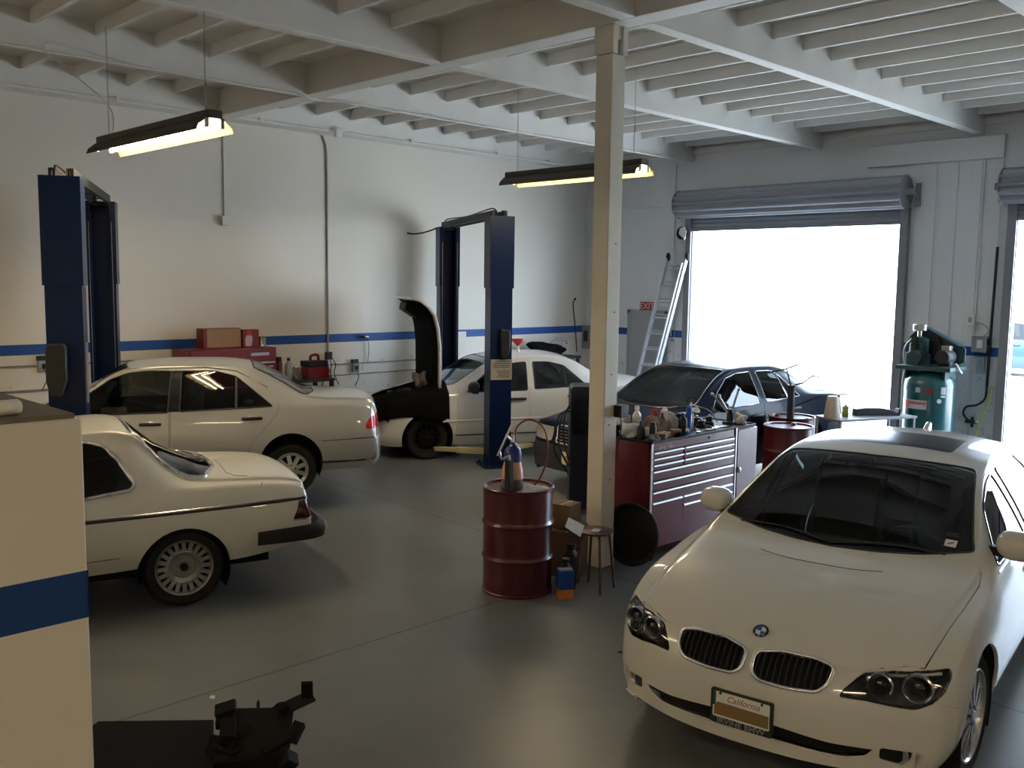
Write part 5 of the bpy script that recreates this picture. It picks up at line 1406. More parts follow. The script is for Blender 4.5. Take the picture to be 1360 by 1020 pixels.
# ------------------------------------------------------------------ workshop things
def build_lift(near, far, label, placard, zsleeve, shroud):
    n, f = Vector((*near, 0)), Vector((*far, 0)); c = (n + f) / 2; L = (f - n).length / 2; a = math.atan2(f.y - n.y, f.x - n.x)
    t = thing('car_lift', label, 'car lift', c, a); AZ = .40 if shroud else .17
    for e in (-1, 1):
        s = -e; x = e * L                  # channel opens towards the car
        w, d = .155, .27
        pr = [(-w, 0), (w, 0), (w, d), (w - .055, d), (w - .055, d - .012), (w - .012, d - .012), (w - .012, .012), (-w + .012, .012), (-w + .012, d - .012), (-w + .055, d - .012), (-w + .055, d), (-w, d)]
        X = lambda p, k=1.: (x - e * .0 + s * (p[1] - .135) * k, p[0] * k)
        mb = MB(); mb.prism([X(p) for p in pr], .02, 3.30, 'z'); po = mb.build('lift_post', M['liftblue'], t, smooth=30)
        mb = MB(); mb.prism([X(p, 1.10) for p in pr], 2.47, 3.44, 'z'); mb.build('post_sleeve', M['liftblue'], po, smooth=30)
        mb = MB(); mb.box(x - .24, -.24, 0, x + .24, .24, .02)
        for q in (-.2, .2):
            for r in (-.2, .2): mb.cyl((x + q, r, .02), (x + q, r, .045), .016, seg=6)
        mb.build('base_plate', M['liftblue'], po, bevel=.003)
        mb = MB(); mb.box(x - .10, -.13, AZ - .05, x + .10, .13, AZ + .75); mb.box(min(x + s * .12, x + s * .17), -.10, AZ - .06, max(x + s * .12, x + s * .17), .10, AZ + .3); mb.build('carriage', M['navy'], po)
        for q in (-1, 1):
            mb = MB(); st = Vector((x + s * .17, q * .05, AZ)); en = Vector((x + s * .72, q * .78, AZ - .02)); md = st.lerp(en, .55)
            mb.bar(st, md, .10, .08); mb.bar(md - (en - st) * .05, en, .08, .06); ar = mb.build('lift_arm', M['cream'], po, bevel=.004)
            mb = MB(); mb.cyl(en - Vector((0, 0, .03)), en + Vector((0, 0, .045)), .05, seg=16); mb.build('arm_pad', M['rubber'], ar)
        for q in (-1, 1):
            mb = MB(); mb.bar((x + s * .135, q * .125, .1), (x + s * .135, q * .125, 3.2), .05, .004, (0, 1, 0)); mb.build('slide_rail', M['steel'], po)
        # pulleys on the post head
        mb = MB()
        for q in (-.06, .06): mb.lathe([(0, -.015), (.07, -.015), (.06, 0), (.07, .015), (0, .015)], (x + s * .02, q, 3.46), (0, 1, 0), 24)
        mb.box(x - .06, -.10, 3.40, x + .12 * s + .0, .10, 3.44); mb.build('head_pulley', M['black'], po)
    mb = MB()
    for q in (-.085, .085): mb.bar((-L - .02, q, 3.475), (L + .02, q, 3.475), .04, .09)
    for k in range(5): mb.box(-L * .8 + k * L * .4 - .03, -.085, 3.455, -L * .8 + k * L * .4 + .03, .085, 3.465)
    mb.build('crossbeam', M['charcoal'], t)
    mb = MB(); mb.tube(spline([(-L, .05, 3.50), (-L + .2, .06, 3.56), (0, .06, 3.53), (L - .2, .06, 3.56), (L, .05, 3.50)], 6), .010, 6); mb.build('equaliser_cable', M['black'], t, smooth=60)
    x = -L - .15
    if shroud:
        mb = MB(); mb.prism([(.15, 1.62), (.15, 1.92), (.13, 1.95), (.0, 1.95), (-.02, 1.92), (-.02, 1.62), (.03, 1.48), (.12, 1.48)], x - .12, x, 'x'); mb.build('lock_cover', M['black'], t, bevel=.01)
    else:
        mb = MB(); mb.prism([(-.10, 1.62), (-.10, 1.90), (.03, 1.92), (.03, 1.55), (-.02, 1.5)], x - .09, x, 'x'); mb.build('lock_cover', M['black'], t, bevel=.01)
    if placard:
        mb = MB(); mb.box(x - .004, -.155, 1.22, x, .150, 1.50); p = mb.build('warning_placard', M['placard'], t, smooth=0)
        mb = MB()
        for k in range(9):
            if k == 4: continue
            z = 1.475 - k * .027; w = .11 + .02 * sin(k * 7); mb.box(x - .0052, -.125, z - .006, x - .004, -.125 + w * 1.9, z + .003)
        mb.build('placard_print', M['charcoal'], p, smooth=0)
    else:
        mb = MB(); mb.box(-L - .09, -.170, 1.40, -L + .0, -.157, 1.95); mb.build('worn_sticker', M['steel'], t, smooth=0)
    return t
M['placard'] = mat('tan_placard', (.36, .32, .25), .7, noise=.2, nscale=15)

def drum(loc, label, paper=False, rz=0):
    t = thing('steel_drum', label, 'drum', loc, rz, None)
    R, H = .288, .88; p = [(0, .012), (R - .02, .012), (R - .004, .0), (R + .008, .004), (R + .008, .018), (R, .024)]
    for zc in (.30, .585): p += [(R, zc - .035), (R + .003, zc - .018), (R + .013, zc), (R + .003, zc + .018), (R, zc + .035)]
    p += [(R, H - .026), (R + .009, H - .018), (R + .010, H - .004), (R + .004, H + .002), (R - .008, H), (R - .012, H - .02), (0, H - .02)]
    mb = MB(); mb.lathe(p, (0, 0, 0), (0, 0, 1), 64); mb.build('drum_shell', M['maroon'], t, smooth=32)
    mb = MB(); mb.lathe([(0, 0), (.034, 0), (.034, .012), (.026, .014), (.024, .03), (0, .03)], (.19, -.02, H - .02), (0, 0, 1), 18); mb.build('bung_cap', M['maroon'], t)
    mb = MB(); mb.lathe([(0, 0), (.02, 0), (.02, .012), (0, .012)], (-.19, .03, H - .02), (0, 0, 1), 14); mb.build('vent_cap', M['steel'], t)
    return t

def bottle(name, label, loc, r, h, m, cap, capm=None, flat=1., rz=0, lab=None, group=None, cat='bottle', neck=.36):
    t = thing(name, label, cat, loc, rz, group)
    mb = MB(); mb.lathe([(0, 0), (r * .92, 0), (r, .008), (r, h * .62), (r * .93, h * .70), (r * neck, h * .84), (r * neck, h * .90), (0, h * .90)], (0, 0, 0), (0, 0, 1), 22)
    if flat != 1.:
        for v in mb.bm.verts: v.co.y *= flat
    mb.build('bottle_body', m, t, smooth=45)
    mb = MB(); mb.lathe([(0, h * .87), (r * neck * 1.2, h * .87), (r * neck * 1.15, h), (0, h)], (0, 0, 0), (0, 0, 1), 16); mb.build('bottle_cap', capm or cap, t)
    if lab:
        mb = MB(); mb.lathe([(r + .001, h * .15), (r + .0015, h * .16), (r + .0015, h * .52), (r + .001, h * .53)], (0, 0, 0), (0, 0, 1), 22)
        if flat != 1.:
            for v in mb.bm.verts: v.co.y *= flat
        mb.build('bottle_label', lab, t)
    return t

def spray_can(label, loc, m, cap, h=.2, r=.032):
    t = thing('spray_can', label, 'spray can', loc)
    mb = MB(); mb.lathe([(0, 0), (r, .002), (r, h * .74), (r * .8, h * .80), (0, h * .82)], (0, 0, 0), (0, 0, 1), 20); mb.build('can_body', m, t)
    mb = MB(); mb.lathe([(0, h * .80), (r * .85, h * .80), (r * .82, h * .98), (r * .7, h), (0, h)], (0, 0, 0), (0, 0, 1), 18); mb.build('can_cap', cap, t); return t

def carton(name, label, loc, size, m, rz=0, band=None, cat='box', band_m=None, tilt=None):
    t = thing(name, label, cat, loc, rz); x, y, z = size
    mb = MB(); mb.box(-x / 2, -y / 2, 0, x / 2, y / 2, z); mb.build('carton_body', m, t, bevel=.004)
    if band: mb = MB(); mb.box(-x / 2 - .001, -y / 2 - .001, band[0], x / 2 + .001, y / 2 + .001, band[1]); mb.build('carton_band', band_m, t, smooth=0)
    mb = MB(); mb.box(-x / 2 + .003, -.006, z, x / 2 - .003, .006, z + .0015); mb.build('carton_tape', M['tan'], t, smooth=0)
    return t

def rag(label, loc, r, m, seed, amp=.35, name='rag'):
    mb = MB(); mb.blob((0, 0, r[2] * .55), r, seed, amp); o = mb.build(name, m, smooth=70, loc=loc); return tag(o, label, 'rag')

def build_tool_chest():
    X0, X1, XC, Y0, Y1, Z0, Z1 = 6.80, 8.19, 8.58, 5.06, 5.66, .15, 1.14
    W = XC - X0
    t = thing('tool_chest', 'wide burgundy rolling tool chest with bright drawer pulls and a side locker', 'tool chest', (X0, Y0, 0))
    D = Y1 - Y0; xs = X1 - X0
    mb = MB(); mb.box(0, .022, Z0, W, D, Z1 - .02); mb.box(0, 0, Z0, .022, .03, Z1 - .02); mb.box(xs - .035, 0, Z0, xs, .03, Z1 - .02); mb.box(0, 0, Z1 - .09, xs, .03, Z1 - .02); mb.box(0, 0, Z0, xs, .03, Z0 + .03); mb.build('chest_body', M['boxred'], t, smooth=0)
    mb = MB(); mb.box(0, 0, Z1 - .02, W, D, Z1 - .012)
    for a in ((0, 0, W, .012), (0, D - .012, W, D), (0, 0, .012, D), (W - .012, 0, W, D)): mb.box(a[0], a[1], Z1 - .02, a[2], a[3], Z1)
    mb.build('top_tray', M['charcoal'], t, smooth=0)
    mb = MB(); mb.box(-.006, -.006, Z0 - .02, .022, .004, Z1 - .02); mb.box(xs - .006, -.008, Z0 - .02, xs + .018, .002, Z1 - .01); mb.build('corner_strip', M['alu'], t, bevel=.003)
    def drawer(x0, x1, z0, z1, m=M['boxred']):
        mb = MB(); mb.box(x0, -.002, z0 + .003, x1, .03, z1 - .003); d = mb.build('drawer', m, t, bevel=.002)
        mb = MB(); mb.prism([(-.016, z1 - .010), (-.018, z1 - .018), (-.012, z1 - .021), (-.002, z1 - .018), (-.002, z1 - .004), (-.010, z1 - .004)], x0 + .002, x1 - .002, 'x'); mb.build('drawer_pull', M['alu'], d)
    sp = .50; zt = Z1 - .095
    hs = [.058, .058, .058, .098, .095, .098]
    z = zt
    for k, h in enumerate(hs[:3]):
        drawer(.026, sp - .012, z - h, z); drawer(sp + .012, xs - .042, z - h, z); z -= h
    for h in hs[3:]:
        drawer(.026, xs - .042, z - h, z); z -= h
    drawer(.026, sp - .012, z - .145, z); drawer(sp + .012, xs - .042, z - .08, z); 
    drawer(.026, sp - .012, Z0 + .03, z - .145 if False else z - .145) if False else None
    drawer(sp + .012, xs - .042, z - .23, z - .08)
    mb = MB(); mb.box(.024, -.0005, Z0 + .02, xs - .040, .03, z + .003); mb.build('lower_panel', M['boxred'], t, smooth=0)
    mb = MB(); mb.cyl((xs * .66, -.002, Z1 - .055), (xs * .66, -.010, Z1 - .055), .012, seg=14); mb.build('chest_lock', M['black'], t)
    text_obj('chest_lettering', 'Snap-on', .062, M['paper'], t, (.21, -.001, Z1 - .058), (1, 0, 0), (0, 0, 1), .0008, .25)
    # side locker
    mb = MB(); mb.box(xs + .028, -.012, Z0 + .02, W - .004, .022, Z1 - .03); lk = mb.build('locker_door', M['boxred'], t, bevel=.004)
    mb = MB(); mb.lathe([(0, 0), (.03, 0), (.028, .012), (.016, .018), (0, .018)], (xs + .06, -.012, .70), (0, -1, 0), 20); mb.build('locker_latch', M['steel'], lk)
    for x in (.12, .8, 1.6):
        for y in (.10, D - .10):
            mb = MB(); mb.lathe([(0, -.02), (.055, -.02), (.062, 0), (.055, .02), (0, .02)], (x, y, .062), (1, 0, 0), 20); mb.box(x - .03, y - .04, .115, x + .03, y + .04, Z0); mb.box(x - .03, y - .015, .05, x - .024, y + .015, .12); mb.build('caster', M['rubber'], t)
    # --- the litter on the top (every piece its own thing)
    zt = Z1 - .012; P = lambda x, y: (X0 + x, Y0 + y, zt)
    bottle('plastic_bottle', 'translucent white plastic bottle standing highest at the back of the burgundy tool chest', P(.33, .43), .052, .27, M['bottlewhite'], M['white'], lab=None, flat=.7)
    bottle('plastic_bottle', 'small black bottle with a black cap at the left front of the tool chest top', P(.10, .20), .036, .17, M['black'], M['black'], lab=M['charcoal'])
    spray_can('dark spray can beside the grey rag on the tool chest', P(.20, .14), M['charcoal'], M['black'], .16)
    rag('pale grey rag heaped at the left end of the tool chest top', P(.14, .33), (.13, .11, .085), M['whiterag'], 1)
    rag('dull brown rag bunched behind the small cardboard box on the tool chest', P(.48, .30), (.15, .12, .11), M['brownrag'], 2)
    rag('flat grey rag spilling over the left front corner of the tool chest', P(.10, .06), (.10, .06, .045), M['rag'], 3)
    carton('parts_box', 'long black box lying at the back left of the tool chest', P(.13, .50), (.22, .10, .11), M['black'], .1)
    carton('parts_box', 'pale tan carton lying on the long black box on the tool chest', (X0 + .14, Y0 + .50, zt + .1115), (.26, .10, .07), M['tan'], .05)
    carton('parts_box', 'small brown cardboard box lying near the front edge of the tool chest', P(.34, .13), (.17, .11, .05), M['cardboard'], .35)
    carton('parts_box', 'small open brown box beside the rags at the middle of the tool chest', P(.55, .14), (.10, .08, .06), M['cardboard'], -.3)
    spray_can('red topped spray can behind the brown rag on the tool chest', P(.62, .44), M['rag'], M['brightred'], .21)
    spray_can('white spray can with a pink cap at the middle of the tool chest', P(.71, .40), M['white'], M['signpink'], .20)
    spray_can('silver spray can beside the white one on the tool chest', P(.79, .44), M['silvercan'], M['white'], .21)
    rag('white rag draped over the spray cans on the tool chest', (X0 + .74, Y0 + .33, zt), (.10, .07, .12), M['whiterag'], 8)
    rag('small off white rag bunched behind the black bottle on the tool chest', P(.22, .24), (.09, .08, .07), M['whiterag'], 41)
    rag('dark oily rag lying along the front edge of the tool chest', P(.52, .05), (.09, .04, .03), M['mesh'], 42)
    bottle('plastic_bottle', 'tall dark bottle with a red cap beside the brown rag on the tool chest', P(.60, .33), .035, .19, M['black'], M['red'])
    bottle('plastic_bottle', 'short grey bottle in front of the silver spray can on the tool chest', P(.84, .34), .034, .15, M['greyclad'], M['black'])
    spray_can('black spray can beside the square black box on the tool chest', P(.87, .22), M['black'], M['charcoal'], .17, .03)
    tgun = thing('caulking_gun', 'bright blue grease gun standing on end on the tool chest', 'tool', P(.80, .16))
    mb = MB(); mb.lathe([(0, 0), (.022, 0), (.022, .17), (.028, .172), (.028, .24), (.012, .26), (0, .26)], (0, 0, 0), (0, 0, 1), 18); mb.build('barrel', M['brightblue'], tgun)
    mb = MB(); mb.bar((.02, 0, .24), (.05, .01, .09), .016, .014); mb.tube([(0, 0, .25), (.03, 0, .29), (.06, .01, .25)], .006, 6); mb.build('lever', M['alu'], tgun)
    bottle('plastic_bottle', 'black quart bottle with a blue cap beside the blue grease gun', P(.70, .16), .042, .20, M['black'], M['bluecap'])
    bottle('plastic_bottle', 'small bottle with a blue label at the front edge of the tool chest', P(.62, .05), .018, .085, M['white'], M['brightblue'], lab=M['brightblue'])
    carton('parts_box', 'square black box standing behind the pale yellow glove on the tool chest', P(.94, .30), (.14, .12, .16), M['black'], .1)
    rag('pale yellow work glove lying on the black box on the tool chest', (X0 + 1.03, Y0 + .28, zt + .162), (.11, .06, .035), M['yellowrag'], 11, .3, 'glove')
    for k, (x, y, L_, a) in enumerate(((.93, .10, .20, .3), (1.02, .12, .16, -.5), (1.14, .10, .22, .1), (1.24, .20, .24, .9), (1.33, .12, .16, -.2))):
        lab = ['chromed socket wrench nearest the blue grease gun on the tool chest', 'short chromed spanner lying angled on the tool chest', 'long chromed spanner along the front edge of the tool chest', 'steel pry bar lying across the tools on the tool chest', 'short steel extension bar near the locker end of the tool chest'][k]
        w = thing('wrench', lab, 'wrench', P(x, y), a); mb = MB(); mb.bar((-L_ / 2, 0, .008), (L_ / 2, 0, .008), .016, .010); mb.build('shank', M['steel'], w)
        mb = MB(); mb.lathe([(.008, 0), (.022, 0), (.022, .018), (.008, .018)], (-L_ / 2, 0, 0), (0, 0, 1), 14); mb.build('wrench_head', M['chrome'], w)
    for k, (x, y, s_) in enumerate(((1.16, .26, (.10, .08, .07)), (1.26, .38, (.12, .09, .08)), (1.36, .30, (.09, .07, .09)), (1.12, .40, (.09, .08, .06)))):
        lab = ['dark cast bracket nearest the yellow glove on the tool chest', 'large dark alternator part at the back of the tool chest', 'ribbed dark pump part near the locker end of the tool chest', 'round dark pulley part behind the bracket on the tool chest'][k]
        w = thing('engine_part', lab, 'engine part', P(x, y), k * .7); mb = MB(); mb.lathe([(0, 0), (s_[0] * .5, 0), (s_[0] * .5, s_[2] * .4), (s_[0] * .36, s_[2] * .5), (s_[0] * .36, s_[2]), (0, s_[2])], (0, 0, 0), (0, 0, 1), 18)
        mb.box(-s_[0] * .6, -.015, 0, s_[0] * .6, .015, s_[2] * .3); mb.build('casting', M['charcoal'], w)
        mb = MB(); mb.cyl((0, 0, s_[2]), (0, 0, s_[2] + .02), .012, seg=10); mb.build('shaft', M['steel'], w)
    g = thing('gear_puller', 'dark jaw puller with raised steel arms on the locker end of the tool chest', 'tool', P(1.62, .22))
    mb = MB(); mb.lathe([(0, 0), (.075, 0), (.075, .02), (.035, .03), (.030, .15), (0, .15)], (0, 0, 0), (0, 0, 1), 20); mb.build('puller_base', M['charcoal'], g)
    for k, (a, b, L_) in enumerate(((-.19, .10, .31), (.07, -.05, .36), (-.03, .12, .28))):
        mb = MB(); mb.bar((a * .15, b * .15, .12), (a, b, L_), .022, .014); mb.ball((a, b, L_), .018, 10, 8); mb.build('puller_arm', M['steel'], g)
    rag('white paper towel tucked beside the jaw puller on the tool chest', P(1.70, .14), (.06, .07, .075), M['paper'], 15)
    cb = thing('cable', 'grey cable looping from the yellow glove to the jaw puller on the tool chest', 'cable', (0, 0, 0))
    mb = MB(); mb.tube(spline([P(1.02, .34), (X0 + 1.10, Y0 + .36, zt + .20), (X0 + 1.28, Y0 + .40, zt + .19), (X0 + 1.45, Y0 + .36, zt + .13), (X0 + 1.52, Y0 + .30, zt + .02)], 6), .008, 8); mb.build('cable_run', M['greypaint'], cb, smooth=60)
M['bottlewhite'] = mat('frosted_plastic', (.62, .61, .57), .35, coat=.2)

def build_front_cluster():
    d = drum((5.47, 5.42, 0), 'maroon steel drum in the middle of the floor with a fluid bottle on its lid', rz=.9)
    cx, cy, zt = 5.47, 5.42, .86
    # white chalky spill on lid is a sheet of paper
    mb = MB(); mb.add([(-.11, -.06, .0), (.05, -.10, .003), (.12, .03, .0), (-.03, .09, .004)], [(0, 1, 2, 3)]); o = mb.build('paper_sheet', M['whiterag'], smooth=0, loc=(cx + .10, cy - .12, zt + .001)); md = o.modifiers.new('Solid', 'SOLIDIFY'); md.thickness = .002; tag(o, 'crumpled pale paper lying on the lid of the maroon drum', 'paper')
    b = thing('bleeder_bottle', 'fluid bottle with a blue cap and pink fluid standing on the maroon drum', 'bottle', (cx - .05, cy + .02, zt), 0)
    mb = MB(); mb.lathe([(0, 0), (.085, .0), (.092, .01), (.092, .085), (0, .085)], (0, 0, 0), (0, 0, 1), 28); mb.build('bottle_base', M['greyfluid'], b)
    mb = MB(); mb.lathe([(.092, .085), (.088, .16), (.070, .225), (.066, .235), (0, .235)], (0, 0, 0), (0, 0, 1), 28); mb.build('bottle_body', M['fluid'], b)
    mb = MB(); mb.lathe([(0, .225), (.072, .225), (.074, .29), (.060, .33), (.028, .36), (.022, .385), (0, .385)], (0, 0, 0), (0, 0, 1), 28); mb.build('bottle_cap', M['bluecap'], b)
    mb = MB(); mb.bar((-.0, -.05, .36), (.02, .10, .43), .02, .012); mb.bar((-.06, -.02, .30), (.045, .02, .46), .018, .014); mb.build('pump_lever', M['alu'], b)
    mb = MB(); mb.lathe([(.0925, .09), (.0915, .10), (.0905, .14)], (0, 0, 0), (0, 0, 1), 6, arc=.7, a0=-2.6); mb.build('bottle_label', M['tan'], b)
    mb = MB(); mb.tube(spline([(cx - .03, cy + .02, zt + .38), (cx + .0, cy + .03, zt + .50), (cx + .07, cy - .03, zt + .565), (cx + .16, cy - .10, zt + .52), (cx + .20, cy - .13, zt + .40), (cx + .205, cy - .12, zt + .22), (cx + .17, cy - .09, zt + .08), (cx + .14, cy - .05, zt + .01)], 8), .0085, 8); o = mb.build('hose', M['hosered'], smooth=60); tag(o, 'red hose arching from the blue capped fluid bottle to the drum lid', 'hose')
    k = thing('fluid_pump', 'black upright hand pump with a silver lever at the left rim of the maroon drum', 'pump', (cx - .17, cy - .06, zt))
    mb = MB(); mb.bar((0, 0, 0), (0, 0, .26), .055, .05); mb.build('pump_body', M['black'], k, bevel=.004)
    mb = MB(); mb.bar((0, 0, .25), (.0, .01, .30), .025, .025); mb.tube(spline([(-.015, .0, .29), (-.05, .04, .27), (-.06, .05, .33)], 5), .010, 6); mb.build('pump_head', M['steel'], k)
    mb = MB(); mb.bar((-.085, .05, .30), (.015, -.01, .55), .030, .010); mb.build('pump_lever', M['alu'], k)
    # oil carton on the floor
    t = carton('oil_box', 'blue oil carton with an orange base on the floor right of the maroon drum', (5.60, 5.00, 0), (.12, .10, .235), M['bluebox'], -.55, (.0, .075), 'box', M['orange'])
    bottle('oil_jug', 'black oil jug standing close behind the blue oil carton', (5.74, 5.12, 0), .080, .27, M['black'], M['charcoal'], flat=.75, rz=.6)
    bottle('oil_jug', 'dark oil jug on the floor left of the cardboard box by the post', (5.92, 5.22, 0), .095, .34, M['charcoal'], M['black'], flat=.75, rz=.2)
    c = carton('cardboard_box', 'brown cardboard box on the floor left of the cream post', (6.13, 5.42, 0), (.30, .26, .40), M['darkboard'], .5)
    mb = MB(); mb.prism([(-.15, 0), (.15, 0), (.13, .14), (-.13, .14)], -.002, .002, 'y'); f = mb.build('box_flap', M['darkboard'], c, loc=(0, -.131, .405)); f.rotation_euler = (rad(-50), 0, 0)
    carton('cardboard_box', 'tan cardboard box balanced on the brown box by the cream post', (6.12, 5.46, .4025), (.20, .18, .22), M['darkboard'], .2)
    h = thing('hose_bundle', 'coiled black hoses hanging over the boxes between the drum and the post', 'hoses', (5.87, 5.58, 0))
    for j in range(4):
        mb = MB(); g = random.Random(j); P = []
        for a in range(9):
            q = 2 * pi * a / 9; P.append((.05 * cos(q * 2 + j) - .02, .14 * cos(q) + .02 * j, .50 + .24 * sin(q) + .03 * g.uniform(-1, 1)))
        mb.tube(spline(P, 5, True), .011, 7, True); mb.build('hose_loop', M['black'], h, smooth=60)
    mb = MB(); mb.cyl((.0, .16, 0), (-.03, .06, .80), .014, seg=10); mb.build('hanger_rod', M['steel'], h)
    mb = MB(); mb.bar((.10, -.08, .40), (-.02, -.02, .66), .03, .02); mb.build('tool_handle', M['tan'], h)
    # stool
    s = thing('stool', 'brown round metal stool with a slip of paper on it, by the cream post', 'stool', (5.95, 4.98, 0))
    H = .50; mb = MB(); mb.lathe([(0, H - .02), (.135, H - .02), (.150, H - .012), (.150, H), (.140, H + .004), (0, H)], (0, 0, 0), (0, 0, 1), 36); mb.build('stool_seat', M['stoolbrown'], s)
    for k in range(4):
        a = pi / 4 + k * pi / 2 + .2; mb = MB(); mb.tube([(.10 * cos(a), .10 * sin(a), H - .02), (.125 * cos(a), .125 * sin(a), H - .05), (.175 * cos(a), .175 * sin(a), .0)], .012, 8); mb.build('stool_leg', M['stoolbrown'], s, smooth=60)
    mb = MB(); mb.prism(rpoly([(-.05, -.03), (.05, -.035), (.055, .03), (-.045, .035)], .01, 2), 0, .003, 'z'); o = mb.build('paper_slip', M['paper'], loc=(5.93, 4.96, H + .0055)); o.rotation_euler = (0, 0, .4); tag(o, 'slip of white paper lying on the brown stool', 'paper')
    mb = MB(); mb.prism([(-.11, -.07), (.09, -.06), (.08, .09), (-.09, .08)], 0, .003, 'z'); o = mb.build('card_sheet', M['whiterag'], loc=(5.80, 5.07, .535)); o.rotation_euler = (rad(28), rad(-12), .5); tag(o, 'bent grey card sticking out from the left side of the stool seat', 'card')
    # round drain pan leaning against the chest
    p = thing('drain_pan', 'large black round drain pan leaning against the left end of the tool chest', 'drain pan', (6.755, 5.17, .285), 0)
    mb = MB(); mb.lathe([(0, 0), (.235, 0), (.270, .08), (.280, .085), (.280, .095), (.262, .09), (.228, .012), (0, .012)], (0, 0, 0), (-.985, -.10, .14), 44); mb.build('pan_body', M['black'], p)
    mb = MB(); ax = Vector((-.985, -.10, .14)).normalized(); u = ax.orthogonal().normalized(); v = ax.cross(u); mb.tube([ax * .092 + u * (.282 * cos(2 * pi * k / 40)) + v * (.282 * sin(2 * pi * k / 40)) for k in range(40)], .006, 6, True); mb.build('pan_rim', M['charcoal'], p)
    # switch box on the post
    b = thing('switch_box', 'black outlet box with a hanging cord fixed to the right side of the cream post', 'outlet box', (6.575, 5.30, 1.42))
    mb = MB(); mb.box(-.03, -.085, -.055, .075, .0, .055); mb.build('box_case', M['black'], b, bevel=.006)
    mb = MB(); mb.tube(spline([(.005, -.05, -.05), (.01, -.06, -.14), (.0, -.03, -.32), (.005, -.02, -.46)], 5), .006, 6); mb.build('cord', M['black'], b, smooth=60)
    # dark service machine
    m = thing('service_machine', 'tall dark navy service machine with black hoses between the post and the dark blue sedan', 'machine', (7.98, 6.84, 0), rad(45))
    mb = MB(); mb.prism(rpoly([(-.20, .06), (.20, .06), (.20, 1.40), (.17, 1.43), (-.17, 1.43), (-.20, 1.38)], .03, 3), -.21, .21, 'x'); mb.build('cabinet', M['navy'], m, bevel=.01)
    mb = MB(); mb.box(-.20, -.18, .9, -.21, .18, 1.3); mb.build('control_panel', M['charcoal'], m)
    for y in (-.15, .15):
        for x in (-.15, .15): mb = MB(); mb.lathe([(0, -.015), (.03, -.015), (.03, .015), (0, .015)], (x, y, .03), (0, 1, 0), 14); mb.build('caster', M['rubber'], m)
    for j in range(3):
        mb = MB(); mb.tube(spline([(-.18, .19, 1.25 - .05 * j), (-.20, .26 + .03 * j, 1.10), (-.22, .27 + .05 * j, .85 - .06 * j), (-.20, .21, .62 - .08 * j)], 8), .010, 7); mb.build('service_hose', M['black'], m, smooth=60)
M['hosered'] = mat('dark_red_hose', (.20, .02, .03), .3, coat=.4)
M['stoolbrown'] = mat('brown_stool_metal', (.10, .045, .035), .4, metal=.3, noise=.2)

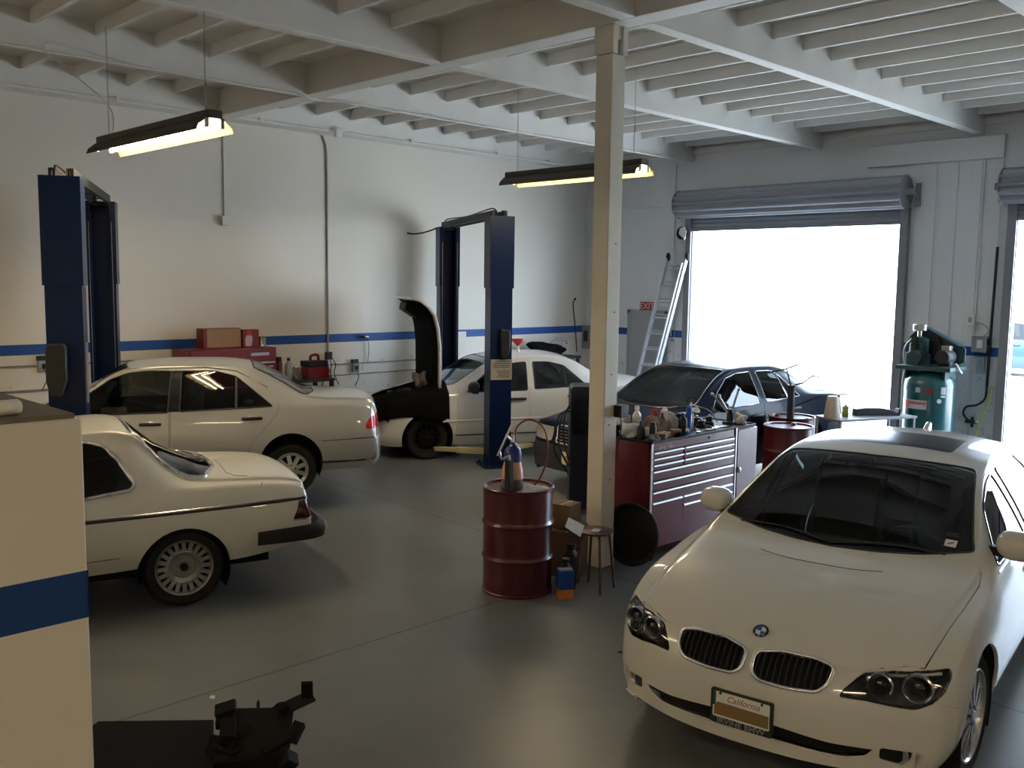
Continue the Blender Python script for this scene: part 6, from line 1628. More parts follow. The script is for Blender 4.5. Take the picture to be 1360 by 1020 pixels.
def build_by_door():
    drum((10.33, 5.66, 0), 'maroon drum just behind the roof of the ivory sedan, left of the pump drum', rz=.3)
    drum((11.12, 6.05, 0), 'second maroon drum carrying a dark barrel pump, by the open door', rz=1.9)
    p = thing('barrel_pump', 'dark upright barrel pump with thin cranked arms on the second drum by the door', 'pump', (11.02, 6.02, .86))
    mb = MB(); mb.cyl((0, 0, 0), (0, 0, .40), .045, seg=16); mb.lathe([(.045, .40), (.055, .41), (.055, .43), (0, .435)], (0, 0, 0), (0, 0, 1), 16); mb.build('pump_body', M['charcoal'], p)
    for pts in ([(0, 0, .42), (.10, -.10, .46), (.19, -.18, .55), (.25, -.24, .54)], [(0, 0, .40), (-.05, .05, .62), (-.05, .05, .64)], [(-.24, .22, .58), (-.05, .05, .64), (.05, -.06, .70)], [(.02, 0, .14), (.14, -.14, .22), (.27, -.26, .29)]):
        mb = MB(); mb.tube(pts, .010, 7); mb.build('pump_arm', M['charcoal'], p)
    c = thing('utility_cart', 'grey utility cart by the open door behind the roof of the ivory sedan', 'cart', (12.06, 5.50, 0), rad(-22))
    for z in (.25, .83): MB().box(-.65, -.25, z, .65, .25, z + .03).build('cart_shelf', M['greypaint'], c, bevel=.005)
    for x in (-.62, .62):
        for y in (-.22, .22): MB().box(x - .015, y - .015, .08, x + .015, y + .015, .86).build('cart_leg', M['greypaint'], c)
    for x in (-.62, .62):
        for y in (-.22, .22): mb = MB(); mb.lathe([(0, -.015), (.04, -.015), (.04, .015), (0, .015)], (x, y, .04), (0, 1, 0), 14); mb.build('caster', M['rubber'], c)
    j = thing('fluid_jug', 'tall pale jug with a red spout cap on the grey cart by the open door', 'jug', (11.56, 5.72, .86), .4)
    mb = MB(); mb.lathe([(0, 0), (.105, 0), (.105, .02), (.070, .26), (.062, .275), (0, .28)], (0, 0, 0), (0, 0, 1), 24); mb.build('jug_body', M['tan'], j)
    mb = MB(); mb.cyl((.03, -.03, .25), (.07, -.07, .275), .022, seg=12); mb.build('jug_cap', M['brightred'], j)
    mb = MB(); mb.tube(spline([(.06, -.06, .275), (.11, -.11, .30), (.17, -.17, .285)], 5), .012, 8); mb.build('jug_spout', M['white'], j, smooth=60)
    t = thing('oil_can', 'small olive yellow can beside the pale jug on the grey cart', 'can', (11.74, 5.63, .86), .6)
    mb = MB(); mb.box(-.045, -.035, 0, .045, .035, .14); mb.build('can_body', M['gold'], t, bevel=.004); mb = MB(); mb.cyl((-.02, 0, .14), (-.02, 0, .16), .014, seg=12); mb.build('can_cap', M['black'], t)
    b = thing('bumper_cover', 'dark curved plastic trim piece lying on the grey cart by the open door', 'car part', (12.20, 5.43, .86), rad(-38))
    mb = MB(); mb.prism([(-.30, 0), (-.30, .085), (-.18, .10), (.05, .10), (.22, .07), (.28, .035), (.31, .09), (.335, .09), (.32, 0)], -.06, .06, 'y'); mb.build('trim_shell', M['navyclad'], b, bevel=.008)
    # ladder
    L = thing('ladder', 'aluminium extension ladder leaning on the right wall beside the exit sign', 'ladder', (0, 0, 0))
    b0, t0 = Vector((13.85, 10.70, .01)), Vector((14.24, 10.15, 3.02)); wv = Vector((.0, .41, 0)); d = (t0 - b0).normalized()
    off = d.cross(wv).normalized() * .05
    if off.x > 0: off = -off
    for sec, (o, a, bb) in enumerate(((Vector(), 0., 1.), (off, .0, .97))):
        for sd in (-.5, .5):
            w = wv * (sd * (1. if sec == 0 else .86)); p, q = b0.lerp(t0, a) + w + o, b0.lerp(t0, bb) + w + o; mb = MB(); mb.bar(p, q, .03, .075, d.cross(wv)); mb.build('ladder_rail', M['alu'], L, bevel=.003)
        n = 10
        for k in range(n):
            f = (k + .6) / n; c_ = b0.lerp(t0, a + (bb - a) * f) + o; w = wv * (.5 if sec == 0 else .43); mb = MB(); mb.cyl(c_ - w, c_ + w, .017, seg=8); mb.build('ladder_rung', M['alu'], L)
    for sd in (-.5, .5):
        mb = MB(); c_ = t0 + wv * sd + d * .03; mb.ball(c_, (.045, .04, .08), 12, 8); mb.build('end_cap', M['rubber'], L)
        mb = MB(); c_ = b0 + wv * sd; mb.box(c_.x - .05, c_.y - .03, 0, c_.x + .05, c_.y + .03, .05); mb.build('ladder_foot', M['rubber'], L)
    # things fixed to the right wall by the exit door
    t = thing('thermostat', 'small white control box on the blue band beside the ladder', 'control box', (XB, 10.30, 1.515))
    MB().box(-.04, -.08, -.06, .004, .08, .06).build('box_case', M['white'], t, bevel=.006); MB().box(-.042, -.05, -.01, -.04, .02, .035).build('display', M['greyconduit'], t)
    t = thing('conduit', 'pale conduit dropping down the right wall left of the roll-up door', 'conduit', (0, 0, 0))
    mb = MB(); mb.tube([(XB - .02, 10.34, 4.72), (XB - .02, 10.34, 1.6)], .012, 8); mb.build('pipe', M['wall'], t, smooth=60); MB().cbox(XB - .03, 10.34, 4.0, .06, .09, .13).build('junction_box', M['wall'], t, bevel=.005)
    # compressor
    c = thing('air_compressor', 'teal upright air compressor with pump and motor on top, against the pier between the doors', 'air compressor', (13.62, 5.30, 0))
    R = .335; mb = MB(); mb.lathe([(0, .12), (R * .7, .14), (R * .95, .22), (R, .30), (R, 1.20), (R * .95, 1.28), (R * .7, 1.36), (0, 1.39)], (0, 0, 0), (0, 0, 1), 48)
    mb.build('tank', M['green'], c, smooth=40)
    mb = MB(); 
    mb.box(-.30, -.38, 1.40, .30, .38, 1.46); mb.build('top_plate', M['palegreen'], c, bevel=.008)
    for sx, sy in ((1, 1), (1, -1), (-1, 1), (-1, -1)):
        mb = MB(); mb.bar((sx * .24, sy * .24, .0), (sx * .22, sy * .22, .22), .05, .02); mb.build('tank_leg', M['green'], c)
    for sy in (-1, 1): mb = MB(); mb.box(-.2, sy * .27 - .012, 1.27, .2, sy * .27 + .012, 1.41); mb.build('plate_bracket', M['palegreen'], c)
    p = MB(); p.box(-.12, .06, 1.46, .12, .30, 1.62); p.lathe([(.0, 0), (.10, 0), (.10, .06), (.0, .06)], (-.12, .18, 1.56), (-1, 0, 0), 24)
    for y in (.12, .24):
        for k in range(7): p.lathe([(0, 0), (.075, 0), (.075, .016), (.060, .018), (.060, .034), (0, .034)], (0, y, 1.61 + .034 * k), (0, .25 if y > .2 else -.25, 1), 20)
    pm = p.build('pump', M['palegreen'], c)
    mb = MB(); mb.lathe([(0, 0), (.085, 0), (.095, .01), (.095, .09), (.08, .10), (0, .10)], (0, .18, 1.94), (0, 0, 1), 24); mb.cyl((0, .18, 1.84), (0, .18, 1.95), .03, seg=12); mb.build('air_filter', M['silvercan'], pm)
    mb = MB(); mb.tube(spline([(0, .28, 1.82), (-.05, .34, 1.74), (-.08, .36, 1.60), (-.05, .33, 1.48)], 6), .014, 8); mb.build('discharge_pipe', M['steel'], pm, smooth=60)
    mb = MB(); mb.lathe([(.13, 0), (.24, 0), (.24, .05), (.13, .05)], (.14, .17, 1.72), (1, 0, 0), 40)
    for k in range(5): a = 2 * pi * k / 5; mb.bar((.165, .17, 1.72), (.165, .17 + .15 * cos(a), 1.72 + .15 * sin(a)), .03, .04)
    mb.build('flywheel', M['charcoal'], pm)
    mb = MB(); mb.prism([(.42, 1.76), (.30, 1.96), (.16, 1.98), (-.34, 1.74), (-.38, 1.70), (-.38, 1.52), (-.30, 1.48), (.10, 1.46), (.36, 1.54)], .21, .25, 'x'); mb.prism([(-.34, 1.745), (-.30, 1.745), (.17, 1.985), (.15, 1.995)], .10, .25, 'x'); mb.build('belt_guard', M['palegreen'], c, bevel=.006)
    mb = MB(); mb.lathe([(0, 0), (.09, .0), (.105, .02), (.105, .24), (.09, .26), (0, .26)], (-.14, -.20, 1.59), (1, 0, 0), 28); mb.box(-.08, -.28, 1.46, .06, -.12, 1.53); mb.build('motor', M['charcoal'], c)
    mb = MB(); mb.box(-.06, -.27, 1.68, .05, -.15, 1.75); mb.build('motor_cover', M['silvercan'], c, bevel=.01)
    mb = MB(); mb.tube(spline([(.0, -.30, 1.48), (-.05, -.36, 1.50), (-.05, -.41, 1.42), (.02, -.42, 1.38)], 6), .015, 8); mb.build('outlet_pipe', M['white'], c, smooth=60)
    # labels on the tank (facing the room)
    def lab(name, a0, a1, z0, z1, m, r=R + .002):
        mb = MB(); mb.lathe([(r, z0), (r, z1)], (0, 0, 0), (0, 0, 1), 10, arc=a1 - a0, a0=a0, u=(1, 0, 0)); return mb.build(name, m, c)
    A = pi + .38                                  # azimuth towards the camera
    lb = lab('brand_label', A - 1.10, A - .08, .86, .985, M['labelpale'], R + .002)
    lab('label_band', A - .84, A - .12, .925, .965, M['labelred'], R + .003); lab('label_badge', A - 1.08, A - .86, .868, .978, M['labelred'], R + .0035)
    me = text_mesh('CHAMPION', .044, .0008)
    for v in me.vertices:
        a = A - .48 + v.co.x / R; v.co = ((R + .0045 + v.co.z) * cos(a), (R + .0045 + v.co.z) * sin(a), .944 + v.co.y)
    me.materials.clear(); me.materials.append(M['labelpale']); o = bpy.data.objects.new('label_lettering', me); COL.objects.link(o); o.parent = c
    for a, z, w, h, m in ((A - 1.12, 1.14, .10, .05, M['labelpale']), (A - .46, 1.13, .20, .07, M['labelpale']), (A + .0, 1.12, .34, .06, M['signred']), (A + .56, 1.13, .22, .10, M['labelpale']), (A + .55, 1.05, .2, .025, M['paper']), (A + .95, 1.13, .12, .05, M['paper'])): lab('tank_sticker', a - w / 2, a + w / 2, z - h / 2, z + h / 2, m)
    mb = MB(); a = A + .35; mb.lathe([(0, 0), (.03, 0), (.03, .02), (0, .02)], ((R + .03) * cos(a), (R + .03) * sin(a), .99), (cos(a), sin(a), 0), 18); mb.cyl((R * cos(a), R * sin(a), .99), ((R + .03) * cos(a), (R + .03) * sin(a), .99), .01, seg=8); mb.build('pressure_gauge', M['white'], c)
    mb = MB(); mb.tube(spline([(-.06, .30, 1.40), (-.08, .345, 1.30), (-.06, .36, 1.0), (-.06, .355, .5), (-.05, .34, .28)], 6), .012, 8); mb.build('drain_tube', M['white'], c, smooth=60)
    # pier fittings
    def wallbox(name, label, y0, y1, z0, z1, m, dep=.09, cat='electrical box', lever=True):
        t = thing(name, label, cat, (XB - .045, (y0 + y1) / 2, (z0 + z1) / 2)); w, h = (y1 - y0) / 2, (z1 - z0) / 2
        MB().box(-dep, -w, -h, 0, w, h).build('box_case', m, t, bevel=.006); MB().box(-dep - .003, -w * .5, -h * .45, -dep, w * .25, h * .55).build('box_plate', M['paper'] if lever else M['greyconduit'], t)
        if lever: mb = MB(); mb.bar((-dep * .5, -w - .012, 0), (-dep * .5, -w - .012, h * .7), .02, .02); mb.build('switch_lever', M['charcoal'], t)
    wallbox('disconnect_box', 'grey disconnect box with a side lever on the pier right of the compressor', 4.80, 5.0, 1.64, 1.87, M['greypaint'])
    wallbox('starter_box', 'narrow grey starter box under the disconnect box on the pier', 4.82, 4.92, 1.34, 1.58, M['doorgrey'], .08, lever=False)
    wallbox('switch_box', 'small white switch box on the pier above the disconnect box', 4.99, 5.12, 2.02, 2.17, M['wall'], .06, lever=False)
    t = thing('air_pipe', 'black air pipe and flexible hose running down the pier beside the right roll-up door', 'pipe', (0, 0, 0))
    mb = MB(); mb.tube([(XB - .07, 4.75, 4.40), (XB - .07, 4.75, 3.14)], .010, 8); mb.build('upper_pipe', M['wall'], t, smooth=60)
    mb = MB(); mb.tube([(XB - .075, 4.75, 3.14), (XB - .075, 4.77, 1.15)], .019, 10); mb.build('drop_pipe', M['black'], t, smooth=60)
    mb = MB(); mb.tube(spline([(XB - .075, 4.77, 1.15), (XB - .09, 4.78, .98), (XB - .10, 4.88, .88), (XB - .10, 5.02, .84), (XB - .10, 5.06, .74), (XB - .10, 5.0, .66), (XB - .10, 4.94, .64)], 8), .016, 8); mb.build('flexible_hose', M['black'], t, smooth=60)
    mb = MB(); mb.tube(spline([(XB - .05, 5.12, 2.08), (XB - .06, 4.9, 2.05), (XB - .07, 4.80, 1.95), (XB - .06, 4.86, 1.87)], 6), .007, 6); mb.build('whip_cable', M['greyconduit'], t, smooth=60)
    v = thing('air_valve', 'black ball valve manifold with a white knob low on the pier beside the yellow hose', 'valve', (XB - .10, 4.93, .63))
    mb = MB(); mb.bar((0, .09, 0), (0, -.07, 0), .05, .05); mb.cyl((0, 0, -.08), (0, 0, .07), .022, seg=10); mb.build('valve_body', M['black'], v)
    mb = MB(); mb.ball((-.03, -.075, .01), .028, 12, 8); mb.build('valve_knob', M['white'], v)
    mb = MB(); mb.tube(spline([(0, .09, 0), (-.02, .18, .02), (-.03, .22, .10), (-.02, .21, .22), (0, .18, .27)], 6), .012, 8); mb.build('white_tube', M['white'], v, smooth=60)
    mb = MB(); mb.tube(spline([(XB - .05, 4.70, 1.16), (XB - .10, 4.76, .85), (XB - .15, 4.85, .45), (XB - .25, 4.80, .05), (XB - .45, 4.70, .013), (XB - .9, 4.75, .013)], 8), .012, 8); o = mb.build('air_hose', M['yellow'], smooth=60); tag(o, 'yellow air hose hanging down the pier beside the right roll-up door', 'hose')

def build_back_wall():
    # red tool chest with things on top
    c = thing('tool_chest', 'red tool chest against the back wall behind the silver sedan', 'tool chest', (5.70, 11.78, 0))
    MB().box(0, 0, .08, 1.30, .50, 1.60).build('chest_body', M['red'], c, bevel=.006)
    for k in range(5):
        z = 1.34 - k * .26; d = MB().box(.03, -.012, z - .23, 1.27, .004, z + .01).build('drawer', M['red'], c, bevel=.004); MB().box(.06, -.024, z - .012, 1.24, -.010, z + .006).build('drawer_pull', M['alu'], d, bevel=.003)
    MB().box(.03, -.012, 1.40, 1.27, .004, 1.585).build('lid_front', M['red'], c, bevel=.004); MB().box(.90, -.016, 1.495, 1.18, -.011, 1.535).build('maker_badge', M['steel'], c); MB().box(.60, -.020, 1.385, 1.27, -.008, 1.405).build('lid_strip', M['alu'], c)
    for x in (.1, 1.2):
        for y in (.08, .42): mb = MB(); mb.lathe([(0, -.02), (.04, -.02), (.04, .02), (0, .02)], (x, y, .04), (1, 0, 0), 14); mb.build('caster', M['rubber'], c)
    b = thing('parts_case', 'open red case with a tan cardboard face standing on the red tool chest', 'case', (6.03, 12.02, 1.601))
    MB().box(0, 0, 0, .56, .20, .27).build('case_shell', M['red'], b, bevel=.004); MB().box(.05, -.006, .012, .555, .002, .262).build('case_panel', M['cardboard'], b, smooth=0)
    b = thing('product_box', 'bright red box with a pink figure print beside the open red case', 'box', (6.62, 12.02, 1.601))
    MB().box(0, 0, 0, .25, .16, .245).build('box_shell', M['red'], b, bevel=.003); mb = MB(); mb.prism(rpoly([(.04, .01), (.13, .01), (.15, .12), (.13, .17), (.06, .17), (.035, .12)], .02, 3), -.002, .0, 'y'); mb.build('printed_figure', M['signpink'], b, smooth=0); mb = MB(); mb.lathe([(0, 0), (.04, 0), (.04, .002), (0, .002)], (.095, 0, .195), (0, -1, 0), 20); mb.build('printed_dome', M['brightred'], b)
    t = thing('paint_can', 'silver can beside the red box on the red tool chest', 'can', (6.935, 12.05, 1.601)); mb = MB(); mb.lathe([(0, 0), (.05, 0), (.052, .004), (.05, .008), (.05, .132), (.052, .136), (.05, .14), (0, .14)], (0, 0, 0), (0, 0, 1), 24); mb.build('can_body', M['silvercan'], t)
    mb = MB(); mb.lathe([(.0505, .02), (.0505, .12)], (0, 0, 0), (0, 0, 1), 24, arc=3.0, a0=-2.2); mb.build('can_label', M['greenlabel'], t)
    # bench to its right
    w = thing('workbench', 'low dark workbench against the back wall right of the red tool chest', 'workbench', (7.08, 11.80, 0))
    MB().box(0, 0, 1.06, .92, .52, 1.10).build('bench_top', M['charcoal'], w, bevel=.004)
    for x in (.04, .88):
        for y in (.04, .48): MB().box(x - .025, y - .025, 0, x + .025, y + .025, 1.06).build('bench_leg', M['charcoal'], w)
    spray_can('dark red spray can on the workbench right of the red tool chest', (7.17, 12.0, 1.10), M['red'], M['black'], .34, .05)
    bottle('plastic_bottle', 'grey bottle with a black cap on the workbench behind the silver sedan', (7.33, 12.0, 1.10), .055, .32, M['greyclad'], M['black'])
    rag('dark lump of rag on the workbench between the bottle and the red case', (7.45, 12.0, 1.10), (.09, .08, .12), M['rag'], 21)
    j = thing('tool_case', 'red tool case with a black lid and a red grip on the workbench', 'tool case', (7.60, 11.90, 1.10))
    MB().box(0, 0, 0, .36, .20, .17).build('case_body', M['red'], j, bevel=.008); MB().box(-.01, -.01, .17, .34, .21, .26).build('case_lid', M['black'], j, bevel=.01)
    mb = MB(); mb.tube(spline([(.10, .10, .26), (.11, .10, .33), (.22, .10, .34), (.24, .10, .26)], 6), .022, 8); mb.build('case_grip', M['red'], j)
    mb = MB(); mb.cyl((.36, .06, .10), (.40, .06, .10), .035, seg=14); mb.build('case_latch', M['steel'], j)
    # wall fittings right of the silver sedan
    def outlet(label, x, z, w=.12, h=.14):
        t = thing('wall_outlet', label, 'outlet', (x, YA, z)); MB().box(-w / 2, -.06, -h / 2, w / 2, 0, h / 2).build('box_case', M['greyclad'], t, bevel=.005); MB().box(-.02, -.075, -.03, .03, -.06, .03).build('plug', M['black'], t, bevel=.004)
        mb = MB(); mb.tube(spline([(0, -.07, -.03), (.03, -.08, -.15), (-.03, -.06, -.3)], 5), .006, 6); mb.build('plug_cord', M['black'], t, smooth=60); MB().box(-.07, -.055, h / 2, .05, -.01, h / 2 + .06).build('plug_adapter', M['black'], t, bevel=.004)
    outlet('grey outlet with a black plug above the trunk of the silver-beige sedan', 8.80, 1.17)
    outlet('dark outlet with plugs on the back wall left of the left lift', 4.10, 1.44)
    t = thing('cord_drop', 'pair of dark cords hanging from the tall conduit on the back wall', 'cords', (8.30, YA - .05, 1.34))
    for a in (-.10, .02, .10): mb = MB(); mb.tube(spline([(a * .5, 0, 0), (a, -.02, -.10), (a * .8, -.01, -.24), (a * 1.6, -.02, -.42)], 5), .007, 6); mb.build('cord', M['black'], t, smooth=60)
    t = thing('work_lamp', 'small black hooked hand lamp hanging on the blue band of the back wall', 'lamp', (8.97, YA - .05, 1.655)); mb = MB(); mb.ball((0, 0, 0), (.10, .04, .028), 16, 8); mb.build('lamp_shell', M['black'], t); mb = MB(); mb.tube(spline([(.06, 0, -.01), (.09, .01, -.2), (.07, .02, -.42)], 6), .005, 6); mb.build('lamp_cord', M['black'], t, smooth=60)
    mb = MB(); mb.box(-.02, -.012, -.005, .05, -.043, .012); mb.build('lamp_lens', M['silvercan'], t)
    o = MB().box(-.19, -.008, -.15, .19, .003, .15).build('notice_sheet', M['paper'], loc=(11.0, YA, 1.53)); tag(o, 'white notice sheet on the back wall between the posts of the right lift', 'notice')
    mb = MB(); mb.tube(spline([(9.86, YA - .01, 3.34), (10.0, YA - .05, 3.33), (10.15, YA - .18, 3.37), (10.25, YA - .35, 3.44)], 6), .012, 8); o = mb.build('supply_cable', M['black'], smooth=60); tag(o, 'black supply cable from the back wall to the head of the right lift', 'cable')
    # bench and heap in the far corner
    w = thing('workbench', 'workbench in the far corner behind the white sedan', 'workbench', (12.05, 11.75, 0))
    MB().box(0, 0, 1.14, 1.45, .60, 1.19).build('bench_top', M['charcoal'], w, bevel=.004)
    for x in (.04, 1.40):
        for y in (.04, .55): MB().box(x - .025, y - .025, 0, x + .025, y + .025, 1.14).build('bench_leg', M['charcoal'], w)
    mb = MB(); mb.blob((0, 0, .11), (.52, .20, .16), 31, .35, 30, 16); o = mb.build('tarpaulin', M['mesh'], smooth=70, loc=(12.85, 12.05, 1.19)); tag(o, 'heap of black sheeting and hoses on the far corner bench', 'sheeting')
    mb = MB(); mb.tube(spline([(12.9, 12.0, 1.42), (13.1, 12.0, 1.50), (13.3, 11.98, 1.47), (13.35, 12.0, 1.38), (13.1, 12.0, 1.36)], 6, True), .014, 8, True); o = mb.build('hose_loop', M['greyconduit'], smooth=60); tag(o, 'loop of dark hose lying on the black sheeting in the far corner', 'hose')
    t = thing('wall_rod', 'thin black rod standing up against the back wall in the far corner', 'rod', (13.98, YA - .06, 1.2)); mb = MB(); mb.tube(spline([(.12, 0, 0), (.06, 0, .45), (-.02, 0, .92), (.0, 0, 1.0), (.03, 0, 1.03)], 6), .012, 7); mb.build('rod', M['black'], t, smooth=60); mb = MB(); mb.ball((.035, 0, 1.04), .026, 10, 8); mb.build('rod_tip', M['black'], t)
    t = thing('breaker_panel', 'grey breaker panel on the right wall in the far corner', 'electrical panel', (XB, 12.32, 1.48)); MB().box(-.12, -.11, -.22, 0, .11, .22).build('panel_case', M['greypaint'], t, bevel=.006); MB().box(-.125, -.05, -.08, -.12, .06, .14).build('panel_door', M['charcoal'], t)
    mb = MB(); mb.tube([(XB - .03, 12.32, 1.70), (XB - .03, 12.32, 4.6)], .016, 8); mb.build('panel_conduit', M['greyclad'], t, smooth=60)
M['greenlabel'] = mat('grey_green_label', (.30, .33, .26), .5)
M['labelpale'] = mat('pale_grey_label', (.50, .48, .50), .5)

def build_foreground():
    c = thing('floor_cabinet', 'flat topped dark charcoal cabinet in the near corner beside the cream partition', 'cabinet', (0, 0, 0))
    pl = [(1.80, 3.57), (1.445, 3.885), (1.02, 3.60), (1.02, 2.60), (1.22, 2.45)]
    mb = MB(); mb.prism(pl, .04, .69, 'z'); mb.build('cabinet_body', M['navyblack'], c, bevel=.006)
    mb = MB(); mb.prism([(p[0] * 1.0, p[1]) for p in pl], .692, .705, 'z'); mb.build('cabinet_top', M['navyblack'], c, bevel=.003)
    mb = MB(); mb.prism([(p[0] * .985 + .02, p[1] * .985 + .04) for p in pl], 0, .04, 'z'); mb.build('cabinet_plinth', M['black'], c)
    # transmission jack: head plate, clamps, column, base
    j = thing('transmission_jack', 'black transmission jack with a tilted cradle plate and clamps, standing in the near foreground', 'jack', (1.83, 3.275, 0), rad(-34))
    H = .745
    TM = Matrix.Translation((0, 0, H)) @ Matrix.Rotation(rad(24), 4, 'X') @ Matrix.Scale(1.16, 4) @ Matrix.Translation((0, 0, -H))
    mb = MB(TM); mb.prism([(-.135, -.11), (.115, -.125), (.125, .10), (-.105, .115)], H - .012, H, 'z'); mb.build('cradle_plate', M['ironplate'], j, bevel=.003)
    mb = MB(TM); mb.box(-.135, -.125, H - .05, .125, -.108, H + .012); mb.build('plate_rim', M['iron'], j)
    a = MB(TM); a.bar((.06, .07, H + .008), (.19, .135, H + .012), .05, .010); arm = a.build('swing_arm', M['ironplate'], j)
    a = MB(TM); a.box(.152, .122, H + .005, .192, .136, H + .085); a.build('arm_upright', M['iron'], arm)
    a = MB(TM); a.cyl((.085, .083, H + .01), (.085, .083, H + .03), .018, seg=6); a.lathe([(.012, 0), (.03, 0), (.03, .004), (.012, .004)], (.085, .083, H + .012), (0, 0, 1), 16); a.build('arm_bolt', M['iron'], arm)
    a = MB(TM); a.box(-.135, .02, H, -.075, .095, H + .035); a.box(-.115, -.05, H, -.065, .03, H + .05); a.bar((-.14, .075, H + .03), (-.07, .08, H + .05), .05, .02); a.build('clamp_block', M['iron'], j, bevel=.004)
    a = MB(TM); a.bar((-.09, -.09, H + .01), (-.02, -.01, H + .05), .018, .012); a.bar((-.15, -.10, H - .05), (-.12, -.02, H + .02), .04, .05); a.tube(spline([(-.13, -.05, H + .02), (-.08, -.10, H + .03), (-.04, -.07, H + .015)], 5), .008, 6); a.build('clamp_bracket', M['iron'], j)
    a = MB(TM); a.bar((.03, -.10, H + .012), (.14, -.03, H + .02), .03, .025); a.bar((.12, -.06, H + .01), (.15, .0, H + .03), .04, .03); a.bar((.06, -.13, H - .06), (.13, -.12, H + .01), .05, .05); a.build('chain_bracket', M['iron'], j, bevel=.003)
    a = MB(TM)
    for k in range(5): q = 2 * pi * k / 5; a.ball((.085 + .022 * cos(q), -.155, H - .10 + .022 * sin(q)), .014, 10, 8)
    a.cyl((.085, -.155, H - .10), (.085, -.12, H - .06), .010, seg=8); a.ball((.085, -.155, H - .10), .018, 10, 8); a.build('star_knob', M['iron'], j)
    a = MB(TM); a.lathe([(.010, -.005), (.018, 0), (.010, .005)], (.0, .125, H - .005), (1, 0, 0), 14); a.build('eye_ring', M['iron'], j)
    a = MB(); a.cyl((-.01, -.03, .10), (-.01, -.03, H - .06), .040, seg=18); a.cyl((-.01, -.03, .10), (-.01, -.03, .45), .055, seg=18); a.build('jack_column', M['iron'], j)
    for k in range(4):
        q = pi / 4 + k * pi / 2; a = MB(); a.bar((-.01, -.03, .09), (-.01 + .32 * cos(q), -.03 + .32 * sin(q), .075), .06, .04); lg = a.build('jack_leg', M['iron'], j)
        a = MB(); a.lathe([(0, -.012), (.03, -.012), (.03, .012), (0, .012)], (-.01 + .32 * cos(q), -.03 + .32 * sin(q), .030), (sin(q), -cos(q), 0), 14); a.bar((-.01 + .32 * cos(q), -.03 + .32 * sin(q), .03), (-.01 + .32 * cos(q), -.03 + .32 * sin(q), .07), .03, .035); a.build('jack_caster', M['rubber'], lg)
    # bits of litter on the floor
    g = random.Random(4)
    for k, (x, y, s_, m, lab) in enumerate(((2.18, 4.78, .03, 'paper', 'white scrap of paper on the floor just beyond the transmission jack'), (2.62, 5.20, .022, 'paper', 'tiny pale scrap on the floor beside the long floor joint'), (5.02, 3.95, .02, 'charcoal', 'dark pebble of dirt on the floor between the drum and the ivory sedan'))):
        mb = MB(); mb.prism(rpoly([(-s_, -s_ * .6), (s_ * .8, -s_ * .5), (s_, s_ * .5), (0, s_ * .9), (-s_ * .8, s_ * .4)], s_ * .3, 2), 0, s_ * .35, 'z'); o = mb.build('floor_scrap', M[m], loc=(x, y, .0005)); o.rotation_euler = (0, 0, k); tag(o, lab, 'scrap')
M['navyblack'] = mat('dull_black_top', (.007, .008, .008), .85, spec=.12, noise=.15, nscale=6)

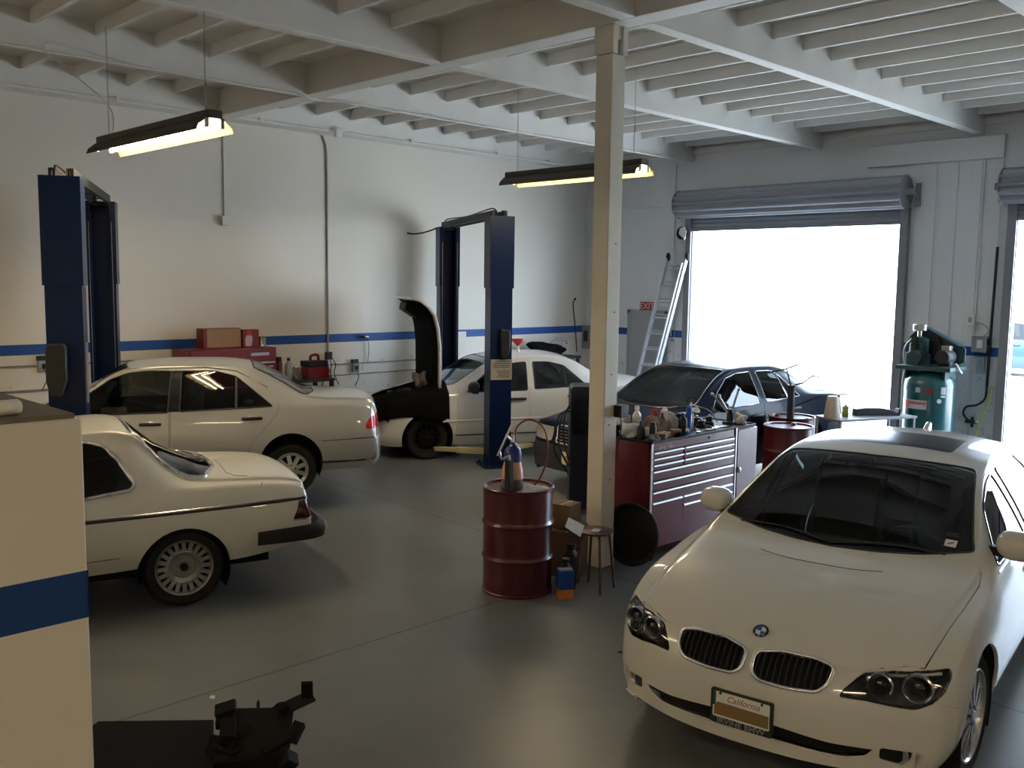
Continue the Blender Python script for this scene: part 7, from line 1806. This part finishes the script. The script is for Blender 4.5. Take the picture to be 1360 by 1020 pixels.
def build_lamps():
    def fixture(label, y0, y1, x, z, vis=True, chains=()):
        cy = (y0 + y1) / 2; h = abs(y1 - y0) / 2
        t = thing('strip_light', label, 'lamp', (x, cy, z), math.atan2(-(chains[2] if len(chains) > 2 else 0), 1))
        # reflector: trough section, open below
        pr = [(-.17, -.10), (-.15, -.05), (-.075, .012), (.075, .012), (.15, -.05), (.17, -.10)]
        pi_ = [(.166, -.10), (.146, -.053), (.073, .006), (-.073, .006), (-.146, -.053), (-.166, -.10)]
        mb = MB(); n = len(pr); vs = [(p[0], e, p[1]) for e in (-h, h) for p in pr]; mb.mi = 0
        mb.add(vs, [(k, k + 1, n + k + 1, n + k) for k in range(n - 1)])
        ob = mb.build('reflector_back', M['hood_brown'], t, smooth=0)
        mb = MB(); vs = [(p[0], e, p[1]) for e in (-h, h) for p in pi_]; mb.add(vs, [(k, k + 1, n + k + 1, n + k) for k in range(n - 1)]); mb.build('reflector', M['reflector'], t, smooth=0)
        mb = MB(); mb.box(-.07, -h, .012, .07, h, .075); mb.build('ballast_housing', M['hood_brown'], t, bevel=.01)
        for s_ in (-.07, .07):
            mb = MB(); mb.lathe([(0, -h + .03), (.019, -h + .03), (.019, h - .03), (0, h - .03)], (s_, 0, -.045), (0, 1, 0), 14); mb.build('fluorescent_tube', M['tube'], t)
            for e in (-h + .02, h - .02): mb = MB(); mb.box(s_ - .016, e - .012, -.07, s_ + .016, e + .012, .008); mb.build('tube_holder', M['greyclad'], t)
        for e in (-h + .16, h - .16):
            mb = MB(); k = 0; zz = .075
            while zz < ZT - z:
                mb.tube([(.007 * cos(q * pi / 3) * (k % 2), e + .007 * cos(q * pi / 3) * ((k + 1) % 2), zz + .02 + .02 * sin(q * pi / 3)) for q in range(6)], .0028, 4, True); zz += .036; k += 1
            mb.build('hanging_chain', M['steel'], t, smooth=60)
        return t
    ZT = 4.95
    fixture('lit fluorescent strip light hanging over the left lift, tubes showing warm white', 7.42, 9.75, 3.87, 3.86)
    fixture('lit fluorescent strip light hanging beyond the cream post near the centre', 6.62, 8.80, 8.62, 3.87)
    for x, y in ((.2, 8.6), (-2.6, 8.6), (-.9, -1.2), (-3.2, 1.4), (4.2, -4.2)):  # unseen fill lamps, added to warm the left wall, partition and near cars
        fixture('unseen lit strip light added out of view as warm fill', y - 1.15, y + 1.15, x, 3.9)['group'] = 'added fill lights out of view'
    # loose cable over the left lamp
    mb = MB(); mb.tube(spline([(3.87, 9.5, 3.93), (3.90, 9.6, 4.2), (3.7, 9.75, 4.45), (3.4, 9.85, 4.70), (3.5, 9.88, 4.80), (4.2, 9.90, 4.74)], 8), .008, 7); o = mb.build('lamp_cable', M['white'], smooth=60); tag(o, 'white cable looping up from the left strip light to the beam', 'cable')
# ------------------------------------------------------------------ assemble
build_room(); build_doors(); build_outside()
build_front_sedan(); build_silver(); build_coupe(); build_white(); build_navy(); build_outside_car()
build_lift((3.20, 9.02), (4.55, 11.59), 'blue two-post lift holding the silver sedan at the left', False, 2.47, True)
build_lift((9.05, 9.40), (10.35, 11.98), 'blue two-post lift with a tan placard holding the white sedan with the raised bonnet', True, 2.47, False)
build_tool_chest(); build_front_cluster(); build_by_door(); build_back_wall(); build_foreground(); build_lamps()

# camera: eye height 2.55 m on the stair landing
f = 1255.; pitch = rad(6.133); yaw = rad(45.216); roll = rad(.751)
fw = Vector((cos(yaw) * cos(pitch), sin(yaw) * cos(pitch), -sin(pitch))); rt = Vector((sin(yaw), -cos(yaw), 0)); up = rt.cross(fw)
r2 = rt * cos(roll) + up * sin(roll); u2 = up * cos(roll) - rt * sin(roll)
cd = bpy.data.cameras.new('camera'); cam = bpy.data.objects.new('camera', cd); COL.objects.link(cam)
cam.matrix_world = Matrix(((r2.x, u2.x, -fw.x, 0), (r2.y, u2.y, -fw.y, 0), (r2.z, u2.z, -fw.z, 2.55), (0, 0, 0, 1)))
cd.sensor_width = 36; cd.lens = 36 * f / 1360; cd.clip_start = .05; cd.clip_end = 300; scene.camera = cam

# daylight
w = bpy.data.worlds.new('sky'); scene.world = w; w.use_nodes = True
bg = w.node_tree.nodes['Background']; bg.inputs[0].default_value = (.68, .86, 1.08, 1); bg.inputs[1].default_value = 4.6
sl = bpy.data.lights.new('sun', 'SUN'); sl.energy = 9.; sl.angle = rad(.5); sl.color = (1., .96, .88)
so = bpy.data.objects.new('sun', sl); COL.objects.link(so); so.rotation_euler = (0, rad(-38), rad(12))
for nm, (y0, y1, h) in (('daylight_portal', D1), ('daylight_portal', D2)):
    al = bpy.data.lights.new(nm, 'AREA'); al.shape = 'RECTANGLE'; al.size = y1 - y0; al.size_y = h - .1; al.cycles.is_portal = True
    ao = bpy.data.objects.new(nm, al); COL.objects.link(ao)
    ao.matrix_world = Matrix(((0, 0, 1, XB + .12), (1, 0, 0, (y0 + y1) / 2), (0, 1, 0, h / 2 - .05), (0, 0, 0, 1))) @ Matrix.Rotation(pi, 4, 'Y')
vs = scene.view_settings; vs.view_transform = 'Standard'; vs.look = 'None'; vs.exposure = 1.5; vs.gamma = 1.; vs.use_curve_mapping = False
cy = scene.cycles; cy.max_bounces = 8; cy.diffuse_bounces = 4; cy.glossy_bounces = 4; cy.transparent_max_bounces = 12; cy.transmission_bounces = 4
cy.sample_clamp_indirect = 6.; cy.caustics_reflective = False; cy.caustics_refractive = False
